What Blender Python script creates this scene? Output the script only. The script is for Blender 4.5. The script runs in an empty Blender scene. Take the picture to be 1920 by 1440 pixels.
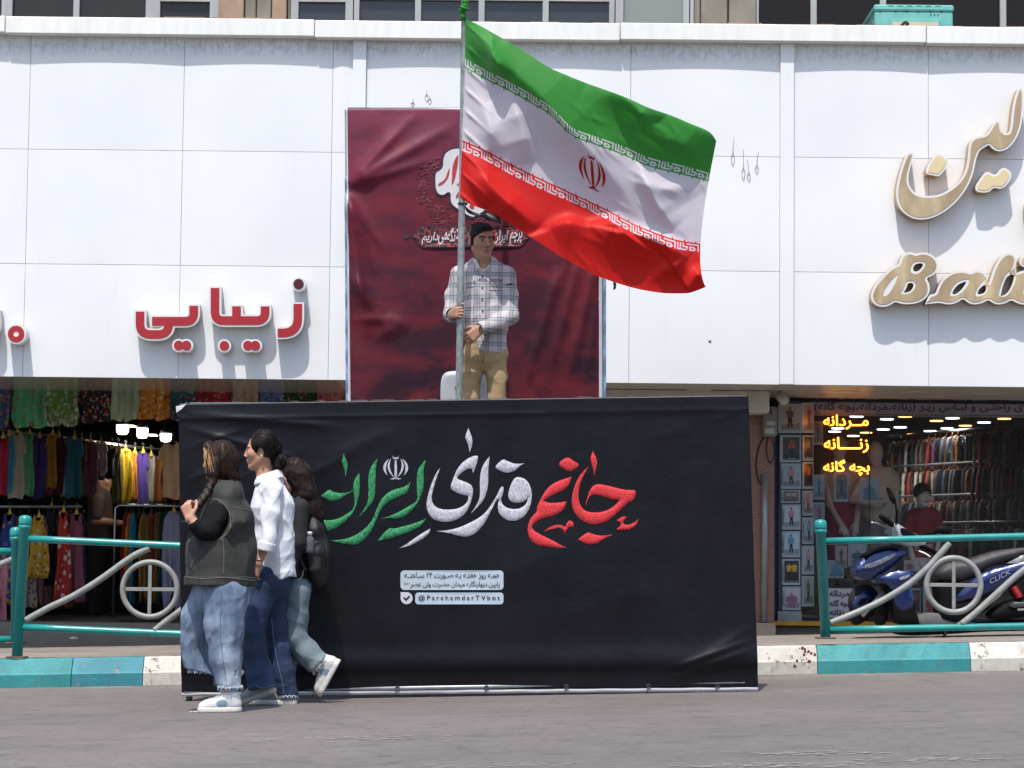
import bpy, math, random
import numpy as np
from mathutils import Vector, Matrix
from mathutils.geometry import delaunay_2d_cdt
R=math.radians
S=bpy.context.scene
C=S.collection
rnd=random.Random(7)
# ---------------------------------------------------------------- camera
FPX=4700.0; TH=math.atan(360/FPX); ROLL=0.0105; CZ=0.76
Fv=Vector((0,math.cos(TH),math.sin(TH)))
R0=Vector((1,0,0)); U0=Vector((0,-math.sin(TH),math.cos(TH)))
Rv=R0*math.cos(ROLL)+U0*math.sin(ROLL); Uv=-R0*math.sin(ROLL)+U0*math.cos(ROLL)
cam=bpy.data.cameras.new('camera'); camo=bpy.data.objects.new('camera',cam); C.objects.link(camo)
cam.sensor_width=36; cam.lens=36*FPX/1920; cam.clip_end=2000; cam.clip_start=.1
m=Matrix.Identity(4)
for i in range(3):
    m[i][0]=Rv[i]; m[i][1]=Uv[i]; m[i][2]=-Fv[i]
m[2][3]=CZ
camo.matrix_world=m; S.camera=camo
# ---------------------------------------------------------------- sky, sun, exposure
SUNV=Vector((-0.12,-0.47,1)).normalized()
w=bpy.data.worlds.new('World'); S.world=w; w.use_nodes=True
nt=w.node_tree; bg=nt.nodes['Background']; sky=nt.nodes.new('ShaderNodeTexSky')
sky.sky_type='NISHITA'; sky.sun_disc=False; sky.sun_elevation=math.asin(SUNV.z)
sky.sun_rotation=math.atan2(SUNV.x,SUNV.y); sky.dust_density=2.0
nt.links.new(sky.outputs[0],bg.inputs[0]); bg.inputs[1].default_value=0.15
sl=bpy.data.lights.new('sun','SUN'); so=bpy.data.objects.new('sun',sl); C.objects.link(so)
sl.energy=3.25; sl.angle=R(0.55); sl.color=(1,.95,.87)
so.rotation_euler=SUNV.to_track_quat('Z','Y').to_euler(); so.location=(-3,-5,30)
S.view_settings.view_transform='Standard'; S.view_settings.look='None'; S.view_settings.gamma=1
S.view_settings.exposure=0.57
S.cycles.use_denoising=True
try: S.cycles.denoiser='OPENIMAGEDENOISE'
except Exception: pass
S.cycles.max_bounces=8; S.cycles.transparent_max_bounces=12; S.cycles.sample_clamp_indirect=8
# ---------------------------------------------------------------- helpers: pixel <-> place
def P(px,py,Y):
    d=Fv+Rv*((px-960)/FPX)-Uv*((py-720)/FPX)
    t=Y/d.y
    return Vector((d.x*t,Y,CZ+d.z*t))
def sc(Y): return FPX/Y            # pixels per metre at depth Y
def ground(x,y):
    xx=max(-25,min(25,x))
    return .0275*xx+max(0,min(.026,(y-16)*.013))
# ---------------------------------------------------------------- helpers: colour and materials
def lin(c):
    if isinstance(c,str): c=tuple(int(c[i:i+2],16)/255 for i in (0,2,4))
    return tuple((v/12.92 if v<=.04045 else ((v+.055)/1.055)**2.4) for v in c[:3])+(1,)
MC={}
class NT:
    def __init__(s,name):
        s.m=bpy.data.materials.new(name); s.m.use_nodes=True; s.t=s.m.node_tree
        s.b=s.t.nodes['Principled BSDF']; s.out=s.t.nodes['Material Output']
    def n(s,typ,**kw):
        x=s.t.nodes.new('ShaderNode'+typ)
        for k,v in kw.items():
            if k.startswith('i_'):
                kk=k[2:]; kk=int(kk) if kk.isdigit() else kk.replace('_',' ')
                x.inputs[kk].default_value=v
            else: setattr(x,k,v)
        return x
    def l(s,a,b): s.t.links.new(a,b)
    def coord(s,which='Object',scale=(1,1,1)):
        tc=s.n('TexCoord'); mp=s.n('Mapping'); mp.inputs['Scale'].default_value=scale
        s.l(tc.outputs[which],mp.inputs[0]); return mp.outputs[0]
    def noise(s,vec,scale,detail=4,rough=.55,dist=0):
        n=s.n('TexNoise'); n.inputs['Scale'].default_value=scale; n.inputs['Detail'].default_value=detail
        n.inputs['Roughness'].default_value=rough; n.inputs['Distortion'].default_value=dist
        s.l(vec,n.inputs['Vector']); return n.outputs['Fac']
    def ramp(s,fac,stops,interp='LINEAR'):
        r=s.n('ValToRGB'); e=r.color_ramp; e.interpolation=interp
        while len(e.elements)<len(stops): e.elements.new(.5)
        for q,(p,c) in zip(e.elements,stops): q.position=p; q.color=lin(c)if not isinstance(c,float) else (c,c,c,1)
        s.l(fac,r.inputs[0]); return r.outputs[0]
    def mix(s,fac,a,b,mode='MIX'):
        x=s.n('Mix',data_type='RGBA',blend_type=mode)
        for i,v in ((0,fac),(6,a),(7,b)):
            if isinstance(v,(int,float)): x.inputs[i].default_value=v
            elif isinstance(v,(tuple,str)): x.inputs[i].default_value=lin(v)
            else: s.l(v,x.inputs[i])
        return x.outputs[2]
    def math(s,op,a,b=None,clamp=False):
        x=s.n('Math',operation=op); x.use_clamp=clamp
        for i,v in ((0,a),(1,b)):
            if v is None: continue
            if isinstance(v,(int,float)): x.inputs[i].default_value=v
            else: s.l(v,x.inputs[i])
        return x.outputs[0]
    def bump(s,h,strength=.3,dist=.01):
        x=s.n('Bump'); x.inputs['Strength'].default_value=strength; x.inputs['Distance'].default_value=dist
        s.l(h,x.inputs['Height']); s.l(x.outputs[0],s.b.inputs['Normal'])
    def base(s,c):
        if isinstance(c,(tuple,str)): s.b.inputs['Base Color'].default_value=lin(c)
        else: s.l(c,s.b.inputs['Base Color'])
    def set(s,**k):
        for a,v in k.items(): s.b.inputs[a.replace('_',' ')].default_value=v
def M(name,col,rough=.6,metal=0,var=.12,vs=6,bump=0,bs=60,bd=.01,stretch=(1,1,1),spec=.5,coat=0,sheen=0):
    if name in MC: return MC[name]
    n=NT(name); v=n.coord('Object',stretch)
    c=lin(col)
    if var:
        f=n.noise(v,vs,5)
        r=n.n('MapRange'); r.inputs[1].default_value=.3; r.inputs[2].default_value=.7
        r.inputs[3].default_value=1-var; r.inputs[4].default_value=1+var; n.l(f,r.inputs[0])
        x=n.n('Mix',data_type='RGBA',blend_type='MULTIPLY'); x.inputs[0].default_value=1; x.inputs[6].default_value=c
        n.l(r.outputs[0],x.inputs[7]); n.l(x.outputs[2],n.b.inputs['Base Color'])
    else: n.b.inputs['Base Color'].default_value=c
    n.set(Roughness=rough,Metallic=metal); n.b.inputs['Specular IOR Level'].default_value=spec
    if coat: n.b.inputs['Coat Weight'].default_value=coat; n.b.inputs['Coat Roughness'].default_value=.08
    if sheen: n.b.inputs['Sheen Weight'].default_value=sheen
    if bump: n.bump(n.noise(v,bs,4),bump,bd)
    MC[name]=n.m; return n.m
def EM(name,col,strength):
    if name in MC: return MC[name]
    n=NT(name); n.base(col); n.b.inputs['Emission Color'].default_value=lin(col); n.b.inputs['Emission Strength'].default_value=strength
    MC[name]=n.m; return n.m
# ---------------------------------------------------------------- helpers: objects
def wloc(o):
    v=Vector((0,0,0))
    while o: v+=o.location; o=o.parent
    return v
def tag(o,label=None,cat=None,group=None,kind=None):
    if label: o['label']=label
    if cat: o['category']=cat
    if group: o['group']=group
    if kind: o['kind']=kind
    return o
def thing(name,label,cat,loc,group=None):
    o=bpy.data.objects.new(name,None); C.objects.link(o); o.location=loc; o.empty_display_size=.1
    return tag(o,label,cat,group)
def mk(name,verts,faces,mats,parent=None,smooth=False,fm=None):
    """one mesh object from world-space vertices; top-level meshes get an origin at their base"""
    verts=np.asarray([tuple(v) for v in verts] if not isinstance(verts,np.ndarray) else verts,dtype=np.float64)
    if parent is not None: off=np.array(wloc(parent)); loc=Vector((0,0,0))
    else:
        lo=verts.min(0); hi=verts.max(0); loc=Vector(((lo[0]+hi[0])/2,(lo[1]+hi[1])/2,lo[2])); off=np.array(loc)
    me=bpy.data.meshes.new(name)
    me.from_pydata((verts-off).tolist(),[],[list(map(int,f)) for f in faces])
    o=bpy.data.objects.new(name,me); C.objects.link(o); o.location=loc
    if parent is not None: o.parent=parent
    for q in (mats if isinstance(mats,(list,tuple)) else [mats]): me.materials.append(q)
    if fm is not None: me.polygons.foreach_set('material_index',np.asarray(fm,dtype=np.int32))
    if smooth: me.polygons.foreach_set('use_smooth',np.ones(len(me.polygons),dtype=bool))
    me.update(); return o
class B:
    """collects simple shapes into one mesh"""
    def __init__(s): s.v=[]; s.f=[]; s.m=[]
    def add(s,v,f,mi=0):
        k=len(s.v); s.v+=[tuple(x) for x in v]; s.f+=[tuple(i+k for i in q) for q in f]; s.m+=[mi]*len(f)
    def box(s,lo,hi,mi=0,bev=0):
        (a,b,c),(d,e,g)=lo,hi
        if bev:
            v=[];f=[]
            w_=min(bev,(d-a)/2.01,(e-b)/2.01,(g-c)/2.01)
            xs=[(a,a+w_),(d,d-w_)]; ys=[(b,b+w_),(e,e-w_)]; zs=[(c,c+w_),(g,g-w_)]
            def idx(i,j,k,t): return ((i*2+j)*2+k)*3+t
            for i in range(2):
                for j in range(2):
                    for k in range(2):
                        v+=[(xs[i][0],ys[j][1],zs[k][1]),(xs[i][1],ys[j][0],zs[k][1]),(xs[i][1],ys[j][1],zs[k][0])]
            f+=[(idx(0,0,0,0),idx(0,0,1,0),idx(0,1,1,0),idx(0,1,0,0)),(idx(1,0,0,0),idx(1,1,0,0),idx(1,1,1,0),idx(1,0,1,0)),
                (idx(0,0,0,1),idx(1,0,0,1),idx(1,0,1,1),idx(0,0,1,1)),(idx(0,1,0,1),idx(0,1,1,1),idx(1,1,1,1),idx(1,1,0,1)),
                (idx(0,0,0,2),idx(0,1,0,2),idx(1,1,0,2),idx(1,0,0,2)),(idx(0,0,1,2),idx(1,0,1,2),idx(1,1,1,2),idx(0,1,1,2))]
            for i in range(2):
                for j in range(2): f.append((idx(i,j,0,0),idx(i,j,1,0),idx(i,j,1,1),idx(i,j,0,1)))
                for k in range(2): f.append((idx(i,0,k,0),idx(i,1,k,0),idx(i,1,k,2),idx(i,0,k,2)))
            for j in range(2):
                for k in range(2): f.append((idx(0,j,k,1),idx(1,j,k,1),idx(1,j,k,2),idx(0,j,k,2)))
            for i in range(2):
                for j in range(2):
                    for k in range(2): f.append((idx(i,j,k,0),idx(i,j,k,1),idx(i,j,k,2)))
            s.add(v,f,mi); return s
        v=[(a,b,c),(d,b,c),(d,e,c),(a,e,c),(a,b,g),(d,b,g),(d,e,g),(a,e,g)]
        s.add(v,[(0,3,2,1),(4,5,6,7),(0,1,5,4),(1,2,6,5),(2,3,7,6),(3,0,4,7)],mi); return s
    def quad(s,a,b,c,d,mi=0): s.add([a,b,c,d],[(0,1,2,3)],mi); return s
    def tube(s,pts,r,n=12,mi=0,cap=True,flat=None):
        pts=[Vector(p) for p in pts]; N=len(pts)
        rr=r if isinstance(r,(list,tuple)) else [r]*N
        t0=(pts[1]-pts[0]).normalized(); up=Vector((0,0,1)) if abs(t0.z)<.9 else Vector((0,1,0))
        a=t0.cross(up).normalized(); v=[]
        for i,p in enumerate(pts):
            t=(pts[min(i+1,N-1)]-pts[max(i-1,0)]).normalized()
            a=(a-t*a.dot(t)).normalized(); b=t.cross(a)
            for k in range(n):
                an=2*math.pi*k/n; v.append(p+a*(math.cos(an)*rr[i])+b*(math.sin(an)*rr[i]*(flat or 1)))
        f=[]
        for i in range(N-1):
            for k in range(n): f.append((i*n+k,i*n+(k+1)%n,(i+1)*n+(k+1)%n,(i+1)*n+k))
        if cap: f+=[tuple(range(n))[::-1],tuple((N-1)*n+k for k in range(n))]
        s.add(v,f,mi); return s
    def lathe(s,c,prof,n=20,mi=0,axis='z'):
        v=[];f=[]
        for (r,z) in prof:
            for k in range(n):
                a=2*math.pi*k/n
                q=(r*math.cos(a),r*math.sin(a),z)
                if axis=='y': q=(q[0],q[2],q[1])
                if axis=='x': q=(q[2],q[0],q[1])
                v.append((c[0]+q[0],c[1]+q[1],c[2]+q[2]))
        for i in range(len(prof)-1):
            for k in range(n): f.append((i*n+k,i*n+(k+1)%n,(i+1)*n+(k+1)%n,(i+1)*n+k))
        f+=[tuple(range(n))[::-1],tuple((len(prof)-1)*n+k for k in range(n))]
        s.add(v,f,mi); return s
    def torus(s,c,Rr,r,n=40,k=12,mi=0,axis='y',ty=0):
        v=[];f=[]
        for i in range(n):
            a=2*math.pi*i/n
            for j in range(k):
                b=2*math.pi*j/k; rr=Rr+r*math.cos(b); h=r*math.sin(b)
                q=(rr*math.cos(a),h,rr*math.sin(a)) if axis=='y' else (rr*math.cos(a),rr*math.sin(a),h)
                if axis=='x': q=(h,rr*math.cos(a),rr*math.sin(a))
                v.append((c[0]+q[0],c[1]+q[1],c[2]+q[2]))
        for i in range(n):
            for j in range(k): f.append((i*k+j,((i+1)%n)*k+j,((i+1)%n)*k+(j+1)%k,i*k+(j+1)%k))
        s.add(v,f,mi); return s
    def go(s,name,mats,parent=None,smooth=False): return mk(name,s.v,s.f,mats,parent,smooth,s.m)
def cat(pts,n=6,closed=False):
    """Catmull-Rom through points (any dimension)"""
    a=np.array([tuple(p) for p in pts],float); N=len(a); out=[]
    for i in range(N if closed else N-1):
        p0=a[(i-1)%N] if closed else a[max(i-1,0)]; p1=a[i]; p2=a[(i+1)%N]
        p3=a[(i+2)%N] if closed else a[min(i+2,N-1)]
        for k in range(n):
            t=k/n; out.append(.5*((2*p1)+(-p0+p2)*t+(2*p0-5*p1+4*p2-p3)*t*t+(-p0+3*p1-3*p2+p3)*t**3))
    if not closed: out.append(a[-1])
    return np.array(out)
def chaikin(poly,it=2,keep=70):
    """corner cutting that keeps sharp tips"""
    a=[np.array(p,float) for p in poly]
    for _ in range(it):
        out=[];N=len(a)
        for i in range(N):
            p,q,r=a[i-1],a[i],a[(i+1)%N]
            u=p-q; v=r-q; c=np.dot(u,v)/(np.linalg.norm(u)*np.linalg.norm(v)+1e-9)
            if math.degrees(math.acos(max(-1,min(1,c))))<keep: out.append(q)
            else: out+= [q*.75+p*.25,q*.75+r*.25]
        a=out
    return np.array(a)
def segdist(pts,poly):
    A=np.asarray(poly,float); Bq=np.roll(A,-1,0); d=np.full(len(pts),1e9)
    for a,b in zip(A,Bq):
        ab=b-a; t=np.clip(((pts-a)@ab)/(ab@ab+1e-12),0,1); d=np.minimum(d,np.hypot(*(pts-a-t[:,None]*ab).T))
    return d
def inpoly(pts,poly):
    A=np.asarray(poly,float); c=np.zeros(len(pts),bool); j=len(A)-1
    for i in range(len(A)):
        xi,yi=A[i]; xj,yj=A[j]
        k=((yi>pts[:,1])!=(yj>pts[:,1]))&(pts[:,0]<(xj-xi)*(pts[:,1]-yi)/((yj-yi) if abs(yj-yi)>1e-12 else 1e-12)+xi)
        c^=k; j=i
    return c
def tri2d(polys,step=None):
    """triangulate outer outline (+holes); optional interior grid points. returns verts2d, tris, is_boundary"""
    vs=[];es=[]
    for p in polys:
        k=len(vs); n=len(p); vs+=[Vector((float(q[0]),float(q[1]))) for q in p]; es+=[(k+i,k+(i+1)%n) for i in range(n)]
    if step:
        A=np.concatenate([np.asarray(p,float) for p in polys]); lo=A.min(0); hi=A.max(0)
        gx,gy=np.meshgrid(np.arange(lo[0]+step/2,hi[0],step),np.arange(lo[1]+step/2,hi[1],step)); g=np.stack([gx.ravel(),gy.ravel()],1)
        if len(g):
            ins=np.zeros(len(g),bool)
            for p in polys: ins^=inpoly(g,p)
            d=np.min([segdist(g,p) for p in polys],0); g=g[ins&(d>step*.35)]
            vs+=[Vector((float(a),float(b))) for a,b in g]
    v,e,f,_,_,_=delaunay_2d_cdt(vs,es,[],0,1e-7)
    V=np.array([tuple(q) for q in v]); F=[t for t in f]
    if not F: return V,[]
    cen=np.array([V[list(t)].mean(0) for t in F]); ins=np.zeros(len(F),bool)
    for p in polys: ins^=inpoly(cen,p)
    return V,[t for t,k in zip(F,ins) if k]
def plate(polys,place,depth,name=None,mats=None,parent=None,step=None,puff=0,pw=None,b=None,mi=0,back=True):
    """flat or padded shape cut from outlines. place(x,y,h)->world, h = height towards the viewer"""
    V,F=tri2d(polys,step)
    if puff:
        d=np.min([segdist(V,p) for p in polys],0); w_=pw or max(d.max(),1e-6); t=np.clip(d/w_,0,1); h=depth+puff*np.sqrt(np.clip(1-(1-t)**2,0,1))
    else: h=np.full(len(V),depth)
    b2=b or B(); top=[place(x,y,z) for (x,y),z in zip(V,h)]
    b2.add(top,F,mi)
    if depth>0 and back:
        for p in polys:
            n=len(p); q=[place(x,y,depth) for x,y in p]+[place(x,y,0) for x,y in p]
            b2.add(q,[(i,(i+1)%n,n+(i+1)%n,n+i) for i in range(n)],mi)
    if b is None: return b2.go(name,mats,parent,smooth=bool(puff))
def onplane(Y,sgn=1):
    return lambda x,y,h: (lambda q:(q.x,q.y-h,q.z))(P(x,y,Y))
# ---------------------------------------------------------------- helpers: writing
AR={'ا':(0xFE8D,2),'آ':(0xFE81,2),'ب':(0xFE8F,4),'پ':(0xFB56,4),'ت':(0xFE95,4),'ج':(0xFE9D,4),'چ':(0xFB7A,4),'ح':(0xFEA1,4),'خ':(0xFEA5,4),'د':(0xFEA9,2),'ر':(0xFEAD,2),'ز':(0xFEAF,2),'س':(0xFEB1,4),'ش':(0xFEB5,4),'ص':(0xFEB9,4),'ض':(0xFEBD,4),'ع':(0xFEC9,4),'ف':(0xFED1,4),'ک':(0xFB8E,4),'گ':(0xFB92,4),'ل':(0xFEDD,4),'م':(0xFEE1,4),'ن':(0xFEE5,4),'و':(0xFEED,2),'ه':(0xFEE9,4),'ی':(0xFBFC,4),'ت':(0xFE95,4)}
def shape(s):
    out=[]; n=len(s); i=0
    j=lambda c: c=='ـ' or (c in AR and AR[c][1]==4)
    jn=lambda c: c=='ـ' or c in AR
    while i<n:
        c=s[i]
        if c=='\u200c': i+=1; continue
        prev=i>0 and j(s[i-1]) and jn(c); nxt=i+1<n and j(c) and jn(s[i+1])
        if c=='ل' and i+1<n and s[i+1]=='ا': out.append(chr(0xFEFC if prev else 0xFEFB)); i+=2; continue
        if c in AR:
            k,f=AR[c]
            out.append(chr(k+(3 if prev and nxt else 2 if nxt and f==4 else 1 if prev else 0)))
        else: out.append({'(':')',')':'('}.get(c,c))
        i+=1
    out=out[::-1]; r='';num=''
    for c in out:
        if c in '۰۱۲۳۴۵۶۷۸۹': num=c+num
        else: r+=num+c; num=''
    return r+num
def textmesh(s,bold=0,shear=0,space=1):
    cu=bpy.data.curves.new('t','FONT'); cu.body=s; cu.offset=bold; cu.shear=shear; cu.space_character=space; cu.resolution_u=3
    o=bpy.data.objects.new('t',cu); C.objects.link(o)
    dg=bpy.context.evaluated_depsgraph_get(); me=bpy.data.meshes.new_from_object(o.evaluated_get(dg))
    V=np.array([tuple(v.co)[:2] for v in me.vertices]); F=[tuple(p.vertices) for p in me.polygons]
    bpy.data.objects.remove(o); bpy.data.curves.remove(cu); bpy.data.meshes.remove(me)
    return V,F
def write(s,box,place,h,b,mi=0,bold=0,shear=0,space=1,ar=True):
    """set a line of writing so that it fills box=(x0,y0,x1,y1) (y down) of the surface given by place"""
    V,F=textmesh(shape(s) if ar else s,bold,shear,space)
    lo=V.min(0); hi=V.max(0); x0,y0,x1,y1=box
    X=x0+(V[:,0]-lo[0])/(hi[0]-lo[0])*(x1-x0); Yy=y1-(V[:,1]-lo[1])/(hi[1]-lo[1])*(y1-y0)
    b.add([place(a,c,h) for a,c in zip(X,Yy)],F,mi)
# ---------------------------------------------------------------- helpers: soft bodies from distance fields
class Fld:
    def __init__(s,lo,hi,h):
        s.h=h; s.lo=np.array(lo,np.float32); n=np.ceil((np.array(hi)-np.array(lo))/h).astype(int)+1
        s.ax=[s.lo[i]+h*np.arange(n[i],dtype=np.float32) for i in range(3)]; s.V=np.full(n,.25,np.float32)
    def sl(s,lo,hi):
        r=[]
        for i in range(3):
            a=max(0,int((lo[i]-s.lo[i])/s.h)-1); b=min(s.V.shape[i],int((hi[i]-s.lo[i])/s.h)+3)
            if b<=a: return None
            r.append(slice(a,b))
        return tuple(r)
    def g(s,q): return s.ax[0][q[0]][:,None,None],s.ax[1][q[1]][None,:,None],s.ax[2][q[2]][None,None,:]
    def ap(s,q,d,k,op):
        V=s.V[q]
        if op=='u':
            if k>0: t=np.clip(.5+.5*(V-d)/k,0,1); V=V+(d-V)*t-k*t*(1-t)
            else: V=np.minimum(V,d)
        elif op=='s':
            if k>0: t=np.clip(.5-.5*(V+d)/k,0,1); V=V+(-d-V)*t+k*t*(1-t)
            else: V=np.maximum(V,-d)
        elif op=='i': V=np.maximum(V,d)
        s.V[q]=V
    def cap(s,p0,p1,r0,r1=None,k=.02,op='u',a=(1,1,1)):
        r1=r0 if r1 is None else r1; p0=np.array(tuple(p0),np.float32); p1=np.array(tuple(p1),np.float32); a=np.array(a,np.float32)
        rm=max(r0,r1)*np.maximum(a,1)+k+.02
        q=s.sl(np.minimum(p0,p1)-rm,np.maximum(p0,p1)+rm)
        if q is None: return s
        x,y,z=s.g(q); A=p0/a; D=(p1-p0)/a; L=float(D@D)+1e-12
        x=x/a[0]-A[0]; y=y/a[1]-A[1]; z=z/a[2]-A[2]
        t=np.clip((x*D[0]+y*D[1]+z*D[2])/L,0,1)
        d=np.sqrt((x-t*D[0])**2+(y-t*D[1])**2+(z-t*D[2])**2)-(r0+(r1-r0)*t)
        s.ap(q,(d*min(1,float(a.min()))).astype(np.float32),k,op); return s
    def chain(s,pts,rs,k=.02,op='u',a=(1,1,1)):
        for i in range(len(pts)-1): s.cap(pts[i],pts[i+1],rs[i],rs[i+1],k,op,a)
        return s
    def ell(s,c,r,k=.02,op='u',rot=None):
        c=np.array(tuple(c),np.float32); r=np.array(r,np.float32); rm=r.max()+k+.02
        q=s.sl(c-rm,c+rm)
        if q is None: return s
        x,y,z=s.g(q); x=x-c[0]; y=y-c[1]; z=z-c[2]
        if rot is not None:
            m=np.array(rot,np.float32); x,y,z=(m[0,0]*x+m[1,0]*y+m[2,0]*z,m[0,1]*x+m[1,1]*y+m[2,1]*z,m[0,2]*x+m[1,2]*y+m[2,2]*z)
        k0=np.sqrt((x/r[0])**2+(y/r[1])**2+(z/r[2])**2); k1=np.sqrt((x/r[0]**2)**2+(y/r[1]**2)**2+(z/r[2]**2)**2)+1e-6
        s.ap(q,(k0*(k0-1)/k1).astype(np.float32),k,op); return s
    def plane(s,p,n,k=0):
        """removes what lies on the side the normal points to"""
        n=np.array(tuple(n),np.float32); n/=np.linalg.norm(n); p=np.array(tuple(p),np.float32)
        x,y,z=s.g((slice(None),)*3); d=(x-p[0])*n[0]+(y-p[1])*n[1]+(z-p[2])*n[2]
        s.V=np.maximum(s.V,d); return s
    def fold(s,amp,f,seed=0,st=(1,1,1),n=5):
        r=np.random.RandomState(seed); x,y,z=s.g((slice(None),)*3); t=0
        for i in range(n):
            d=r.randn(3)*np.array(st); d/=np.linalg.norm(d)+1e-9; fr=f*(.6+.9*r.rand())
            t=t+np.sin(fr*(d[0]*x+d[1]*y+d[2]*z)+6.28*r.rand()+1.3*np.sin(fr*.37*(d[1]*x-d[0]*y+d[2]*z)+r.rand()*6))
        s.V=(s.V+amp*t/n*1.6).astype(np.float32); return s
    def crease(s,amp,f,seed=0,st=(1,1,1),n=4,p=1.6):
        """sharp-crested folds standing out of the cloth"""
        r=np.random.RandomState(seed); x,y,z=s.g((slice(None),)*3); t=0
        for i in range(n):
            d=r.randn(3)*np.array(st); d/=np.linalg.norm(d)+1e-9; fr=f*(.6+.8*r.rand()); e=r.randn(3); e/=np.linalg.norm(e)
            ph=fr*(d[0]*x+d[1]*y+d[2]*z)+6.28*r.rand()+1.5*np.sin(fr*.45*(e[0]*x+e[1]*y+e[2]*z)+r.rand()*6)
            m_=.5+.5*np.sin(fr*.33*(e[1]*x+e[2]*y-e[0]*z)+6*r.rand()); t=t+m_*((1-np.abs(np.sin(ph*.5)))**p-.3)
        s.V=(s.V-amp*t/n*2.2).astype(np.float32); return s
    def shell(s,t): s.V=np.maximum(s.V,-(s.V+t)); return s
    def copy(s):
        o=Fld.__new__(Fld); o.h=s.h; o.lo=s.lo; o.ax=s.ax; o.V=s.V.copy(); return o
    def mesh(s,name,mats,parent=None,paint=None,smooth=1):
        V=s.V; I=V<0; n=np.array(V.shape)-1
        cnt=np.zeros(n,np.int8)
        c8=[(i,j,k) for i in (0,1) for j in (0,1) for k in (0,1)]
        sub=lambda A,o: A[o[0]:o[0]+n[0],o[1]:o[1]+n[1],o[2]:o[2]+n[2]]
        for o in c8: cnt+=sub(I,o)
        act=(cnt>0)&(cnt<8); ia=np.nonzero(act); N=len(ia[0])
        if N==0: raise RuntimeError('empty field '+name)
        vals={o:V[ia[0]+o[0],ia[1]+o[1],ia[2]+o[2]] for o in c8}
        acc=np.zeros((N,3)); c=np.zeros(N)
        for a in range(3):
            for o in c8:
                if o[a]: continue
                o2=list(o); o2[a]=1; v0=vals[o]; v1=vals[tuple(o2)]; x=(v0<0)!=(v1<0)
                t=np.where(x,v0/np.where(x,v0-v1,1),0)
                for b in range(3): acc[:,b]+=np.where(x,(o[b] if b!=a else t),0)
                c+=x
        pos=acc/c[:,None]+np.stack(ia,1); pos=pos*s.h+s.lo
        idx=np.full(n,-1,np.int64); idx[ia]=np.arange(N); F=[]
        for a in range(3):
            b_,c_=(a+1)%3,(a+2)%3
            A0=[slice(None)]*3; A1=[slice(None)]*3; A0[a]=slice(0,-1); A1[a]=slice(1,None)
            s0=I[tuple(A0)]; s1=I[tuple(A1)]; e=np.nonzero(s0!=s1); e=np.stack(e,1)
            ok=(e[:,b_]>0)&(e[:,c_]>0)&(e[:,b_]<n[b_])&(e[:,c_]<n[c_])&(e[:,a]<n[a]); e=e[ok]
            if not len(e): continue
            q=[]
            for (db,dc) in ((1,1),(0,1),(0,0),(1,0)):
                t=e.copy(); t[:,b_]-=db; t[:,c_]-=dc; q.append(idx[t[:,0],t[:,1],t[:,2]])
            q=np.stack(q,1); fl=~s0[e[:,0],e[:,1],e[:,2]]; q[fl]=q[fl][:,::-1]; F.append(q)
        F=np.concatenate(F)
        for _ in range(smooth):
            sm=np.zeros_like(pos); k=np.zeros(N)
            for i in range(4):
                for j in (1,3): np.add.at(sm,F[:,i],pos[F[:,(i+j)%4]]); np.add.at(k,F[:,i],1)
            pos=pos*.5+.5*sm/np.maximum(k,1)[:,None]
        fm=None
        if paint:
            cen=pos[F].mean(1); fm=np.zeros(len(F),int)
            for p in paint:
                cc,rr,mi=p[:3]; hit=(((cen-np.array(tuple(cc)))/np.array(rr))**2).sum(1)<1; fm[hit]=mi
        off=np.array(wloc(parent)) if parent is not None else None
        loc=Vector((0,0,0))
        if off is None:
            lo,hi=pos.min(0),pos.max(0); loc=Vector(((lo[0]+hi[0])/2,(lo[1]+hi[1])/2,lo[2])); off=np.array(loc)
        me=bpy.data.meshes.new(name); pos=pos-off
        me.vertices.add(N); me.vertices.foreach_set('co',pos.astype(np.float32).ravel())
        nf=len(F); me.loops.add(nf*4); me.loops.foreach_set('vertex_index',F.astype(np.int32).ravel())
        me.polygons.add(nf); me.polygons.foreach_set('loop_start',(np.arange(nf)*4).astype(np.int32)); me.polygons.foreach_set('loop_total',np.full(nf,4,np.int32))
        if fm is not None: me.polygons.foreach_set('material_index',fm.astype(np.int32))
        me.polygons.foreach_set('use_smooth',np.ones(nf,bool))
        for q in (mats if isinstance(mats,(list,tuple)) else [mats]): me.materials.append(q)
        me.update(calc_edges=True); me.validate()
        o=bpy.data.objects.new(name,me); C.objects.link(o); o.location=loc
        if parent is not None: o.parent=parent
        return o
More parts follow.
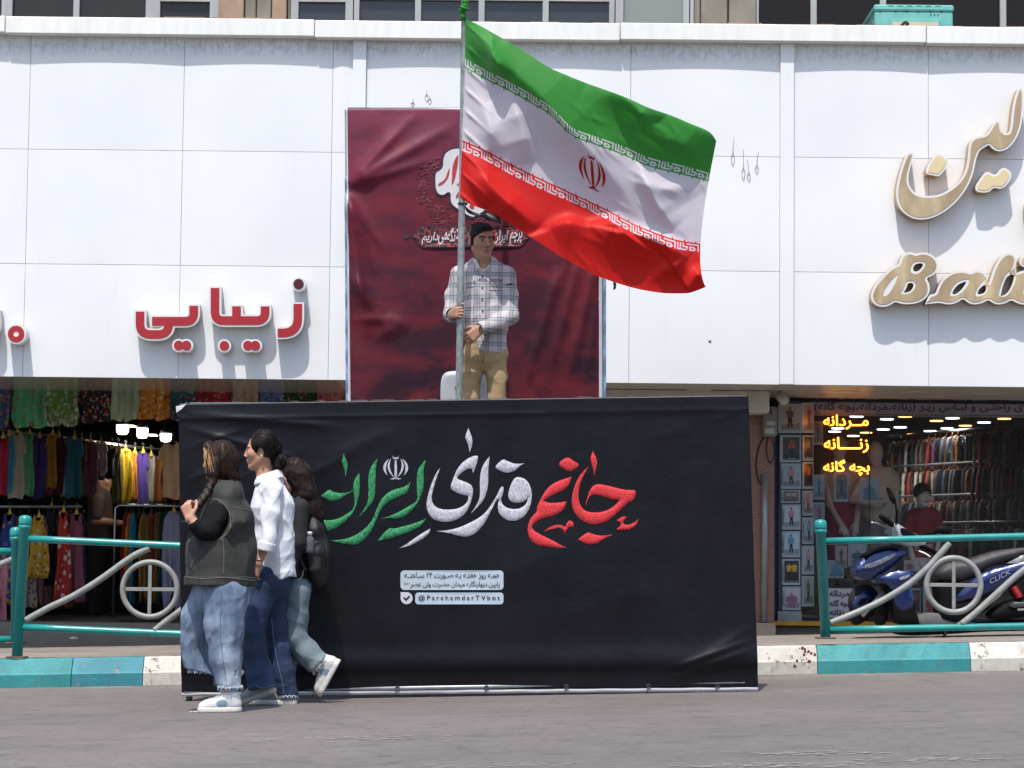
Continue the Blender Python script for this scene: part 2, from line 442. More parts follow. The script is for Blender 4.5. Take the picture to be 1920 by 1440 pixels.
# ================================================================ SETTING: road, kerb, pavement
def X(px,Y,py=700): return P(px,py,Y).x
def Z(py,Y,px=960): return P(px,py,Y).z
def asphalt():
    n=NT('asphalt'); v=n.coord('Object'); vs=n.coord('Object',(.35,3.2,1))
    big=n.noise(v,.55,4); fine=n.noise(v,170,2); sp=n.noise(v,60,3,.7)
    c=n.ramp(big,[(.3,'635e5b'),(.5,'6b6562'),(.7,'736d6a')])
    pt=n.noise(n.coord('Object',(.8,1.0,1)),5.5,7,.72); p2=n.noise(n.coord('Object',(1.6,1.0,1)),13,5,.75)
    c=n.mix(n.ramp(pt,[(.34,.75),(.47,0.0)]),c,'4e4a49'); c=n.mix(n.ramp(pt,[(.56,0.0),(.68,.45)]),c,'7f7976')
    c=n.mix(n.ramp(p2,[(.36,.6),(.46,0.0)]),c,'4a4645'); c=n.mix(n.ramp(p2,[(.60,0.0),(.70,.4)]),c,'86807c')
    ck=n.n('TexVoronoi',feature='DISTANCE_TO_EDGE'); ck.inputs['Scale'].default_value=.55; cn=n.n('TexNoise'); cn.inputs['Scale'].default_value=1.6; cn.inputs['Detail'].default_value=6; n.l(v,cn.inputs['Vector']); cm=n.n('Mix',data_type='RGBA'); cm.inputs[0].default_value=.35; n.l(v,cm.inputs[6]); n.l(cn.outputs['Color'],cm.inputs[7]); n.l(cm.outputs[2],ck.inputs['Vector'])
    c=n.mix(n.ramp(ck.outputs['Distance'],[(.003,.22),(.010,0.0)]),c,'3c3837')
    c=n.mix(n.ramp(fine,[(.35,.22),(.65,0.0)]),c,'4b4744')
    # worn white specks and scuffed paint
    wp=n.noise(n.coord('Object',(.5,2.2,1)),3.1,3,.6); spk=n.ramp(sp,[(.66,0.0),(.70,1.0)])
    c=n.mix(n.math('MULTIPLY',spk,n.ramp(wp,[(.52,0.0),(.66,.8)])),c,'b9b3ad')
    tr=n.noise(n.coord('Object',(.25,1.1,1)),1.3,2); c=n.mix(n.ramp(tr,[(.55,0.0),(.7,.3)]),c,'5b5554')
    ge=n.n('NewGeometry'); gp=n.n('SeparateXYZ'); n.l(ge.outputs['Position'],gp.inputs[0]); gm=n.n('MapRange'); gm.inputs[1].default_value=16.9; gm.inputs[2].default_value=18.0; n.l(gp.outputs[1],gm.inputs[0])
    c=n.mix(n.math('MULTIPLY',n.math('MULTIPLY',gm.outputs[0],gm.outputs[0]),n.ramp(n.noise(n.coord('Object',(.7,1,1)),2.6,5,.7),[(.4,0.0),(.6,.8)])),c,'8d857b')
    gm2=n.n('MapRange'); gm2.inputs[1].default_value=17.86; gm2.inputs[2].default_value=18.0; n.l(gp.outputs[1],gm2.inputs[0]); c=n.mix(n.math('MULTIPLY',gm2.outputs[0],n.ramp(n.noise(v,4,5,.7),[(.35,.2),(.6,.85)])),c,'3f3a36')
    n.base(c); n.set(Roughness=.88); n.bump(n.math('ADD',n.math('MULTIPLY',fine,.6),sp),.35,.006); return n.m
ASPH=asphalt()
def sheet(name,xs,ys,zf,mat):
    v=[(x,y,zf(x,y)) for y in ys for x in xs]; n=len(xs)
    f=[(j*n+i,j*n+i+1,(j+1)*n+i+1,(j+1)*n+i) for j in range(len(ys)-1) for i in range(n-1)]
    return mk(name,v,f,mat,None,True)
tag(sheet('road',list(np.r_[-400,-100,-40,np.linspace(-25,25,51),40,100,400]),list(np.r_[-300,-60,-10,0,np.linspace(6,18.15,26)]),ground,ASPH),kind='structure')
def scuff(name,pts,w):
    b=B(); r_=random.Random(5)
    for (px,py) in pts:
        # a short chalky scuff lying on the asphalt
        Yg=16.0
        for _ in range(12):
            p=P(px,py,Yg); Yg*= (CZ-ground(p.x,Yg))/(CZ-p.z)
        p=P(px,py,Yg)
        for k in range(26):
            x=p.x+r_.gauss(0,w); y=Yg+r_.gauss(0,.05); s=.004+.012*r_.random()
            q=[(x+s*2.6*math.cos(a)*r_.uniform(.5,1),y+s*math.sin(a)*r_.uniform(.5,1)) for a in np.linspace(0,6.28,7)[:-1]]
            b.add([(a,c,ground(a,c)+.004) for a,c in q],[(0,1,2,3,4,5)])
    o=b.go(name,M('chalky_paint','938d87',.9,var=.3,vs=40)); tag(o,kind='structure'); return o
scuff('road_marking',[(1420,1436),(1450,1433),(1400,1437),(1480,1438),(1530,1412),(1580,1414),(960,1436),(640,1384),(700,1386),(1720,1424),(1760,1426),(1250,1300)],.16)
def paint_mat(name,col,under,chip=.62,dirt=1.0,zf=.0):
    n=NT(name); v=n.coord('Object'); g=n.coord('Generated')
    a=n.noise(v,9,6,.7); b_=n.noise(n.coord('Object',(1,1,.25)),22,4,.6); c=n.ramp(n.noise(v,3,3),[(.3,col[0]),(.7,col[1])])
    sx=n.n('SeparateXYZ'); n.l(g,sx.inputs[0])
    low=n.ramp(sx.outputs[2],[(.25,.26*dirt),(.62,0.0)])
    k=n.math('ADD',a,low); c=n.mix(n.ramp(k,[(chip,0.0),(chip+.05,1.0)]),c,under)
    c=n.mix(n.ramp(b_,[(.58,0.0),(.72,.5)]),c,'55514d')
    n.base(c); n.set(Roughness=.62); n.bump(n.noise(v,60,5),.5,.006); return n.m
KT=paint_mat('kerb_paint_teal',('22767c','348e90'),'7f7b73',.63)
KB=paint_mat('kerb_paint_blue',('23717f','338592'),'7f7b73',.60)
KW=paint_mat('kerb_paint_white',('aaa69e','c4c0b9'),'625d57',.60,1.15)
KH=.2
def kerb_block(px0,px1,mat):
    x0,x1=X(px0,18,1240),X(px1,18,1240); prof=[(18.0,-.25),(18.0,.088),(18.012,.1),(18.055,KH-.012),(18.07,KH),(18.22,KH),(18.22,-.25)]
    n=max(2,int((x1-x0)/.05)); v=[];f=[]; k=len(prof); r_=random.Random(int(px0)+999)
    for i in range(n+1):
        x=x0+.003+(x1-x0-.006)*i/n
        for j,(y,h) in enumerate(prof):
            v.append((x,y+(r_.uniform(-.003,.003) if 0<j<5 else 0),ground(x,18)+h+(r_.uniform(-.003,.003) if 2<j<6 else 0)))
    for i in range(n):
        for j in range(k): f.append((i*k+j,(i+1)*k+j,(i+1)*k+(j+1)%k,i*k+(j+1)%k))
    f+=[tuple(range(k))[::-1],tuple(n*k+j for j in range(k))]
    o=mk('kerb',v,f,mat); tag(o,kind='structure'); return o
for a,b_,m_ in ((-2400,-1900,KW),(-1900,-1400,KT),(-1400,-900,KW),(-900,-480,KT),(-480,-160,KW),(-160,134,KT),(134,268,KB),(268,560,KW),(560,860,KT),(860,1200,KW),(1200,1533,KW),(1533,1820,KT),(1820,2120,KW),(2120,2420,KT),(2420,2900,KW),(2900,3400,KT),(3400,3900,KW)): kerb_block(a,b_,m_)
b=B(); r_=random.Random(11)
for k in range(46):
    px=1512+r_.gauss(0,14); py=1232+r_.gauss(0,19)
    if py<1213 or py>1254: continue
    q=P(px,py,17.985 if py>1232 else 18.0); rr=r_.choice([.003,.004,.006,.011]); x=q.x;z=q.z-ground(x,18)
    y=18.0-.004 if z<.088 else 18.0-.004+.055*(z-.088)/(.1)
    b.add([(x+rr*math.cos(a)*r_.uniform(.7,1.1),y,q.z+rr*math.sin(a)*r_.uniform(.7,1.2)) for a in np.linspace(0,6.28,9)[:-1]],[tuple(range(8))[::-1]])
tag(b.go('paint_stain',M('dried_red_paint','6d1c22',.6)),'dark red paint splatter on the white kerb beside the teal stretch','stain')
def pave_mat():
    n=NT('pavement'); v=n.coord('Object'); c=n.ramp(n.noise(v,1.2,5),[(.3,'6f6963'),(.7,'8a837c')])
    c=n.mix(n.ramp(n.noise(v,9,4),[(.55,0.0),(.75,.5)]),c,'5e5953')
    br=n.n('TexBrick'); br.inputs['Scale'].default_value=1; br.inputs['Mortar Size'].default_value=.006; br.inputs['Brick Width'].default_value=.62; br.inputs['Row Height'].default_value=.42
    n.l(v,br.inputs['Vector']); c=n.mix(n.math('MULTIPLY',br.outputs['Fac'],.6),c,'4c4844'); n.base(c); n.set(Roughness=.85); n.bump(n.noise(v,80,4),.3,.005); return n.m
PAV=pave_mat()
tag(sheet('pavement',list(np.linspace(-24,24,49)),list(np.linspace(18.2,22.6,8)),lambda x,y:ground(x,18)+KH-.008,PAV),kind='structure')
# ================================================================ BUILDING
FY=20.5                                   # front of the white fascia
def panel_mat():
    n=NT('white_cladding'); v=n.coord('Object'); vs=n.coord('Object',(9,1,.35))
    c=n.ramp(n.noise(v,.7,3),[(.3,'d5d7d9'),(.7,'dfe1e2')])
    st=n.noise(vs,2.4,5,.7); c=n.mix(n.ramp(st,[(.58,0.0),(.85,.35)]),c,'c4bdb0')
    sx=n.n('SeparateXYZ'); n.l(n.coord('Generated'),sx.inputs[0])
    sm=n.noise(v,26,5,.75,.6)
    top=n.ramp(sx.outputs[2],[(.86,0.0),(.93,.7),(1,.35)])
    n.base(c); n.set(Roughness=.42); n.b.inputs['Specular IOR Level'].default_value=.35; n.bump(n.noise(v,3,2),.04,.02); return n.m
def panel_top_mat():
    n=NT('white_cladding_sooty'); v=n.coord('Object'); vs=n.coord('Object',(5,1,.6))
    c=n.ramp(n.noise(v,.7,3),[(.3,'d5d7d9'),(.7,'dfe1e2')])
    sx=n.n('SeparateXYZ'); n.l(n.coord('Generated'),sx.inputs[0])
    sm=n.noise(v,14,6,.8,1.0); dr=n.noise(vs,9,4,.7)
    top=n.ramp(sx.outputs[2],[(.76,0.0),(.86,.75),(.98,.5)])
    k=n.math('MULTIPLY',top,n.ramp(n.math('ADD',n.math('MULTIPLY',sm,.6),n.math('MULTIPLY',dr,.4)),[(.44,0.0),(.62,1.0)]))
    c=n.mix(n.math('MULTIPLY',k,.75),c,'7c7469')
    n.base(c); n.set(Roughness=.45); n.b.inputs['Specular IOR Level'].default_value=.35; return n.m
PM=panel_mat(); PT=panel_top_mat()
COP=M('white_coping','dcdcd8',.5,var=.06,vs=3,stretch=(6,1,1))
GREY=M('panel_joint','c2beb6',.9)
bld=thing('shop_building','two storey shop building with white panelled fascia and dark shop fronts below','building',(0,FY,0))
zt=[Z(78,FY),Z(289,FY),Z(504,FY),Z(716,FY)]
ztop=Z(46,FY); zcb=Z(72,FY-.11)
joints=[-2350,-2070,-1790,-1510,-1230,-950,-665,-382,-220,50,340,620,658,683,925,1181,1462,1488,1741,1995,2266,2300,2550,2830,3110,3390,3670,3950]
pil={(658,683),(1462,1488),(2266,2300),(-382,-220)}
for i in range(len(joints)-1):
    a,c=joints[i],joints[i+1]; xa,xc=X(a,FY,400),X(c,FY,400)
    if (a,c) in pil:
        o=B().box((xa,FY-.035,zt[3]-.0),(xc,FY+.1,zcb+.02),0,.004).go('pilaster',PM,bld); continue
    for r in range(3):
        z1,z0=zt[r],zt[r+1]
        if r==0: z1=zcb+.06
        g=.0017; n=14; m_=8; v=[];f=[]
        for jj in range(m_+1):
            for ii in range(n+1):
                s=ii/n;t=jj/m_
                v.append((xa+g+(xc-xa-2*g)*s,FY-.0+.0-.011*math.sin(math.pi*s)*(.4+.6*math.sin(math.pi*t)),z0+g+(z1-z0-2*g)*t))
        f=[(jj*(n+1)+ii,jj*(n+1)+ii+1,(jj+1)*(n+1)+ii+1,(jj+1)*(n+1)+ii) for jj in range(m_) for ii in range(n)]
        N=n+1; k0=len(v)
        ring=[ii for ii in range(N)]+[jj*N+n for jj in range(1,m_+1)]+[m_*N+ii for ii in range(n-1,-1,-1)]+[jj*N for jj in range(m_-1,0,-1)]
        L=len(ring); v+=[v[q] for q in ring]+[(v[q][0],FY+.03,v[q][2]) for q in ring]
        f+=[(k0+(q+1)%L,k0+q,k0+L+q,k0+L+(q+1)%L) for q in range(L)]
        mk('fascia_panel',v,f,PT if r==0 else PM,bld,True)
x0,x1=X(-2350,FY),X(3950,FY)
B().box((x0,FY+.031,zt[3]+.004),(x1,FY+.18,ztop-.02)).go('fascia_frame',GREY,bld)
cp=[-2350,-1700,-1130,15,592,1162,1733,2310,2900,3950]
for i in range(len(cp)-1):
    dz=[0,.0,.008,0,-.01,0,-.006,0,.005][i]
    B().box((X(cp[i],FY,50)+.003,FY-.115,zcb+dz),(X(cp[i+1],FY,50)-.003,FY+1.4,ztop+dz*.5),0,.006).go('coping',COP,bld)
# torn edge of roofing felt peeping over the coping
b=B(); r_=random.Random(3)
for k in range(60):
    x=x0+(x1-x0)*r_.random(); L=r_.uniform(.15,.6); h=r_.uniform(.004,.016)
    b.box((x,FY-.10+r_.uniform(0,.05),ztop+.001),(x+L,FY+.3,ztop+h))
tag(b.go('roofing_felt',M('bitumen_felt','8f7c6d',.9,var=.3),bld),kind='stuff')
# soffit, shop ceilings, back walls, floors
n=NT('glossy_soffit'); n.base('a29c90'); n.set(Roughness=.16); n.b.inputs['Specular IOR Level'].default_value=.9; SOF=n.m
n=NT('matt_soffit'); n.base('b4b0a7'); n.set(Roughness=.35); SOF2=n.m
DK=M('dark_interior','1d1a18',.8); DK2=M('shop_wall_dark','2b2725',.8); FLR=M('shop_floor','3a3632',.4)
xm=X(652,22); xs=X(1446,21.6)
zs=zt[3]+.002; zc=2.43
B().box((x0,FY+.01,zs-.004),(xm,21.95,zs+.02)).go('soffit',SOF,bld)
B().box((xm+.002,FY+.01,zs-.004),(x1,21.95,zs+.02)).go('soffit',SOF2,bld)
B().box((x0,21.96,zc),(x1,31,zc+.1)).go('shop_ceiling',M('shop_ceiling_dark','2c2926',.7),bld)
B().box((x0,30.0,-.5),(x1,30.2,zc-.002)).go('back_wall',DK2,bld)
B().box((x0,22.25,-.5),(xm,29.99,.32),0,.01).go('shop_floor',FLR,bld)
B().box((x0,21.9,-.5),(xm-.01,22.245,.318),0,.012).go('door_step',M('stone_step','6b675f',.7,bump=.3),bld)
B().box((xm+.3,21.98,-.5),(xs-.25,29.9,zs-.01)).go('dividing_wall',M('grey_render','8c8780',.8),bld)
B().box((X(1100,21.1),21.1,Z(768,21.1)),(X(1443,21.1,750),21.7,zs-.006),0,.01).go('beam',M('cream_beam','bdb9ae',.5),bld)
def granite():
    n=NT('red_granite'); v=n.coord('Object'); c=n.ramp(n.noise(v,70,3,.8),[(.32,'2f2320'),(.45,'7c5546'),(.6,'93695a'),(.75,'a68474')]); n.base(c); n.set(Roughness=.35); return n.m
B().box((X(1380,21.5),21.5,.1),(X(1452,21.5,960),21.95,Z(768,21.1)-.002),0,.008).go('pillar',granite(),bld)
B().box((X(1380,21.42),21.42,-.2),(X(1455,21.42,1180),21.9,Z(1168,21.42,1430)),0,.01).go('pillar_base',M('stone_plinth','5f5954',.7,bump=.3),bld)
# ---- upper storey behind the roof deck
UY=23.4
CON=M('beige_concrete','97806c',.85,var=.25,vs=3,bump=.3); CON2=M('grey_concrete','80796e',.85,var=.22,vs=4,bump=.3,stretch=(1,1,.6)); WF=M('window_frame_grey','9a9c9c',.5,var=.15,vs=5,stretch=(1,1,.3))
n=NT('dim_window'); n.base('2a2725'); n.set(Roughness=.12); n.b.inputs['Specular IOR Level'].default_value=.35; DG=n.m
n=NT('bluish_window'); n.base('323338'); n.set(Roughness=.1); n.b.inputs['Specular IOR Level'].default_value=.5; DG2=n.m
n=NT('frosted_window'); n.base('7d837f'); n.set(Roughness=.3); DG3=n.m
n=NT('brown_window'); n.base('1a1210'); n.set(Roughness=.2); n.b.inputs['Specular IOR Level'].default_value=.25; DG4=n.m
zb=ztop-.25; zu=8.2
def ux(px): return X(px,UY,20)
B().box((x0,UY+.25,zb),(x1,UY+.6,zu)).go('upper_wall',CON2,bld)
B().box((x0,FY+1.38,ztop-.3),(x1,UY+.3,ztop-.14)).go('roof_deck',M('roof_deck_felt','5d5650',.9),bld)
def pier(a,c,mat,y=0): B().box((ux(a),UY-.06+y,zb),(ux(c),UY+.248,zu-.01),0,.01).go('pier',mat,bld)
def window(a,c,mull,pm,fw=.05,topbar=None,y=0):
    f=B(); xa,xc=ux(a),ux(c); zz=zu-.3
    f.box((xa,UY-.03+y,zb),(xa+fw,UY+.05+y,zz)); f.box((xc-fw,UY-.03+y,zb),(xc,UY+.05+y,zz))
    for q in mull: f.box((ux(q)-.028,UY-.028+y,zb),(ux(q)+.028,UY+.05+y,zz))
    if topbar is not None:
        zt_=Z(topbar,UY); xs_=[xa+fw]+sum([[ux(q)-.028,ux(q)+.028] for q in mull],[])+[xc-fw]
        for i in range(0,len(xs_),2): f.box((xs_[i],UY-.026+y,zt_),(xs_[i+1],UY+.05+y,zt_+.07))
    o=f.go('window',WF,bld)
    B().quad((xa+.01,UY+.02+y,zb),(xc-.01,UY+.02+y,zb),(xc-.01,UY+.02+y,zz),(xa+.01,UY+.02+y,zz)).go('pane',pm,o)
window(-900,-560,[-730],DG); pier(-560,-300,CON)
window(-300,14,[-140],DG); window(14,284,[144,280],DG); window(284,411,[],DG,.085,10,.0)
pier(411,458,CON); pier(459.5,480,CON2,.04); pier(482,509,CON2,.03); pier(511,538,CON); pier(539.5,545,CON2,.05)
window(546,662,[],DG2,.07,8); window(664,1152,[784,903,1023],DG2,.05,2)
window(1154,1300,[1163,1286],DG3,.03)
pier(1301,1313,CON2,.05); pier(1314,1363,CON2); pier(1366,1417,CON2); window(1418,2300,[1525,1655,1880],DG4,.02)
pier(2300,2700,CON); window(2700,3300,[2900,3100],DG)
# deep shop interiors: side walls
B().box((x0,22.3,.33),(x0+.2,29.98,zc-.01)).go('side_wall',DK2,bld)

# unseen buildings added behind the camera to darken reflections in shop glass and vinyl
OB=M('across_render','6f675d',.85,var=.2,vs=.6); OG=M('across_glass','1c2024',.2,var=0); b=B()
for i in range(9):
    xa=-63+14*i; h_=[6.2,6.8,5.9,7,6.4,6.0,6.9,6.1,6.6][i]; b.box((xa,-34,-1.5),(xa+13.8,-26,h_),0)
    for f in range(2):
        for k in range(5): b.box((xa+.9+2.5*k,-25.98,.4+3*f),(xa+2.7+2.5*k,-25.9,2.4+3*f),1)
tag(b.go('unseen_building_across_road',[OB,OG]),kind='structure')
# ================================================================ STAGE, BLACK BANNER, BACKDROP
DECK=1.357
GALV=M('galvanised_steel','8b9092',.45,.6,var=.25,vs=9,stretch=(1,1,.4)); BLKP=M('black_steel','202022',.5,.4)
st=thing('stage_platform','scaffold platform of steel tubes and planks carrying the man, hidden behind the black banner','platform',(-.25,16.9,0))
xa,xb=P(345,1300,16.03).x,P(1396,1290,16.03).x
for x in (xa+.03,(xa+xb)/2-.3,(xa+xb)/2+.5,xb-.04):
    for y in (16.06,17.7):
        zt_=1.84 if y<17 else DECK; B().tube([(x,y,ground(x,y)),(x,y,zt_)],.021,10).go('leg',GALV,st,True)
for y in (16.06,17.7):
    for z in (.06,.7,1.28): B().tube([(xa+.0,y-.03,z+ground(xa,16)),(xb,y-.03,z+ground(xb,16))],.019,10).go('rail',GALV,st,True)
B().tube([(xa,16.03,1.83),(xb,16.03,1.87)],.019,10).go('guard_rail',GALV,st,True)
for i in range(8): B().box((xa+.02,16.1+.2*i,DECK-.04),(xb-.02,16.295+.2*i,DECK),0,.004).go('plank',M('worn_plywood','7a6248',.8,var=.3,stretch=(1,8,8),vs=3),st)
# ---- black vinyl banner on the front
BYL=16.0
cor=[(335,757),(1403,741),(1422,1288),(340,1298)]
def bil(u,v):
    a,b_,c,d=[np.array(q,float) for q in cor]; return (a*(1-u)+b_*u)*(1-v)+(d*(1-u)+c*u)*v
def crease(px,py):
    """depth relief of the stretched vinyl, metres away from the viewer"""
    h=.0022*math.sin(px*.011+py*.004)+.0018*math.sin(px*.006-py*.013+1)
    def ln(x0,y0,x1,y1,w,a,soft=1):
        dx,dy=x1-x0,y1-y0; L=math.hypot(dx,dy); t=((px-x0)*dx+(py-y0)*dy)/L; d=((py-y0)*dx-(px-x0)*dy)/L
        f=max(0,min(1,t/60))*max(0,min(1,(L-t)/60)); return -1.7*a*f/(1+(d/w)**2)
    for q in ((342,775,640,800,7,.006),(342,800,560,860,6,.006),(350,840,470,800,5,.005),(345,905,470,850,6,.005),(350,955,480,880,6,.005),(340,1000,420,950,5,.004),(600,860,760,800,12,.004),(560,900,700,830,9,.004),
              (1236,1262,1418,1196,5,.008),(1250,1275,1415,1215,6,.007),(1300,1240,1420,1170,9,.005),(1380,1286,1420,1235,6,.004),(345,1262,520,1256,5,.006),(345,1275,450,1268,5,.005),(345,1230,440,1245,5,.004),
              (900,1100,1100,1010,26,.003),(1010,1180,1260,1090,30,.003),(1330,790,1402,765,5,.005),(1200,830,1300,800,14,.003)): h+=ln(*q)
    # the sewn turn-over along the top and the slack pocket along the foot
    d=py-(786-(px-370)*.016); h+=(-.003 if d<0 else 0)-.004/(1+(d/3)**2)
    d=py-(1262-(px-340)*.012); h+=.016/(1+math.exp(-d/3.0))-.012*math.exp(-(d+14)**2/600)
    return h
def bpt(px,py,off=0):
    q=P(px,py,BYL); q.y+=crease(px,py)-off; return q
n=NT('black_vinyl'); v=n.coord('Object'); c=n.ramp(n.noise(v,1.4,4),[(.3,'09080e'),(.7,'0c0b14')])
weave=n.n('TexWave'); weave.inputs['Scale'].default_value=110; n.l(v,weave.inputs['Vector'])
sp=n.noise(v,90,2,.8); c=n.mix(n.math('MULTIPLY',n.ramp(sp,[(.74,0.0),(.78,1.0)]),.25),c,'777782'); n.base(c)
n.l(n.ramp(n.noise(v,2.5,4),[(.3,.3),(.7,.48)]),n.b.inputs['Roughness']); n.b.inputs['Specular IOR Level'].default_value=.3
n.bump(n.math('ADD',n.math('MULTIPLY',n.noise(v,7,4,.6),1.0),n.math('MULTIPLY',weave.outputs['Fac'],.04)),.22,.02); VIN=n.m
nu,nv=300,170; V=[];F=[]
for j in range(nv+1):
    for i in range(nu+1): V.append(bpt(*bil(i/nu,j/nv)))
F=[(j*(nu+1)+i,(j+1)*(nu+1)+i,(j+1)*(nu+1)+i+1,j*(nu+1)+i+1) for j in range(nv) for i in range(nu)]
root=thing('black_banner','wide black vinyl banner with green, white and red Persian calligraphy across the stage front','banner',(-.3,16.0,.03))
sh=mk('banner_sheet',V,F,VIN,root,True)
mod=sh.modifiers.new('thick','SOLIDIFY'); mod.thickness=.003; mod.offset=1
WV=M('white_vinyl','b9b8bd',.45,var=.08,vs=12)
def strip(name,y0,y1,mat,off,seg=160,xl=0,xr=1):
    V=[];F=[]
    for i in range(seg+1):
        u=xl+(xr-xl)*i/seg; p=bil(u,1)
        for k in (y0,y1): V.append(bpt(p[0],p[1]+k,off+.004*math.sin(i*.5+k)*.3))
    F=[(2*i,2*i+1,2*i+3,2*i+2) for i in range(seg)]; o=mk(name,V,F,mat,root,True); md=o.modifiers.new('t','SOLIDIFY'); md.thickness=.003; return o
strip('white_hem',-1,8,WV,.001)
for px in (454,590,745,912,1062,1216,1345):
    p=bpt(px,1294-(px-340)*.0085,.004); b=B(); b.torus(tuple(p+Vector((0,-.004,0))),.011,.004,16,8); b.tube([p+Vector((0,-.006,0)),p+Vector((-.004,-.016,-.02)),p+Vector((-.012,-.004,-.05))],.0022,6); b.go('eyelet_tie',M('dark_tie','46464a',.5,.5),root,True)
# torn white edging along the top
b=B(); r_=random.Random(4)
for k in range(46):
    u=r_.uniform(.0,1); p=bil(u,0); b_=bpt(p[0],p[1]-1,.002); L=r_.uniform(.02,.12)
    b.add([b_,b_+Vector((L,0,r_.uniform(-.001,.002))),b_+Vector((L*.8,-.002,.002+.003*r_.random())),b_+Vector((.2*L,-.002,.001+.003*r_.random()))],[(0,1,2,3)])
p0=bpt(330,762,.002); b.add([p0,bpt(350,757,.004),bpt(340,768,.008),bpt(331,774,.004)],[(0,1,2,3)])
b.go('frayed_edge',WV,root)
# ---- embroidered calligraphy
def emb(name,a,b2,speck):
    n=NT(name); v=n.coord('Object'); f=n.noise(n.coord('Object',(1,1,.35)),150,3,.7)
    c=n.ramp(f,[(.36,b2),(.48,a[0]),(.7,a[1])]); c=n.mix(n.ramp(n.noise(v,210,2,.8),[(.60,0.0),(.66,speck)]),c,b2)
    n.base(c); n.set(Roughness=.7); n.bump(f,.9,.006); return n.m
EG=emb('green_thread',('278450','3aa468'),'0d3a20',1.0); EW=emb('white_thread',('b2b2ba','c8c8d0'),'8c8c97',.2); ER=emb('red_thread',('c62a31','dd383d'),'9a2026',.3)
q4=lambda L:[(580+x/5.334,780+y/5.334) for x,y in L]
q5=lambda L:[(780+x/4.3636,780+y/4.3636) for x,y in L]
green=[q4(L) for L in (
 [(345,372),(362,420),(380,465),(383,505),(372,560),(362,605),(355,560),(345,510),(325,460),(335,415)],
 [(115,800),(200,732),(235,755),(290,772),(345,770),(395,762),(442,740),(440,750),(390,772),(350,795),(320,825),(280,845),(235,855),(195,845),(160,822)],
 [(500,570),(505,640),(503,720),(495,800),(480,860),(455,930),(415,995),(360,1055),(290,1110),(190,1155),(110,1150),(30,1100),(-30,1000),(-20,900),(0,960),(70,1020),(155,1045),(230,1043),(310,1020),(370,985),(420,950),(445,915),(455,860),(448,790),(440,720),(443,680),(460,620)],
 [(680,428),(668,500),(662,600),(662,700),(655,790),(635,860),(595,905),(545,960),(498,1008),(530,960),(560,915),(585,870),(592,800),(590,700),(592,600),(605,540),(635,480)],
 [(1010,658),(1000,700),(985,760),(940,790),(870,820),(800,850),(740,900),(700,960),(670,1040),(640,1110),(600,1180),(545,1240),(480,1285),(420,1292),(350,1280),(280,1262),(205,1243),(290,1242),(370,1228),(450,1200),(530,1150),(590,1095),(635,1030),(665,960),(690,890),(730,820),(790,765),(850,735),(920,718),(970,700)],
 [(1163,438),(1160,470),(1143,520),(1143,600),(1145,680),(1135,760),(1105,820),(1085,860),(1050,915),(990,975),(920,1020),(860,1028),(790,1018),(712,1027),(790,1005),(870,975),(950,930),(1020,890),(1065,860),(1082,830),(1078,760),(1075,680),(1075,600),(1090,530),(1120,490)],
 [(1168,1025),(1130,1085),(1070,1125),(990,1165),(900,1195),(830,1220),(760,1235),(685,1247),(730,1190),(800,1118),(850,1128),(920,1110),(1000,1090),(1080,1065)])]
white=[q4([(1210,1125),(1200,1170),(1160,1210),(1090,1255),(1010,1295),(905,1320),(960,1290),(1030,1240),(1110,1185),(1170,1150)])]+[q5(L) for L in (
 [(428,98),(445,140),(462,190),(460,240),(438,295),(432,250),(420,215),(402,180),(412,140)],
 [(197,425),(175,450),(140,520),(105,620),(85,710),(90,770),(115,820),(160,855),(230,868),(300,862),(360,835),(410,790),(440,730),(462,660),(468,600),(455,568),(420,545),(370,528),(328,510),(355,478),(400,445),(440,428),(462,435),(465,465),(480,435),(497,390),(512,325),(475,325),(430,345),(380,380),(340,430),(312,490),(295,540),(282,575),(290,602),(330,625),(380,645),(428,652),(430,680),(405,725),(350,757),(280,768),(210,765),(160,745),(130,705),(128,650),(145,580),(170,500)],
 [(602,330),(598,380),(590,440),(592,510),(588,580),(570,650),(545,700),(505,745),(448,798),(485,745),(515,695),(525,640),(522,560),(525,480),(540,420),(570,370)],
 [(700,640),(692,690),(715,735),(765,760),(830,763),(885,740),(912,700),(916,655),(948,640),(945,700),(922,770),(880,828),(820,858),(760,858),(708,832),(675,790),(668,730),(680,680)],
 [(840,497),(895,515),(930,560),(948,620),(947,660),(916,665),(900,690),(860,708),(810,712),(770,695),(752,655),(762,600),(790,530),(812,505)],
 [(708,573),(718,590),(712,640),(690,690),(665,680),(640,720),(600,805),(560,880),(500,950),(440,985),(380,988),(310,970),(240,950),(160,943),(260,935),(340,918),(430,880),(510,838),(570,790),(610,735),(640,685),(668,640),(688,590)],
 [(640,418),(710,350),(745,368),(800,390),(850,392),(885,385),(850,410),(820,440),(780,460),(730,465),(680,445)])]
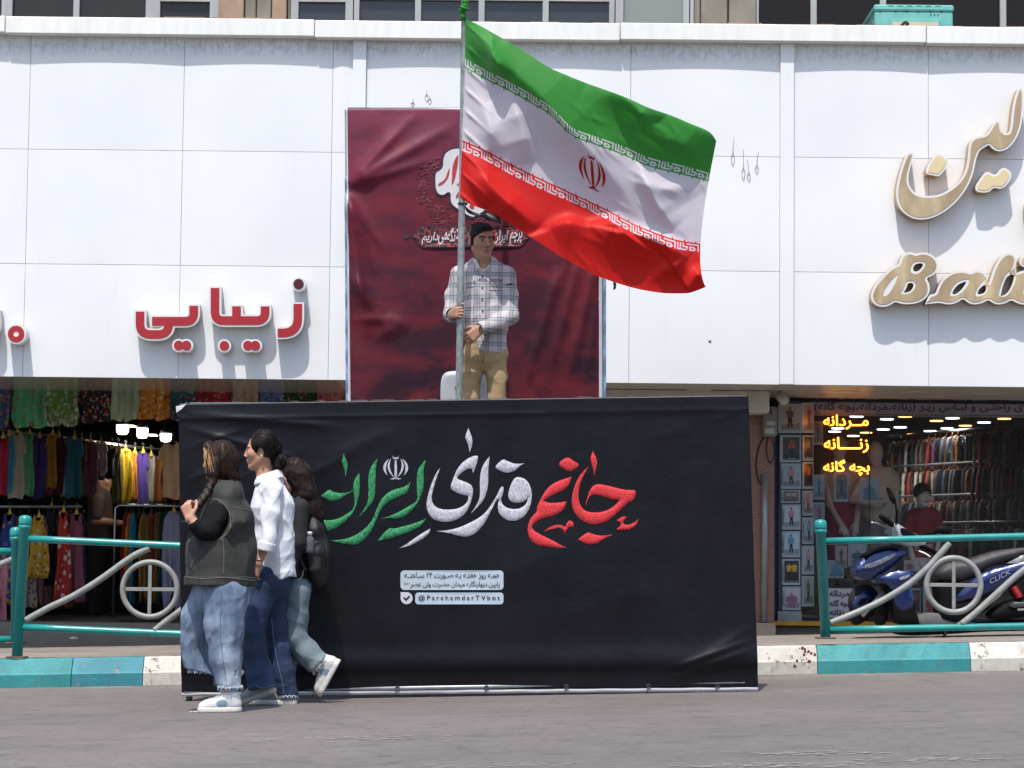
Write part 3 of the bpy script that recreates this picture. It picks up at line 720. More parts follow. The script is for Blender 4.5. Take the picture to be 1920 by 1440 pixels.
red=[q5(L) for L in (
 [(1158,390),(1238,330),(1290,370),(1340,395),(1310,430),(1258,458),(1210,435)],
 [(1445,285),(1470,330),(1484,380),(1472,430),(1458,490),(1450,430),(1425,355)],
 [(1272,495),(1262,540),(1235,585),(1180,620),(1110,650),(1040,692),(1080,712),(1150,712),(1230,698),(1222,740),(1195,780),(1130,815),(1060,830),(1000,850),(955,890),(945,915),(980,950),(1050,985),(1130,1025),(1190,1060),(1235,1077),(1150,1075),(1060,1068),(990,1055),(940,1020),(915,960),(913,910),(930,850),(965,805),(990,785),(988,750),(1010,700),(1050,625),(1100,565),(1180,525),(1240,508)],
 [(1413,412),(1385,460),(1350,530),(1330,610),(1330,690),(1350,745),(1390,780),(1450,792),(1530,785),(1590,760),(1640,720),(1665,690),(1600,680),(1500,648),(1440,640),(1415,660),(1400,700),(1385,740),(1400,670),(1420,610),(1450,570),(1490,555),(1560,568),(1650,592),(1720,607),(1800,605),(1795,650),(1775,695),(1740,705),(1700,740),(1640,800),(1580,850),(1510,880),(1440,887),(1380,870),(1320,825),(1285,770),(1272,700),(1280,630),(1305,550),(1350,470)],
 [(1640,855),(1690,822),(1722,825),(1705,850),(1690,870),(1710,892),(1750,890),(1790,870),(1820,842),(1808,880),(1775,915),(1725,935),(1660,935),(1640,922),(1668,905),(1680,885),(1665,865)],
 [(1045,948),(1090,910),(1140,890),(1200,895),(1225,910),(1235,870),(1260,852),(1290,870),(1288,910),(1255,905),(1232,930),(1215,965),(1210,930),(1180,915),(1120,920)],
 [(1325,1008),(1405,948),(1440,965),(1500,980),(1560,975),(1615,970),(1560,990),(1520,1015),(1480,1045),(1430,1053),(1375,1040)])]
def lens(top,bot,bo,bi,n=10):
    """crescent between two arcs sharing their end points"""
    o=[];i_=[]
    for k in range(n+1):
        t=k/n; y=top[1]+(bot[1]-top[1])*t; xb=top[0]+(bot[0]-top[0])*t; s=math.sin(math.pi*t)**.8
        o.append((xb+bo*s,y)); i_.append((xb+bi*s,y))
    return o+i_[::-1][1:-1]
def emblem():
    ps=[[(-.07,-.6),(.07,-.6),(.10,0),(.09,.55),(0,.95),(-.09,.55),(-.10,0)],[(-.27,-.98),(-.2,-.82),(-.1,-.78),(0,-.84),(.1,-.78),(.2,-.82),(.27,-.98),(.22,-.72),(.1,-.66),(0,-.7),(-.1,-.66),(-.22,-.72)],[(-.5,.86),(-.2,.82),(0,.66),(.2,.82),(.5,.86),(.2,.92),(0,.84),(-.2,.92)]]
    for s in (1,-1):
        for L in (lens((.36,-.72),(.06,.8),.42,.24),lens((.5,-.72),(.64,.6),.42,.2)): ps.append([(s*x,y) for x,y in L])
    return ps
for nm,polys,mt in (('green_lettering',green,EG),('white_lettering',white,EW),('red_lettering',red,ER)):
    b=B()
    for i,L in enumerate(polys):
        plate([chaikin(L,2)],lambda x,y,h,i=i:bpt(x,y,h+.0004*i),.0045,step=4.2,puff=.007,pw=6,b=b)
    b.go(nm,mt,root,True)
b=B()
for L in emblem(): plate([[(742+23.5*x,877+24*y) for x,y in L]],lambda x,y,h:bpt(x,y,h),.005,b=b)
b.go('emblem',EW,root)
# ---- printed notice
IB=M('pale_blue_print','aab9c4',.5,var=.05,vs=20); INK=M('dark_ink','1b1a24',.5,var=0)
def rrect(x0,y0,x1,y1,r,n=6):
    o=[]
    for cx,cy,a0 in ((x1-r,y0+r,-90),(x1-r,y1-r,0),(x0+r,y1-r,90),(x0+r,y0+r,180)):
        for k in range(n+1): a=R(a0+90*k/n); o.append((cx+r*math.cos(a),cy+r*math.sin(a)))
    return o
b=B(); bp=lambda x,y,h:bpt(x,y,h)
for q in ((751,1069.5,944,1106,7),(778.5,1111,944,1133,6)): plate([rrect(*q)],bp,.004,b=b,step=7)
b.go('notice_panel',IB,root)
b=B(); write('همه روز هفته به صورت ۲۴ ساعته'.replace('همه روز','همـه روز').replace('هفته','هفتـه').replace('به صورت','بـه صـورت').replace('ساعته','سـاعتــه'),(758,1073,937,1086),bp,.0075,b,space=.93,bold=.006)
write('پایین دیوارنگاره میدان حضرت ولی عصر',(769,1089,937,1103),bp,.0075,b,space=.93,bold=.006); write('(عج)',(757.5,1091,768,1097),bp,.0075,b)
write('@ParchamdarTVbot',(784.5,1116,937,1127),bp,.0075,b,bold=.012,space=1.45,ar=False)
b.go('notice_lettering',INK,root)
b=B(); a=[(762.5+11.2*math.cos(t),1121.5+11.2*math.sin(t)) for t in np.linspace(-math.pi/2,math.pi,22)]+[(751.3,1110.2)]; plate([a],bp,.004,b=b); b.go('tick_badge',M('badge_white','bfbfc8',.5,var=0),root)
b=B(); plate([[(755.8,1121),(758,1119.2),(761.2,1122.4),(767,1116.4),(769.2,1118.4),(761.4,1126.6)]],bp,.0065,b=b); b.go('tick_mark',INK,root)
# ---- maroon backdrop
BY=17.8
bc=[(651,204),(1122,205),(1124,924),(658,924)]
bk=thing('backdrop_banner','tall maroon backdrop banner with a white lettered medallion standing behind the man','banner',(P(886,900,BY).x,BY,DECK))
def bdrel(px,py):
    h=.006*math.sin(px*.02+py*.006)+.004*math.sin(px*.047-py*.011)
    def ln(x0,y0,x1,y1,w,a):
        dx,dy=x1-x0,y1-y0; L=math.hypot(dx,dy); t=((px-x0)*dx+(py-y0)*dy)/L; d=((py-y0)*dx-(px-x0)*dy)/L
        f=max(0,min(1,t/40))*max(0,min(1,(L-t)/90)); return -1.9*a*f/(1+(d/w)**2)
    for q in ((648,352,790,205,10,.02),(648,352,860,230,12,.02),(648,352,840,290,9,.012),(648,352,700,520,9,.024),(650,360,690,640,10,.026),(650,372,730,480,8,.015),(700,205,720,260,6,.01),(650,500,740,640,11,.02),(655,600,760,600,9,.014),(725,590,765,620,12,.03),(700,640,760,600,10,.02),
              (1120,480,1060,735,10,.016),(1090,470,1020,740,9,.013),(1050,500,980,740,9,.012),(1120,560,1095,745,7,.01),(1120,330,1040,560,10,.01)): h+=ln(*q)
    return h
def bkp(px,py,off=0):
    q=P(px,py,BY); q.y+=bdrel(px,py)-off; return q
n=NT('maroon_print'); v=n.coord('Object'); g=n.coord('Generated'); sx=n.n('SeparateXYZ'); n.l(g,sx.inputs[0])
cl=n.noise(n.coord('Object',(1,1,1.9)),1.9,7,.6,.5); f2=n.noise(n.coord('Object',(1,1,1.9)),3.4,6,.62,.3)
c=n.ramp(sx.outputs[2],[(.25,'21111d'),(.48,'381524'),(.75,'5a1f30'),(1,'75364b')])  # printed gradient by height, with sheen painted into the paler top
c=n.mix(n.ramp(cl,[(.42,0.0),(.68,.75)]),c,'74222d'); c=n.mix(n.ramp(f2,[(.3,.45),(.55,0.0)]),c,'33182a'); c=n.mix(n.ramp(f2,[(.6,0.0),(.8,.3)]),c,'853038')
n.base(c); n.set(Roughness=.5); n.b.inputs['Specular IOR Level'].default_value=.22; n.bump(n.noise(v,9,4),.15,.02); MAR=n.m
def bilq(co,u,v):
    a,b_,c,d=[np.array(q,float) for q in co]; return (a*(1-u)+b_*u)*(1-v)+(d*(1-u)+c*u)*v
nu,nv=130,190; V=[bkp(*bilq(bc,i/nu,j/nv)) for j in range(nv+1) for i in range(nu+1)]
F=[(j*(nu+1)+i,(j+1)*(nu+1)+i,(j+1)*(nu+1)+i+1,j*(nu+1)+i+1) for j in range(nv) for i in range(nu)]
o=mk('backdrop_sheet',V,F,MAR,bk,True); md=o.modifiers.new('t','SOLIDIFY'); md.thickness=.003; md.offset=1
def edge(name,co,mat,off,mo=0):
    V=[];F=[]
    for j in range(101):
        for u in (0,1): p=bilq(co,u,j/100); V.append(bkp(p[0],p[1],off+.004*math.sin(j*.7+u)*mo))
    F=[(2*i,2*i+2,2*i+3,2*i+1) for i in range(100)]; o=mk(name,V,F,mat,bk,True); md=o.modifiers.new('t','SOLIDIFY'); md.thickness=.003; return o
edge('white_border',[(649,202),(651.5,202),(659.5,924),(654,924)],WV,.004)
edge('white_border',[(1121.5,204),(1129,204),(1130,924),(1123.5,924)],WV,.003)
edge('white_border',[(649,201.5),(1122,202.8),(1122,206),(649,204.5)],WV,.003) if False else None
BT=M('blue_tarpaulin','6f8fae',.4,var=.25,vs=20,bump=.5,bs=25)
edge('tarpaulin_edge',[(1129.5,206),(1136,206),(1137,924),(1130.5,924)],BT,-.02,2); edge('tarpaulin_edge',[(646,330),(649.5,330),(655,924),(649,924)],BT,-.02,2)
for (a,c) in (((652,206),(658,924)),((1126,206),(1128,924))): B().tube([P(*a,BY+.05),P(*c,BY+.05)],.022,10).go('frame_tube',GALV,bk,True)
B().tube([P(652,207,BY+.05),P(1126,208,BY+.05)],.022,10).go('frame_tube',GALV,bk,True)
for (a,c) in (((652,924),(1,0)),((1128,924),(1,0))):
    p=P(a[0],924,BY+.05); B().tube([p+Vector((0,.0,1.0)),p+Vector((0,.45,-1.15))],.02,8).go('prop_tube',GALV,bk,True)
q6=lambda L:[(750+x/6.546,260+y/6.546) for x,y in L]
blob=q6([(755,105),(680,108),(600,130),(540,180),(510,260),(515,360),(425,410),(415,480),(420,620),(450,690),(520,720),(560,700),(610,665),(600,760),(630,830),(700,880),(760,915),(820,955),(890,985),(950,960),(1060,890),(1110,800),(1090,660),(1180,700),(1250,640),(1260,480),(1240,400),(1130,350),(1120,240),(1070,160),(980,115),(860,100)])
def inset(poly,d):
    a=np.array(poly,float); ar=.5*np.sum(a[:,0]*np.roll(a[:,1],-1)-np.roll(a[:,0],-1)*a[:,1]); s=1 if ar>0 else -1
    e=np.roll(a,-1,0)-np.roll(a,1,0); nn=np.stack([-e[:,1],e[:,0]],1)*s; nn/=np.linalg.norm(nn,axis=1)[:,None]+1e-9; return a+nn*d
bl=chaikin(blob,2,30); kp=lambda x,y,h:bkp(x,y,h)
NAV=M('navy_print','26242f',.5,var=.1); WPR=M('white_print','c9c6cb',.5,var=.05,vs=20); RPR=M('red_print','a82f38',.5,var=.2,vs=40); PK=M('pink_line_print','8e4a56',.5,var=.1)
b=B(); plate([inset(bl,-.6)],kp,.008,step=7,b=b,back=False); b.go('medallion_outline',NAV,bk)
b=B(); plate([inset(bl,2.9)],kp,.012,step=7,b=b,back=False); b.go('medallion',WPR,bk)
b=B()
for L in ([(610,365),(605,430),(590,480),(550,540),(500,575),(465,580),(480,550),(530,525),(565,480),(580,430),(595,385)],[(715,200),(712,300),(690,430),(665,530),(632,570),(640,480),(640,380),(660,290),(690,230)],[(745,370),(718,400),(745,445),(850,500),(880,450),(820,380)],[(745,535),(690,568),(745,580),(880,560),(860,530)],[(740,625),(692,690),(683,735),(745,700),(860,650),(830,610)],[(840,830),(885,870),(920,850),(890,800)],[(930,300),(950,420),(920,560),(900,420)],[(1000,380),(1080,420),(1150,560),(1060,600),(980,560)]): plate([chaikin(q6(L),2)],kp,.0155,step=5,b=b,back=False)
b.go('medallion_lettering',RPR,bk)
# arabesque of thin curls around the medallion
b=B(); r_=random.Random(21)
def curl(cx,cy,r,a0,turn,w=.0017):
    pts=[]; t=0
    for k in range(13): a=a0+turn*k/12; rr=r*(1-.6*k/12); pts.append(bkp(cx+rr*math.cos(a),cy+rr*math.sin(a),.006))
    b.tube(pts,w,5,cap=False,flat=.5)
for side in (0,1):
    for k in range(44):
        t=k/44; a=math.pi*(.62+.78*t); cx=868+78*math.cos(a)*(1 if not side else -1)+r_.gauss(0,6); cy=356-62*math.sin(a)*1.0+r_.gauss(0,6)
        curl(cx,cy,r_.uniform(5,11),r_.uniform(0,6.3),r_.choice((-1,1))*r_.uniform(4,7))
        if k%4==0:
            for f in range(5): curl(cx+4*math.cos(f*1.257),cy+4*math.sin(f*1.257),2.6,f*1.257-2.2,5.5,.0015)
for k in range(22): curl(800+r_.uniform(-6,120),404+r_.gauss(0,7),r_.uniform(4,9),r_.uniform(0,6.3),r_.choice((-1,1))*5)
b.go('arabesque',PK,bk,True)
# cartouche with the slogan
cart=q6([(140,1205),(190,1160),(215,1120),(270,1072),(1410,1066),(1480,1110),(1540,1165),(1600,1215),(1550,1260),(1530,1300),(1470,1338),(270,1348),(215,1290),(190,1245)])
b=B(); plate([cart],kp,.008,step=9,b=b,back=False); plate([q6([(40,1205),(80,1165),(105,1195),(145,1203),(105,1215),(80,1245)])],kp,.008,b=b,back=False); b.go('cartouche',NAV,bk)
n=NT('scroll_print'); vo=n.n('TexVoronoi',feature='DISTANCE_TO_EDGE'); vo.inputs['Scale'].default_value=26; nz=n.n('TexNoise'); nz.inputs['Scale'].default_value=18
tc=n.coord('Object'); n.l(tc,nz.inputs['Vector']); mx=n.n('Mix',data_type='RGBA'); mx.inputs[0].default_value=.018; n.l(tc,mx.inputs[6]); n.l(nz.outputs['Color'],mx.inputs[7]); n.l(mx.outputs[2],vo.inputs['Vector'])
n.base(n.ramp(vo.outputs['Distance'],[(.02,'a83238'),(.045,'8a2c34'),(.08,'1f1c24')])); n.set(Roughness=.5)
b=B(); plate([inset(cart,2.2)],kp,.012,step=9,b=b,back=False); b.go('scrollwork',n.m,bk)
b=B()
for s,q in (('پرچم',(1345,1140,1500,1305)),('ایران',(1140,1130,1330,1290)),('را',(1030,1120,1100,1260)),('با',(860,1110,960,1280)),('لا',(690,1085,745,1235)),('نگه',(580,1095,680,1265)),('می',(470,1150,580,1305)),('داریم',(270,1150,470,1305))):
    x0,y0,x1,y1=q; write(s,(750+x0/6.546,260+y0/6.546,750+x1/6.546,260+y1/6.546),kp,.017,b,bold=.012,shear=.25)
b.go('slogan_lettering',WPR,bk)
# ---- grey chair on the platform
ch=thing('grey_chair','light grey chair with a rounded back standing on the platform behind the man','chair',(P(871,900,17.35).x,17.2,DECK))
CHG=M('grey_leatherette','9fa3a8',.45,var=.06,vs=8)
yb=17.4; L=chaikin([(826,770),(826,715),(832,700),(846,696),(896,695),(909,700),(914,715),(916,770),(912,800),(830,800)],2,20)
plate([L],onplane(yb),.03,'backrest',CHG,ch,step=5,puff=.02,pw=10)
d=[(858+4.5*math.cos(t)*1.2,727+5*math.sin(t)) for t in np.linspace(0,6.28,14)[:-1]]; plate([d],onplane(yb-.052),.003,'red_badge',M('red_sticker','b5202c',.5,var=0),ch)
xa,xb=P(830,800,yb).x,P(912,800,yb).x
B().box((xa,16.98,DECK+.42),(xb,yb-.0,DECK+.48),0,.02).go('seat',CHG,ch,True)
for x in (xa+.02,xb-.02):
    for y in (17.0,yb-.02): B().tube([(x,y,DECK),(x,y,DECK+.43 if y<17.2 else DECK+.5)],.013,8).go('leg',BLKP,ch,True)
# ================================================================ FLAG
PY_=16.68
fl=thing('flag','large green, white and red flag with a red emblem flying from a grey steel pole','flag',(P(860,925,PY_).x,PY_,DECK))
pb=P(860.5,760,PY_); pt=P(871.5,0,PY_); d=(pt-pb); pole0=pb+d*((DECK-pb.z)/d.z)
n=NT('weathered_pole'); v=n.coord('Object'); c=n.ramp(n.noise(n.coord('Object',(1,1,.5)),22,5,.7),[(.3,'5c6262'),(.5,'868d8d'),(.7,'9ba2a1')]); n.base(c); n.set(Roughness=.5,Metallic=.35); n.bump(n.noise(v,60,4),.3,.004)
npl=28; pts=[pole0+(pt+d*.75-pole0)*(i/npl) for i in range(npl+1)]
B().tube(pts,[.0235]*10+[.022]*(npl-9),18).go('pole',n.m,fl,True)
q3=lambda L:np.array([(840+x/2.483,y/2.483) for x,y in L])
cv=[q3([(76,86),(130,110),(200,148),(330,223),(460,308),(560,353),(660,393),(760,428),(850,463),(930,500),(1040,538),(1130,576),(1215,613),(1249,656)]),
    q3([(78,322),(175,377),(290,434),(405,498),(480,546),(575,636),(690,681),(810,726),(935,781),(1075,816),(1212,851)]),
    q3([(66,645),(165,687),(280,749),(395,806),(510,861),(620,912),(740,969),(860,1032),(960,1074),(1060,1108),(1176,1128)]),
    q3([(56,915),(105,952),(200,988),(280,1036),(350,1082),(430,1132),(530,1196),(650,1262),(700,1287),(850,1337),(980,1362),(1070,1366),(1130,1362),(1200,1336)])]
def resamp(c,us):
    c=cat(c,8); L=np.r_[0,np.cumsum(np.hypot(*np.diff(c,axis=0).T))]; L/=L[-1]
    return np.stack([np.interp(us,L,c[:,0]),np.interp(us,L,c[:,1])],1)
T=["#.#.#..#########.","#.#.#..........#.","#.#.####.####..#.","#.#....#.#..##.#.","#######..####..#."]
TW=len(T[0]); NT_=11
NU=NT_*TW*4; us=np.linspace(0,1,NU+1)
bh=.058   # height of one script band as a share of the flag
vs=np.concatenate([np.linspace(0,1/3-bh,60)[:-1],np.linspace(1/3-bh,1/3,22)[:-1],np.linspace(1/3,2/3,70)[:-1],np.linspace(2/3,2/3+bh,22)[:-1],np.linspace(2/3+bh,1,64)])
Cs=[resamp(c,us) for c in cv]; kn=[0,1/3,2/3,1]
G=np.zeros((len(vs),NU+1,2))
for j,v in enumerate(vs):
    for i,k in enumerate(kn):
        w_=1
        for m_ in range(4):
            if m_!=i: w_*=(v-kn[m_])/(k-kn[m_])
        G[j]+=w_*Cs[i]
# relief of the blown cloth: crests towards the viewer, each with a soft and a steep flank
def poly_ridge(Gp,line,amp,wl,wr,pw=1.6):
    """wl: falloff on the right/upper side, wr: falloff on the left/lower side (pixels)"""
    L=cat(line,6); am=np.interp(np.linspace(0,1,len(L)),np.linspace(0,1,len(amp)),amp); best=np.full(Gp.shape[:2],1e9); sg=np.zeros(Gp.shape[:2]); aa=np.zeros(Gp.shape[:2])
    for i in range(len(L)-1):
        a=L[i]; e=L[i+1]-a; ee=e@e+1e-9; r_=Gp-a; t=np.clip((r_@e)/ee,0,1); dx=r_-t[...,None]*e; dd=np.hypot(dx[...,0],dx[...,1])
        s=e[0]*r_[...,1]-e[1]*r_[...,0]; m_=dd<best; best=np.where(m_,dd,best); sg=np.where(m_,s,sg); aa=np.where(m_,am[i]+(am[i+1]-am[i])*t,aa)
    w_=np.where(sg>0,wr,wl); return -aa*np.exp(-(best/w_)**pw)
U,Vv=np.meshgrid(us,vs)
D=-.04*np.sin(U*2.2)+.10*U
z3=lambda L:[(840+x/2.483,y/2.483) for x,y in L]
D+=poly_ridge(G,z3([(120,105),(230,240),(330,350),(440,450),(560,590),(680,720),(800,860),(930,1060)]),[.08,.17,.22,.25,.24,.19,.13,.05],150,40)
D+=poly_ridge(G,z3([(85,100),(150,180),(230,300),(265,370)]),[.04,.09,.10,.0],16,26)
D+=poly_ridge(G,z3([(80,110),(110,180),(160,270)]),[.03,.06,.0],12,16)
D+=poly_ridge(G,z3([(80,340),(150,480),(200,620),(215,720)]),[.0,.06,.07,.0],18,26)
D+=poly_ridge(G,z3([(270,430),(320,540),(355,650),(378,760)]),[.0,.10,.10,.0],16,50)
D+=poly_ridge(G,z3([(70,700),(110,840),(190,960)]),[.0,.07,.0],16,14)
D+=poly_ridge(G,z3([(75,690),(170,830),(290,950),(420,1060)]),[.0,.09,.11,.0],18,26)
D+=poly_ridge(G,z3([(800,430),(900,530),(925,600),(990,640),(1100,680),(1180,760)]),[.06,.13,.12,.11,.10,.02],34,20)
D+=poly_ridge(G,z3([(640,385),(850,468),(1040,545),(1215,620)]),[.02,.10,.12,.10],18,36)
D+=poly_ridge(G,z3([(880,760),(930,860),(990,980),(1060,1060)]),[.02,.09,.09,.02],26,13)
D+=poly_ridge(G,z3([(480,1060),(560,1036),(650,1055),(760,1040),(800,1060)]),[.03,.09,.06,.10,.07],10,60)
D+=poly_ridge(G,z3([(820,1080),(950,1110),(1060,1165),(1115,1210)]),[.08,.11,.11,.02],14,34)
D+=poly_ridge(G,z3([(960,1280),(1060,1240),(1110,1215)]),[.02,.05,.01],12,16)
D+=poly_ridge(G,z3([(1120,1350),(1165,1280),(1200,1330)]),[.02,.08,.04],14,20)
D+=poly_ridge(G,z3([(900,850),(1000,880),(1100,870)]),[.02,.04,.02],12,16)
rs=np.random.RandomState(3)
for k in range(10):
    a=rs.uniform(-.9,.5); f=rs.uniform(.03,.09); D+=.0012*np.sin(f*(G[...,0]*math.cos(a)+G[...,1]*math.sin(a))+rs.rand()*6.3)*np.clip(U*5,0,1)
for k in range(70):       # small crumples near the fly
    cx,cy=rs.uniform(1080,1330),rs.uniform(190,530); an=rs.uniform(.2,1.3); ca,sa=math.cos(an),math.sin(an)
    x_=(G[...,0]-cx)*ca+(G[...,1]-cy)*sa; y_=-(G[...,0]-cx)*sa+(G[...,1]-cy)*ca; D-=rs.uniform(.002,.009)*np.exp(-(x_/22)**2-(y_/4)**2)
for _ in range(5):
    D[:,1:-1]=(D[:,:-2]+2*D[:,1:-1]+D[:,2:])/4; D[1:-1]=(D[:-2]+2*D[1:-1]+D[2:])/4
for _ in range(4): D[:,2:-2]=(D[:,:-4]+2*D[:,2:-2]+D[:,4:])/4
D*=np.clip(U*9,0,1)**.8
# gathers beside the pole
for k in range(9):
    y0=40+k*41; D-=.016*np.exp(-((G[...,1]-y0-(G[...,0]-868)*.9)/5)**2)*np.exp(-(U*13)**1.5)*np.clip(U*40,0,1)
D+=.0-.024
def fl_pt(g,dd):
    d=np.array(Fv)[None]+np.outer((g[:,0]-960)/FPX,np.array(Rv))-np.outer((g[:,1]-720)/FPX,np.array(Uv)); Yq=PY_+dd
    t=Yq/d[:,1]; return np.stack([d[:,0]*t,Yq,CZ+d[:,2]*t],1)
FP=fl_pt(G.reshape(-1,2),D.reshape(-1)).reshape(G.shape[0],G.shape[1],3)
def cloth(name,col,b2=None):
    n=NT(name); v=n.coord('Object'); tr=n.n('BsdfTranslucent'); tr.inputs[0].default_value=lin(b2 or col); n.base(col); n.set(Roughness=.55); n.b.inputs['Specular IOR Level'].default_value=.25
    n.b.inputs['Sheen Weight'].default_value=.05; mx=n.n('MixShader'); mx.inputs[0].default_value=.2
    n.l(n.b.outputs[0],mx.inputs[1]); n.l(tr.outputs[0],mx.inputs[2]); n.l(mx.outputs[0],n.out.inputs[0])
    n.bump(n.noise(v,26,5,.65),.18,.01); n.l(n.t.nodes['Bump'].outputs[0],tr.inputs['Normal']); return n.m
CG=cloth('green_cloth','2f7d2e','3d9a35'); CW=cloth('white_cloth','c3bcc4'); CR=cloth('red_cloth','c01812','d0201a')
fm=np.zeros((len(vs)-1,NU),int); vc=.5*(vs[1:]+vs[:-1])
for j,v in enumerate(vc):
    if v<1/3-bh: fm[j]=0
    elif v<1/3 or 2/3<v<2/3+bh:
        up=v<1/3; k=(v-(1/3-bh))/bh if up else (v-2/3)/bh; r=int(k*7)
        for i in range(NU):
            tx=(i//4)%TW; row=None
            if up: row=r if r<5 else None
            else: row=r-2 if r>=2 else None
            ln_=row is not None and 0<=row<5 and T[row][tx]=='#'
            fm[j,i]=1 if ln_ else (0 if up else 2)
            if not up and r==0: fm[j,i]=2 if tx in(5,13) else 1
            if up and r==6: fm[j,i]=0 if tx in(5,13) else 1
    elif v<2/3: fm[j]=1
    else: fm[j]=2
n1=NU+1; F=[]
for j in range(len(vs)-1):
    for i in range(NU): F.append((j*n1+i,(j+1)*n1+i,(j+1)*n1+i+1,j*n1+i+1))
mk('cloth',FP.reshape(-1,3),F,[CG,CW,CR],fl,True,fm.reshape(-1))
# emblem on both faces of the cloth
ec=(1111,322); k=np.argmin(((G-np.array(ec))**2).sum(-1)); jc,ic=np.unravel_index(k,G.shape[:2])
du=1/(np.hypot(*(G[jc,ic+20]-G[jc,ic-20]))/(us[ic+20]-us[ic-20])); dv=1/(np.hypot(*(G[jc+5,ic]-G[jc-5,ic]))/(vs[jc+5]-vs[jc-5]))
nrm=np.cross(np.gradient(FP,axis=1),np.gradient(FP,axis=0)); nrm/=np.linalg.norm(nrm,axis=2)[...,None]+1e-12
if nrm[jc,ic,1]>0: nrm=-nrm
def on_cloth(x,y,h):
    u=us[ic]+x*27*du+y*3*du; v=vs[jc]+y*35*dv; fi=min(max(u*NU,0),NU-1.001); j=min(max(np.searchsorted(vs,v)-1,0),len(vs)-2); a=fi-int(fi); b_=(v-vs[j])/(vs[j+1]-vs[j]); i=int(fi)
    lerp=lambda A:(A[j,i]*(1-a)+A[j,i+1]*a)*(1-b_)+(A[j+1,i]*(1-a)+A[j+1,i+1]*a)*b_
    return tuple(lerp(FP)+lerp(nrm)*h)
ERD=cloth('emblem_red','a01418')
b=B()
for L in emblem():
    for hh in (.003,-.003): plate([L],on_cloth,hh,step=.12,b=b,back=False)
b.go('emblem',ERD,fl,True)
# twisted tie at the head of the pole and its knot
b=B(); tw=[P(871,37,PY_-.02),P(866,24,PY_-.03),P(869,14,PY_-.035),P(873,7,PY_-.03),P(871,-4,PY_-.02),P(872,-30,PY_-.03)]
b.tube(cat(tw,6),[.012+.012*abs(math.sin(i*.55)) for i in range(31)],10); b.tube(cat([P(864,12,PY_-.05),P(872,16,PY_-.06),P(878,18,PY_-.03)],5),.011,8); b.go('cloth_tie',CG,fl,True)
BR=M('black_ribbon','161518',.5,var=.1)
rp=cat([P(869,382,PY_-.03),P(876,394,PY_-.05),P(892,402,PY_-.02),P(912,406,PY_-.05),P(938,412,PY_-.03)],8); V=[];F=[]
wd=np.interp(np.linspace(0,1,len(rp)),[0,.15,.5,.68,.72,1],[.02,.035,.022,.018,.045,.055])
for i,p in enumerate(rp): V+=[tuple(p+np.array([.0,0,wd[i]*.5])),tuple(p+np.array([wd[i]*.15,-.015*math.sin(i*.5),-wd[i]*.5]))]
F=[(2*i,2*i+1,2*i+3,2*i+2) for i in range(len(rp)-1)]
o=mk('black_ribbon',V,F,BR,fl,True); md=o.modifiers.new('t','SOLIDIFY'); md.thickness=.003
B().torus(tuple(P(867.5,382,PY_)),.025,.009,20,8,axis='z').go('ribbon_knot',BR,fl,True)
# bunting stub under the flag and a stray thread
B().tube(cat([P(1148,519,16.9),P(1151,528,16.9),P(1153,536,16.9),P(1151,543,16.9)],4),[.003,.003,.003,.003,.004,.008,.011,.01,.008,.009,.009,.007,.004],7).go('cord_end',BR,fl,True)
# ================================================================ PEOPLE: shared builders
from mathutils.bvhtree import BVHTree
def gY(px,py):
    Y=15.5
    for _ in range(30):
        p=P(px,py,Y); Y*=(CZ-ground(p.x,Y))/max(1e-3,(CZ-p.z))
    return Y
def fr(f,u):
    f=Vector(f).normalized(); u=Vector(u); u=(u-f*u.dot(f)).normalized(); return f,u,f.cross(u)
def head(F,c,f,u,s=1.0,jaw=1.0,ears=True,nose=0):
    """skull, face and ears round c; f looks ahead, u is up. returns a local->world function"""
    f,u,r=fr(f,u); c=Vector(c)
    W=lambda x,y,z:c+(r*x+f*y+u*z)*s
    rot=[[r[i],f[i],u[i]] for i in range(3)]
    e=lambda p,rad,k=.02,op='u':F.ell(W(*p),[q*s for q in rad],k*s,op,rot)
    cp=lambda a,b_,r0,r1=None,k=.015,op='u':F.cap(W(*a),W(*b_),r0*s,(r1 or r0)*s,k*s,op)
    e((0,-.014,.036),(.074,.094,.084)); e((0,.026,-.028),(.060*jaw,.064,.082),.03)
    for q in (-1,1):
        cp((q*.050*jaw,.0,-.05),(q*.02,.052,-.098),.022,.018,.03); e((q*.043,.052,-.022),(.024,.026,.024),.03)
    e((0,.064,-.102),(.022,.02,.017),.02)
    cp((-.036,.079,.020),(.036,.079,.020),.010,.010,.016)
    for q in (-1,1): e((q*.031,.098,-.001),(.016,.016,.011),.012,'s'); e((q*.031,.072,-.001),(.0135,.0135,.0125),.003)
    cp((0,.086,.014),(0,.110-nose,-.028),.0075,.0105-nose*.25,.010); 
    for q in (-1,1): e((q*.011,.097-nose*.6,-.034),(.009,.012,.008),.007)
    cp((-.017,.084,-.058),(.017,.084,-.058),.0055,None,.007); e((0,.09,-.058),(.013,.007,.006),.006); cp((-.014,.083,-.070),(.014,.083,-.070),.0065,None,.007); e((0,.088,-.071),(.012,.007,.007),.006)
    cp((-.02,.094,-.0642),(.02,.094,-.0642),.0025,None,.003,'s')
    if ears:
        for q in (-1,1): e((q*.075,-.012,-.006),(.010,.020,.032),.008); e((q*.083,-.006,-.004),(.006,.010,.018),.006,'s')
    return W
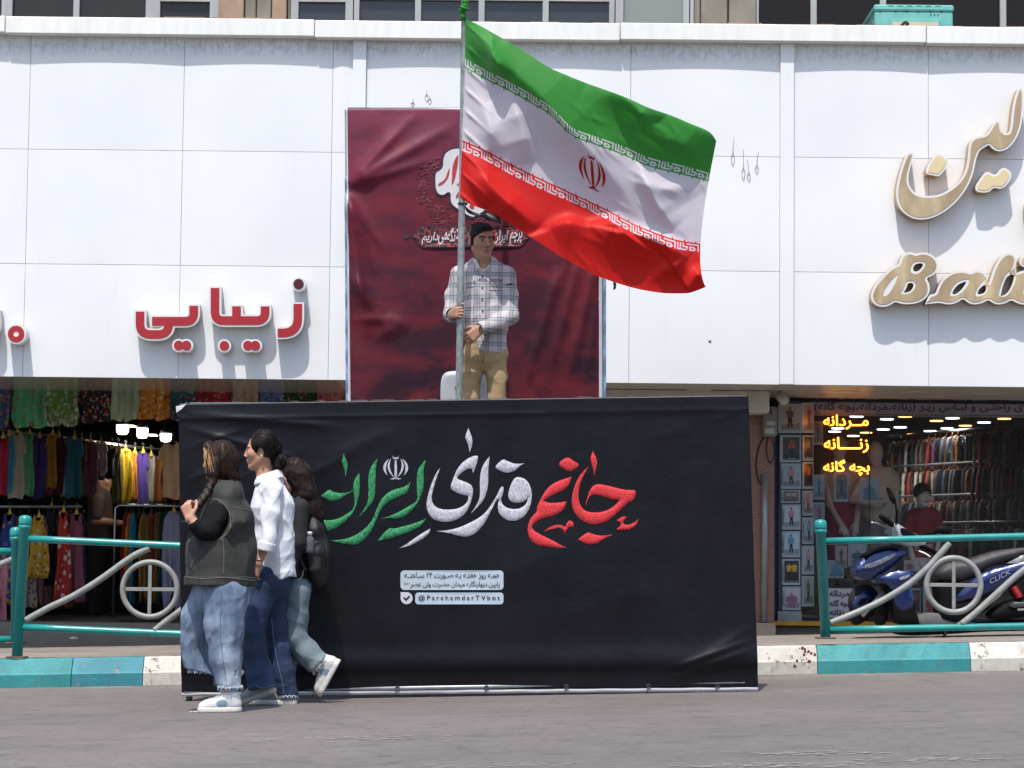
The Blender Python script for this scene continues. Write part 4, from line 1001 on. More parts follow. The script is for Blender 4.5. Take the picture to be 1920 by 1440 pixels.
def face_paint(W,s=1.0,brow=1,lip=2,eye=3,wh=4):
    o=[]
    for q in (-1,1):
        for t in (-1,-.5,0,.5,1): o.append((W(q*.032+.013*t,.084-abs(t)*.004,-.0005),[.0075*s*(1-.35*abs(t))]*3,wh if abs(t)>.3 else eye))
        o.append((W(q*.031,.088,-.0005),[.008*s]*3,eye))
        for t in np.linspace(-1,1,7): o.append((W(q*(.034)+.02*t,.088-.012*max(0,q*t),.020+.004*(1-t*t)),[.0085*s,.012*s,.0055*s],brow))
    for t in np.linspace(-1,1,7): o.append((W(.017*t,.09-.004*t*t,-.064),[.008*s,.012*s,.009*s*(1.1-abs(t)*.5)],lip))
    return o
def hand(F,w,d,n,th,curl=.5,size=1.0,k=.006):
    """w wrist, d towards the fingers, n the way the palm faces, th the thumb side"""
    d=Vector(d).normalized(); n=Vector(n); n=(n-d*n.dot(d)).normalized(); t=d.cross(n); t=t if t.dot(Vector(th))>0 else -t; w=Vector(w); z=size
    for s in (-.026,-.009,.009,.026): F.cap(w+t*s*.6*z,w+d*.082*z+t*s*z,.015*z,.0125*z,.012)
    cu=curl if isinstance(curl,(list,tuple)) else [curl]*4
    for i,(s,L) in enumerate(((.029,.068),(.010,.078),(-.010,.073),(-.029,.056))):
        p=w+d*(.084-.004*abs(i-1.3))*z+t*s*z; a=0; dirs=[.46,.31,.23]; c=cu[i]
        for j,q in enumerate(dirs):
            a+=c*(.75,1.0,.75)[j]*1.15; v=d*math.cos(a)+n*math.sin(a)+t*s*1.2*(1-min(1,c)); e=p+v*L*q*z
            F.cap(p,e,(.0092-.0008*j)*z,(.0086-.001*j)*z,.003); p=e
    p=w+d*.018*z+t*.022*z+n*.006*z; e=p+(d*.62+t*.7+n*.28).normalized()*.042*z; F.cap(p,e,.0145*z,.0105*z,.008)
    g=e+(d*.85+t*.25+n*.45*min(1,.6+cu[0])).normalized()*.032*z; F.cap(e,g,.0105*z,.009*z,.003); F.cap(g,g+(d*.8+n*.5-t*.1*cu[0]).normalized()*.022*z,.009*z,.0075*z,.003)
SK=lambda nm,col:M(nm,col,.5,var=.06,vs=30,bump=.08,bs=120,spec=.4)
def hairmat(nm,a,b_,stretch=(1,1,.12),sc_=60):
    n=NT(nm); v=n.coord('Object',stretch); f=n.noise(v,sc_,4,.65,.2); n.base(n.ramp(f,[(.3,a),(.7,b_)])); n.set(Roughness=.48); n.b.inputs['Specular IOR Level'].default_value=.25; n.bump(f,.7,.006); return n.m
def denim(nm,a,b_,fade,sc_=1.0):
    n=NT(nm); v=n.coord('Object'); tw=n.noise(n.coord('Object',(1,1,.4)),130,3,.7); big=n.noise(n.coord('Object',(1,1,.5)),5*sc_,4,.6); c=n.ramp(big,[(.32,a),(.62,b_)])
    c=n.mix(n.ramp(n.noise(n.coord('Object',(1,1,.45)),2.2,3),[(.5,0.0),(.72,.75)]),c,fade); c=n.mix(n.math('MULTIPLY',n.ramp(tw,[(.35,.45),(.6,0.0)]),1.0),c,a)
    n.base(c); n.set(Roughness=.85); n.bump(n.math('ADD',tw,n.noise(v,14,4)),.35,.006); return n.m
def bvh(o):
    off=np.array(wloc(o)); me=o.data; return BVHTree.FromPolygons([tuple(np.array(v.co)+off) for v in me.vertices],[tuple(p.vertices) for p in me.polygons])
CAMP=Vector((0,0,CZ))
def onto(t,px,py):
    q=P(px,py,10)-CAMP; q.normalize(); h=t.ray_cast(CAMP,q); return (h[0],h[1]) if h[0] is not None else (None,None)
def seam(nm,o,pts,r,mat,parent,conv=lambda x,y:(x,y),n=5,dash=0):
    """a stitched line lying on the cloth along points seen in the photograph"""
    t=bvh(o); L=cat([conv(*p) for p in pts],n); q=[]
    b=B(); run=[]
    for i,(x,y) in enumerate(L):
        h,nn=onto(t,x,y)
        if h is None or (run and (h-run[-1]).length>.06):
            if len(run)>1: b.tube(run,r,6)
            run=[]
        if h is not None: run.append(h+nn*r*.4*(1 if nn.dot(h-CAMP)<0 else -1))
    if len(run)>1: b.tube(run,r,6)
    if b.v: return b.go(nm,mat,parent,True)
def patch(nm,o,poly,th,mat,parent,conv=lambda x,y:(x,y),step=None):
    t=bvh(o)
    def pl(x,y,h):
        a,nn=onto(t,*conv(x,y))
        if a is None: a,nn=last[0]
        last[0]=(a,nn); return tuple(a+(CAMP-a).normalized()*h)
    last=[(P(*conv(*poly[0]),15),Vector((0,-1,0)))]
    return plate([poly],pl,th,nm,mat,parent,step=step,back=True)
def shoe(nm,heel,toe,up,mats,parent,w=1.0,high=.1,sole_mat=None):
    heel=Vector(heel); toe=Vector(toe); d=(toe-heel); L=d.length; d.normalize(); up=Vector(up); up=(up-d*up.dot(d)).normalized(); sd=d.cross(up)
    lo=Vector([min(heel[i],toe[i])-.12 for i in range(3)]); hi=Vector([max(heel[i],toe[i])+.12 for i in range(3)]); hi+=up*.08
    h=.0038
    F=Fld(lo,hi,h); A=lambda a,b_,c=0:heel+d*a*L+up*b_+sd*c
    F.cap(A(.16,.045),A(.80,.034),.042*w,.036*w,.02); F.cap(A(.80,.032,.006),A(.88,.03,.004),.037*w,.03*w,.015)
    F.cap(A(.17,.05),A(.20,high+.0),.040*w,.043*w,.02); F.cap(A(.26,.085),A(.62,.048),.040*w,.033*w,.03)
    F.plane(A(0,.012),-up); F.cap(A(.2,high-.02),A(.22,high+.08),.034*w,.036*w,.005,'s'); F.plane(A(.2,high+.012),up)
    o=F.mesh(nm,mats,parent,paint=[(A(.42,.05,q*.03*w),[.034,.05,.024],1) for q in (-1,1)]+[(A(.52,.085),[.05,.03,.03],2)] if len(mats)>2 else None)
    S_=Fld(lo,hi,h); S_.cap(A(.165,.012),A(.82,.012),.047*w,.043*w,.01); S_.cap(A(.7,.012,.005),A(.86,.012,.004),.045*w,.040*w,.01); S_.plane(A(0,0),-up); S_.plane(A(0,.03),up)
    S_.mesh('sole',sole_mat or mats[0],o); return o
WHITE_LEA=M('white_leather','c4c4c4',.45,var=.06,vs=30); BLUEGREY=M('bluegrey_suede','6f8796',.7,var=.1,vs=40); LACE=M('grey_lace','8d9299',.8,var=.2,vs=90,bump=.5,bs=200); RUB=M('white_rubber','c0beb8',.6,var=.1,vs=25); GSU=M('grey_suede','777876',.8,var=.15,vs=40); GSOLE=M('pale_sole','8f8c86',.6,var=.2,vs=20); SOCK=M('pale_blue_sock','8fa7c4',.8,var=.08,vs=60)
def strands(name,hair,parent,start,flow,n,steps,dl,r,mats,seed=1,lift=.0035,tail=0):
    """locks of hair lying over the mass of hair, each following the combing direction"""
    t=bvh(hair); r_=random.Random(seed); bs=[B() for _ in mats]
    for k in range(n):
        p=Vector(start(r_)); h=t.find_nearest(p)
        if h[0] is None: continue
        p=h[0]; pts=[]; l_=r_.uniform(-.001,lift); jit=Vector((r_.gauss(0,.12),r_.gauss(0,.12),r_.gauss(0,.12)))
        for i in range(steps):
            h=t.find_nearest(p); nn=h[1]; q=h[0]+nn*l_; pts.append(q)
            v=Vector(flow(p,i))+jit; v=v-nn*v.dot(nn)
            if v.length<1e-4: break
            p=h[0]+v.normalized()*dl
        if tail:
            for i in range(tail): pts.append(pts[-1]+(Vector(flow(pts[-1],i)).normalized()+jit*1.2)*dl*.8)
        if len(pts)>3:
            m_=len(pts); bs[k%len(mats)].tube(pts,[r*(.35+.65*math.sin(math.pi*min(1,(i+.6)/m_))**.5)*r_.uniform(.8,1.1) for i in range(m_)],5)
    for b,m_ in zip(bs,mats):
        if b.v: b.go(name,m_,parent,True)
def clothbump(mat,strength=.5,scale=5,dist=.02,st=(1,1,.6)):
    """creased-cloth relief added to a cloth material"""
    t=mat.node_tree; b=t.nodes['Principled BSDF']; tc=t.nodes.new('ShaderNodeTexCoord'); mp=t.nodes.new('ShaderNodeMapping'); mp.inputs['Scale'].default_value=st; t.links.new(tc.outputs['Object'],mp.inputs[0])
    nz=t.nodes.new('ShaderNodeTexNoise'); nz.noise_type='RIDGED_MULTIFRACTAL'; nz.inputs['Scale'].default_value=scale; nz.inputs['Detail'].default_value=3; nz.inputs['Roughness'].default_value=.45; nz.inputs['Distortion'].default_value=.6; t.links.new(mp.outputs[0],nz.inputs['Vector'])
    bp=t.nodes.new('ShaderNodeBump'); bp.inputs['Strength'].default_value=strength; bp.inputs['Distance'].default_value=dist; t.links.new(nz.outputs['Fac'],bp.inputs['Height'])
    if b.inputs['Normal'].links: t.links.new(b.inputs['Normal'].links[0].from_socket,bp.inputs['Normal'])
    t.links.new(bp.outputs[0],b.inputs['Normal']); return mat
def hairflat(nm,c): return M(nm,c,.5,var=.25,vs=40,spec=.22)
# ================================================================ WOMAN IN DENIM VEST (nearest)
Y1=gY(412,1334); s1=sc(Y1)*2.525
zc1=lambda x,y:(320+x/2.525,780+y/2.525)
def A1(x,y,dy=0): return P(*zc1(x,y),Y1+dy)
r1=lambda q:q/s1
w1=thing('person','woman with a dark braid in a black denim vest and wide pale jeans','person',A1(250,1395))
SK1=SK('skin_light','b88a72'); BROW=M('brow_dark','241812',.7); LIP=M('lip_rose','9c5a50',.5,var=0); EYE=M('eye_dark','120d0a',.2,var=0); EWH=M('eye_white','b8b0a8',.3,var=0)
lo=A1(20,90,-.35); hi=A1(440,1400,.4); lo=Vector((min(lo.x,hi.x),Y1-.36,min(lo.z,hi.z)-.02)); hi=Vector((hi.x,Y1+.4,A1(0,80).z+.02))
F=Fld(lo,hi,.0048)
W=head(F,A1(228,212,0),(-.93,.36,-.03),(0.02,.0,1),.93,1.05,nose=.006)
F.cap(A1(240,270),A1(252,345),r1(42),r1(48),.03)
F.chain([A1(262,385),A1(250,600),A1(245,780)],[r1(70),r1(100),r1(105)],.05,a=(1,.9,1))
for q in (-.15,.15): F.cap(A1(262,372,q*.4),A1(250,400,q),r1(38),r1(34),.03)
F.chain([A1(246,410,-.12),A1(190,536,-.185),A1(146,536,-.21)],[r1(32),r1(30),r1(29)],.01); F.chain([A1(144,534,-.215),A1(118,516,-.23),A1(92,484,-.235)],[r1(31),r1(29),r1(21)],.01)
hand(F,A1(92,486,-.235),(-.35,.1,.9),(.5,.8,0),(.6,-.5,.4),[.9,.95,1.0,1.05],.95)
F.chain([A1(240,405,.16),A1(158,540,.19)],[r1(34),r1(28)],.01); F.chain([A1(158,540,.19),A1(100,480,.02)],[r1(26),r1(19)],.01); hand(F,A1(100,480,.02),(-.2,-.6,.6),(.6,-.3,.2),(0,0,1),.8,.92)
# legs under the cloth
F.chain([A1(262,800,-.09),A1(258,1030,-.09),A1(284,1300,-.1),A1(284,1372,-.1)],[r1(66),r1(46),r1(30),r1(26)],.02); F.cap(A1(284,1372,-.1),A1(170,1384,-.1),r1(26),r1(18))
F.chain([A1(220,800,.09),A1(122,985,.1),A1(110,1080,.11),A1(160,1165,.12),A1(245,1238,.13)],[r1(56),r1(36),r1(28),r1(24),r1(24)],.01); F.cap(A1(240,1235,.12),A1(300,1290,.12),r1(26),r1(20))
F.mesh('body',[SK1,BROW,LIP,EYE,EWH],w1,face_paint(W,.93))
# hair and braid
HB=hairmat('hair_dark_brown','120a08','2c1914',(1,1,.1),70); HBL=hairmat('hair_blond_streak','6d4a30','c9a878',(1,1,.2),55)
F=Fld(A1(90,60,-.25)-Vector((.0,0,.5)),A1(360,80,.25)+Vector((0,.5,.06)),.0048)
F=Fld(Vector((A1(80,0).x,Y1-.3,A1(0,470).z)),Vector((A1(350,0).x,Y1+.25,A1(0,90).z)),.0045)
F.ell(A1(240,196,0),(r1(76),.088,r1(84)),.02); F.ell(A1(252,240,-.005),(r1(68),.085,r1(80)),.03); F.ell(A1(195,205,-.04),(r1(36),.055,r1(60)),.02)
F.ell(A1(178,150,0),(r1(26),.06,r1(34)),.02)
F.chain([A1(205,225,-.075),A1(198,275,-.095),A1(196,305,-.10)],[r1(30),r1(24),r1(18)],.015)
F.ell(A1(285,285,-.01),(r1(38),.06,r1(32)),.02)
W_=W; F.ell(W_(0,.075,-.055),(.05,.052,.072),.006,'s'); F.ell(A1(168,235,.03),(r1(26),.10,r1(52)),.006,'s')
H1=F.copy()
br=cat([A1(196,300,-.105),A1(188,330,-.135),A1(168,370,-.155),A1(142,405,-.18),A1(118,438,-.2),A1(104,460,-.21)],6)
for i,p in enumerate(br):
    F.ell(Vector(p)+Vector((.007*(-1)**(i//2),-.003*(i%2),.0)),(r1(15),.02,r1(17)),.004)
F.fold(.0022,120,4,(1,1,.25))
HM=F.mesh('hair',[HB,HBL],w1,paint=[(A1(185+x,y,-.085+dd),[r1(7),.06,r1(17)],1) for x,y,dd in ((-18,175,.02),(-5,192,0),(10,200,0),(0,215,0),(6,238,-.01),(12,262,-.01),(-28,165,.03))])
HS=[hairflat('lock_dark','130b09'),hairflat('lock_brown','2a1812'),hairflat('lock_dark','130b09'),hairflat('lock_auburn','3d241a')]
bt1=A1(200,300,-.1)
strands('lock',HM,w1,lambda r_:A1(r_.uniform(180,300),r_.uniform(118,200),r_.uniform(-.1,.02)),lambda p,i:(bt1-p).normalized()*.55*max(0,min(1,(A1(262,0).x-p.x)/.06))+Vector((.25 if p.x>A1(255,0).x else 0,0,-1)),420,17,.013,.0019,HS,3,tail=3)
strands('blond_lock',HM,w1,lambda r_:A1(r_.uniform(163,195),r_.uniform(150,185),r_.uniform(-.1,-.05)),lambda p,i:(bt1-p).normalized()+Vector((.2,0,-.5)),26,11,.012,.0026,[hairflat('lock_blond','a98557'),hairflat('lock_light_brown','6b4a30')],5,tail=1)
# tee
TEE=M('black_jersey','0d0d0f',.85,var=.15,vs=15,bump=.2,bs=40,spec=.2)
F=Fld(lo,hi,.006)
F.chain([A1(236,446,-.14),A1(190,538,-.185),A1(148,540,-.21),A1(116,518,-.235)],[r1(60),r1(54),r1(44),r1(35)],.02); F.chain([A1(240,405,.17),A1(160,540,.2),A1(125,515,.1)],[r1(66),r1(52),r1(40)],.02)
F.chain([A1(245,390),A1(215,600),A1(215,760)],[r1(92),r1(128),r1(130)],.05)
F.plane(A1(112,510,-.235),(-.75,0,.55)) if False else None
F.ell(A1(88,478,-.235),(r1(36),.06,r1(36)),.005,'s'); F.ell(A1(98,475,.02),(r1(36),.08,r1(40)),.005,'s')
F.cap(A1(235,270),A1(248,345),r1(50),r1(54),.005,'s'); F.plane(A1(0,792),(0,0,-1)); F.fold(.004,38,2); F.crease(.009,52,7); F.mesh('tee_shirt',TEE,w1)
# vest
VST=clothbump(denim('black_denim','262725','373835','50514c',1.6),.9,8,.03)
F=Fld(lo,hi,.006)
F.chain([A1(268,395,0),A1(264,500,0)],[r1(84),r1(122)],.04,a=(1,1.75,1)); F.chain([A1(262,500,0),A1(240,640,0),A1(235,800,0)],[r1(130),r1(158),r1(168)],.05,a=(1,1.06,1)); F.cap(A1(262,368,-.1),A1(268,368,.1),r1(56),r1(56),.05)
F.cap(A1(255,345,0),A1(285,345,0),r1(62),r1(58),.03,a=(1,.9,1))
F.plane(A1(0,800),(0,0,-1)); F.cap(A1(238,270),A1(240,352),r1(58),r1(60),.01,'s')
F.plane(A1(222,325,0),Vector((-.8,0,.12)).normalized()) if False else None
# armholes and the open front
F.ell(A1(192,492,-.27),(r1(94),.14,r1(98)),.012,'s'); F.ell(A1(200,480,.27),(r1(88),.13,r1(92)),.012,'s')
F.ell(A1(75,470,0),(r1(70),.25,r1(110)),.02,'s')
F.fold(.006,24,8,(1,1,.7)); F.crease(.008,50,9,(1,1,.6),5); vest=F.mesh('vest',VST,w1)
FB=Fld(lo,hi,.006); FB.cap(A1(236,770,0),A1(235,830,0),r1(174),r1(172),.01,a=(1,1.02,1)); FB.plane(A1(0,802),(0,0,-1)); FB.plane(A1(0,757),(0,0,1)); FB.fold(.005,24,8,(1,1,.7)); band=FB.mesh('hem_band',VST,w1)
FRAY=M('frayed_thread','6c6b63',.9,var=.3,vs=80)
for L in ([(178,392),(225,398),(262,430),(284,480),(278,540),(250,572),(236,580)],[(245,578),(252,640),(250,755)],[(300,432),(350,440),(385,452)],[(150,392),(128,440),(100,520),(85,600),(70,700),(62,755)]): seam('seam',vest,L,.0022,FRAY,w1,zc1)
seam('seam',band,[(62,760),(150,770),(250,765),(330,772),(400,780)],.002,FRAY,w1,zc1)
COL=M('pale_lining','b5ab93',.8,var=.2,vs=50)
b=B(); b.tube(cat([A1(205,352,-.13),A1(232,338,-.13),A1(262,318,-.11),A1(300,306,-.05),A1(318,312,.02)],6),[.006]*25,8,flat=1.6); b.go('collar',VST,w1,True)
# jeans
DEN1=clothbump(denim('washed_denim','50627c','8494a8','bcc6cf',1.6),.8,7,.03,(1,1,.8)); DENI=denim('denim_inside','33465c','3d5068','4d6076')
F=Fld(lo,hi,.006)
F.chain([A1(246,790,0),A1(248,845,0)],[r1(126),r1(128)],.04); F.chain([A1(264,830,-.09),A1(252,1000,-.09),A1(262,1150,-.09),A1(281,1300,-.1)],[r1(106),r1(91),r1(74),r1(53)],.03)
F.chain([A1(212,830,.08),A1(125,960,.10),A1(104,1060,.11),A1(122,1215,.12)],[r1(108),r1(78),r1(64),r1(56)],.03)
F.cap(A1(130,1130,.12),A1(175,1260,.12),r1(50),r1(66),.03)
hp=[(A1(281,1278,-.1),(.06,0,-1))]
F.plane(A1(0,768),(0,0,1))
# hems cut at different heights: blend by side
x,y,z=F.g((slice(None),)*3); cutA=(A1(281,1281).z-z)+0*x+0*y; cutB=(A1(122,1206).z-z)+.22*(A1(122,0).x-x)
near=(1/(1+np.exp(-(x-A1(212,0).x-0*z+ (y-Y1)*-.25)/.012))); F.V=np.maximum(F.V,np.where(near>.5,cutA,cutB)).astype(np.float32)
F.cap(A1(278,1200,-.1),A1(283,1330,-.1),r1(44),r1(45),.004,'s'); F.cap(A1(122,1130,.12),A1(150,1260,.12),r1(40),r1(46),.004,'s')
F.fold(.002,20,5,(1,1,.9)); F.crease(.008,64,6,(.6,.5,1.3),5); F.crease(.005,44,61,(1.2,1,.3),3); j1=F.mesh('jeans',[DEN1,DENI],w1)
ST=M('dark_seam','3c4e68',.9,var=.3,vs=90); FR2=M('pale_fringe','b4bfca',.9,var=.2,vs=80)
seam('seam',j1,[(240,830),(238,920),(236,1020),(244,1120),(256,1210),(264,1278)],.0014,ST,w1,zc1); seam('seam',j1,[(150,840),(150,920),(158,1010),(175,1100),(196,1190)],.0012,ST,w1,zc1); seam('seam',j1,[(160,1010),(157,1090),(158,1195)],.0018,ST,w1,zc1)
r_=random.Random(2); b=B()
for k in range(70):
    a=6.28*k/70; c=A1(281,1279,-.1); p=c+Vector((r1(52)*math.cos(a),r1(52)*math.sin(a),r_.uniform(-.004,.006))); b.tube([p,p+Vector((.008*math.cos(a),.008*math.sin(a),-.002)),p+Vector((.006*math.cos(a)+r_.gauss(0,.006),.006*math.sin(a),-.014-.012*r_.random()))],.0022,5)
for k in range(34):
    x_=78+r_.random()*92; y_=1203-abs(x_-90)*-.06; p=A1(x_,y_,.12-.065*math.sin(math.pi*(x_-70)/105)); b.tube([p,p+Vector((.002,-.003,-.012-.008*r_.random()))],.0024,5)
b.go('frayed_hem',FR2,w1,True)
B().tube([A1(284,1262,-.1),A1(285,1300,-.1),A1(287,1345,-.1)],[r1(33),r1(34),r1(38)],18).go('sock',SOCK,w1,True)
zg=ground(A1(330,1390).x,Y1-.1); hl=A1(333,1390,-.1); to=A1(130,1390,-.1); hl.z=zg+.001; to.z=ground(to.x,Y1)+.001
shoe('sneaker',hl,to,(0,0,1),[WHITE_LEA,BLUEGREY,LACE],w1,1.02,.105,RUB)
shoe('sneaker',A1(342,1222,.14),A1(262,1320,.14),(-.7,0,-.5) if False else (-.75,0,.66),[WHITE_LEA,BLUEGREY,LACE],w1,.95,.1,RUB)
B().torus(tuple(A1(76,500,-.235)),r1(24),.004,20,8,axis='z').go('bracelet',M('dark_bead','26242e',.4),w1,True)
# ================================================================ WOMAN IN WHITE SHIRT
Y2=gY(500,1322); s2=sc(Y2)*2.525
def A2(x,y,dy=0): return P(*zc1(x,y),Y2+dy)
r2=lambda q:q/s2
w2=thing('person','woman with a low bun in a loose white shirt and dark blue jeans','person',A2(480,1365))
SK2=SK('skin_tan','ac7f66')
lo=Vector((A2(310,0).x,Y2-.33,ground(A2(430,0).x,Y2)-.03)); hi=Vector((A2(620,0).x,Y2+.33,A2(0,60).z))
F=Fld(lo,hi,.0045)
W=head(F,A2(430,165,0),(-1,.04,-.02),(.03,0,1),.98,.92,nose=.006)
F.chain([A2(438,215),A2(448,290),A2(470,330)],[r2(38),r2(37),r2(50)],.03)
F.chain([A2(480,360),A2(482,560),A2(492,740)],[r2(56),r2(54),r2(46)],.04,a=(1,1.2,1))
F.chain([A2(486,355,-.12),A2(462,570,-.185),A2(415,695,-.2)],[r2(38),r2(30),r2(19)],.02); hand(F,A2(415,695,-.2),(-.3,.25,-.9),(.5,.7,0),(-1,0,0),.5,.9)
F.chain([A2(490,355,.15),A2(520,580,.2),A2(548,775,.17)],[r2(36),r2(27),r2(18)],.02); hand(F,A2(548,775,.17),(.12,-.1,-1),(-.7,.3,0),(-.6,-.6,0),[.35,.45,.55,.6],.92)
F.chain([A2(462,780,-.06),A2(420,900,-.085),A2(394,1040,-.085),A2(430,1290,-.09)],[r2(46),r2(40),r2(36),r2(24)],.01); F.cap(A2(430,1300,-.09),A2(360,1345,-.09),r2(24),r2(18))
F.chain([A2(495,780,.06),A2(486,900,.08),A2(496,1040,.08),A2(556,1320,.08)],[r2(46),r2(42),r2(36),r2(24)],.01); F.cap(A2(560,1325,.08),A2(460,1350,.08),r2(22),r2(18))
F.mesh('body',[SK2,BROW,LIP,EYE,EWH],w2,face_paint(W,.98))
HK=hairmat('hair_black','0c0909','231816',(.3,1,1),70)
F=Fld(Vector((A2(340,0).x,Y2-.2,A2(0,300).z)),Vector((A2(560,0).x,Y2+.2,A2(0,60).z)),.004)
F.ell(W(0,-.02,.042),(.087,.104,.094),.01); F.ell(W(0,-.055,.02),(.076,.062,.07),.02)
# hairline: cut away the face
F.ell(W(0,.115,-.03),(.09,.085,.095),.008,'s'); F.ell(W(0,.05,-.075),(.12,.085,.072),.008,'s'); F.ell(W(0,.0,-.13),(.12,.11,.07),.008,'s')
for q in(-1,1): F.ell(W(q*.085,-.0,-.012),(.025,.028,.034),.004,'s')
F.cap(A2(480,205,0),A2(500,215,0),r2(17),r2(16),.006); F.ell(A2(514,217,0),(r2(32),.042,r2(38)),.003); F.ell(A2(521,203,-.014),(r2(22),.03,r2(22)),.003); F.ell(A2(508,238,-.016),(r2(21),.028,r2(19)),.003)
F.fold(.0014,140,7,(.4,1,1)); HM2=F.mesh('hair',HK,w2)
bn=A2(512,216,0); HS2=[hairflat('lock_black','0b0808'),hairflat('lock_soft_black','1b1310')]
strands('lock',HM2,w2,lambda r_:W(r_.uniform(-.09,.02)*(1 if W(-.1,0,0).y<W(.1,0,0).y else -1),r_.uniform(-.04,.06),r_.uniform(.03,.13)),lambda p,i:bn-p,260,14,.012,.0016,HS2,4,.002)
for k in range(46):
    pass
strands('bun_lock',HM2,w2,lambda r_:bn+Vector((r_.uniform(-.03,.05),-.05,r_.uniform(-.05,.045))),lambda p,i:Vector((0,-1,0)).cross(p-bn)+Vector((0,0,.01)),46,14,.010,.003,[HS2[0],hairflat('lock_brown','2a1812')],6,.004)
b=B(); b.lathe(tuple(W(-.088,-.012,-.036) if W(-.088,0,0).y<W(.088,0,0).y else W(.088,-.012,-.036)),[(.001,-.005),(.007,-.003),(.008,.002),(.001,.006)],10); b.torus(tuple(W(-.087,-.012,-.043) if W(-.088,0,0).y<W(.088,0,0).y else W(.087,-.012,-.043)),.006,.003,12,6); b.go('earring',M('pearl','c8c0b4',.25,var=0),w2,True)
# shirt
n=NT('white_cotton'); v=n.coord('Object'); n.base(n.ramp(n.noise(v,4,3),[(.3,'c6c9d0'),(.7,'d6d8dc')])); n.set(Roughness=.8); n.bump(n.math('ADD',n.noise(n.coord('Object',(1,1,.35)),16,4,.6),n.math('MULTIPLY',n.noise(v,160,2),.2)),.5,.015)
WSH=clothbump(n.m,.8,5,.035,(1.2,1.2,.6))
F=Fld(lo,hi,.0055)
F.chain([A2(470,330,0),A2(478,430,0),A2(490,600,0),A2(500,790,0)],[r2(66),r2(92),r2(88),r2(86)],.05,a=(1,1.12,1)); F.cap(A2(470,318,-.04),A2(482,356,-.115),r2(40),r2(52),.03); F.cap(A2(475,318,.04),A2(486,360,.15),r2(40),r2(52),.03)
# back drape
F.cap(A2(520,430,0),A2(535,740,0),r2(52),r2(46),.05,a=(1,1.5,1))
# curved shirt tail
x,y,z=F.g((slice(None),)*3); xx=(x-A2(430,0).x)/(A2(580,0).x-A2(430,0).x); zt_=A2(0,690).z+(A2(0,772).z-A2(0,690).z)*np.clip(xx*1.35,-.6,1)+(A2(0,752).z-A2(0,772).z)*np.clip((xx-.78)/.22,0,1)
F.V=np.maximum(F.V,(zt_-z)+0*y).astype(np.float32)
FS=Fld(lo,hi,.0055)
FS.chain([A2(486,350,-.12),A2(474,470,-.15),A2(463,580,-.185),A2(452,622,-.2)],[r2(50),r2(45),r2(37),r2(37)],.03); FS.chain([A2(488,352,.155),A2(515,560,.2),A2(520,600,.2)],[r2(52),r2(42),r2(38)],.03)
F.V=np.minimum(F.V,FS.V); t_=np.clip(.5+.5*(F.V-FS.V)/.02,0,1)
F.cap(A2(446,215),A2(460,300),r2(44),r2(46),.006,'s'); F.cap(A2(446,650,-.2),A2(430,700,-.2),r2(40),r2(60),.004,'s')
F.fold(.005,18,3,(1,1,.45)); F.crease(.009,58,4,(1,1,.5),5); F.crease(.006,40,14,(.7,.7,1),3); shirt=F.mesh('shirt',WSH,w2)
# rolled cuff, collar
FC=Fld(lo,hi,.005); FC.cap(A2(456,606,-.205),A2(449,634,-.205),r2(44),r2(45),.01); FC.cap(A2(470,560,-.2),A2(430,690,-.2),r2(30),r2(30),.003,'s'); ax=(A2(449,634,-.205)-A2(456,606,-.205)).normalized(); FC.plane(A2(448,640,-.205),ax); FC.plane(A2(458,600,-.205),-ax); FC.fold(.002,60,2); FC.mesh('cuff',WSH,w2)
FC=Fld(lo,hi,.005); FC.cap(A2(462,252),A2(468,312),r2(54),r2(76),.01,a=(1,1.05,1)); FC.cap(A2(452,205),A2(462,330),r2(47),r2(56),.004,'s'); up_=Vector((-.3,0,.95)); FC.plane(A2(466,268),up_); FC.plane(A2(466,312),-up_); FC.fold(.003,40,3); FC.mesh('collar',WSH,w2)
WST=M('shirt_seam','9a9eaa',.9,var=.1)
seam('seam',shirt,[(515,345),(520,400),(512,480),(505,560)],.0016,WST,w2,zc1); seam('seam',shirt,[(573,450),(576,560),(578,690),(580,755)],.0016,WST,w2,zc1)
# jeans
DEN2=clothbump(denim('dark_denim','16233b','25385a','41608a',1.4),.8,6,.03,(1,1,.6))
F=Fld(lo,hi,.0055)
F.cap(A2(490,740,0),A2(485,800,0),r2(80),r2(84),.04,a=(1,1.15,1))
F.chain([A2(445,800,-.08),A2(420,900,-.085),A2(394,1010,-.085),A2(398,1110,-.09),A2(420,1215,-.09),A2(436,1310,-.09)],[r2(70),r2(56),r2(52),r2(53),r2(60),r2(66)],.03)
F.chain([A2(500,800,.08),A2(485,900,.08),A2(492,1000,.08),A2(506,1100,.08),A2(528,1215,.08),A2(552,1340,.08)],[r2(70),r2(60),r2(60),r2(60),r2(58),r2(54)],.03)
F.plane(A2(0,700),(0,0,1))
x,y,z=F.g((slice(None),)*3); ca=(A2(436,1290).z-z)+.13*(x-A2(436,0).x); cb=(A2(550,1326).z-z)+0*x; F.V=np.maximum(F.V,np.where((y-Y2)<0*x+0*z,ca+0*y,cb+0*y)).astype(np.float32)
F.cap(A2(425,1235,-.09),A2(438,1330,-.09),r2(48),r2(56),.003,'s'); F.cap(A2(541,1285,.08),A2(556,1370,.08),r2(42),r2(44),.003,'s')
F.fold(.004,20,15,(1,1,.8)); F.crease(.008,58,16,(.8,.6,1.2),5); j2=F.mesh('jeans',DEN2,w2)
SL=M('pale_seam','5f7ea6',.9,var=.2,vs=90)
seam('seam',j2,[(478,960),(488,1060),(505,1160),(528,1260),(535,1320)],.0018,SL,w2,zc1); seam('seam',j2,[(400,1275),(440,1287),(497,1270)],.0016,SL,w2,zc1)
r_=random.Random(9); b=B()
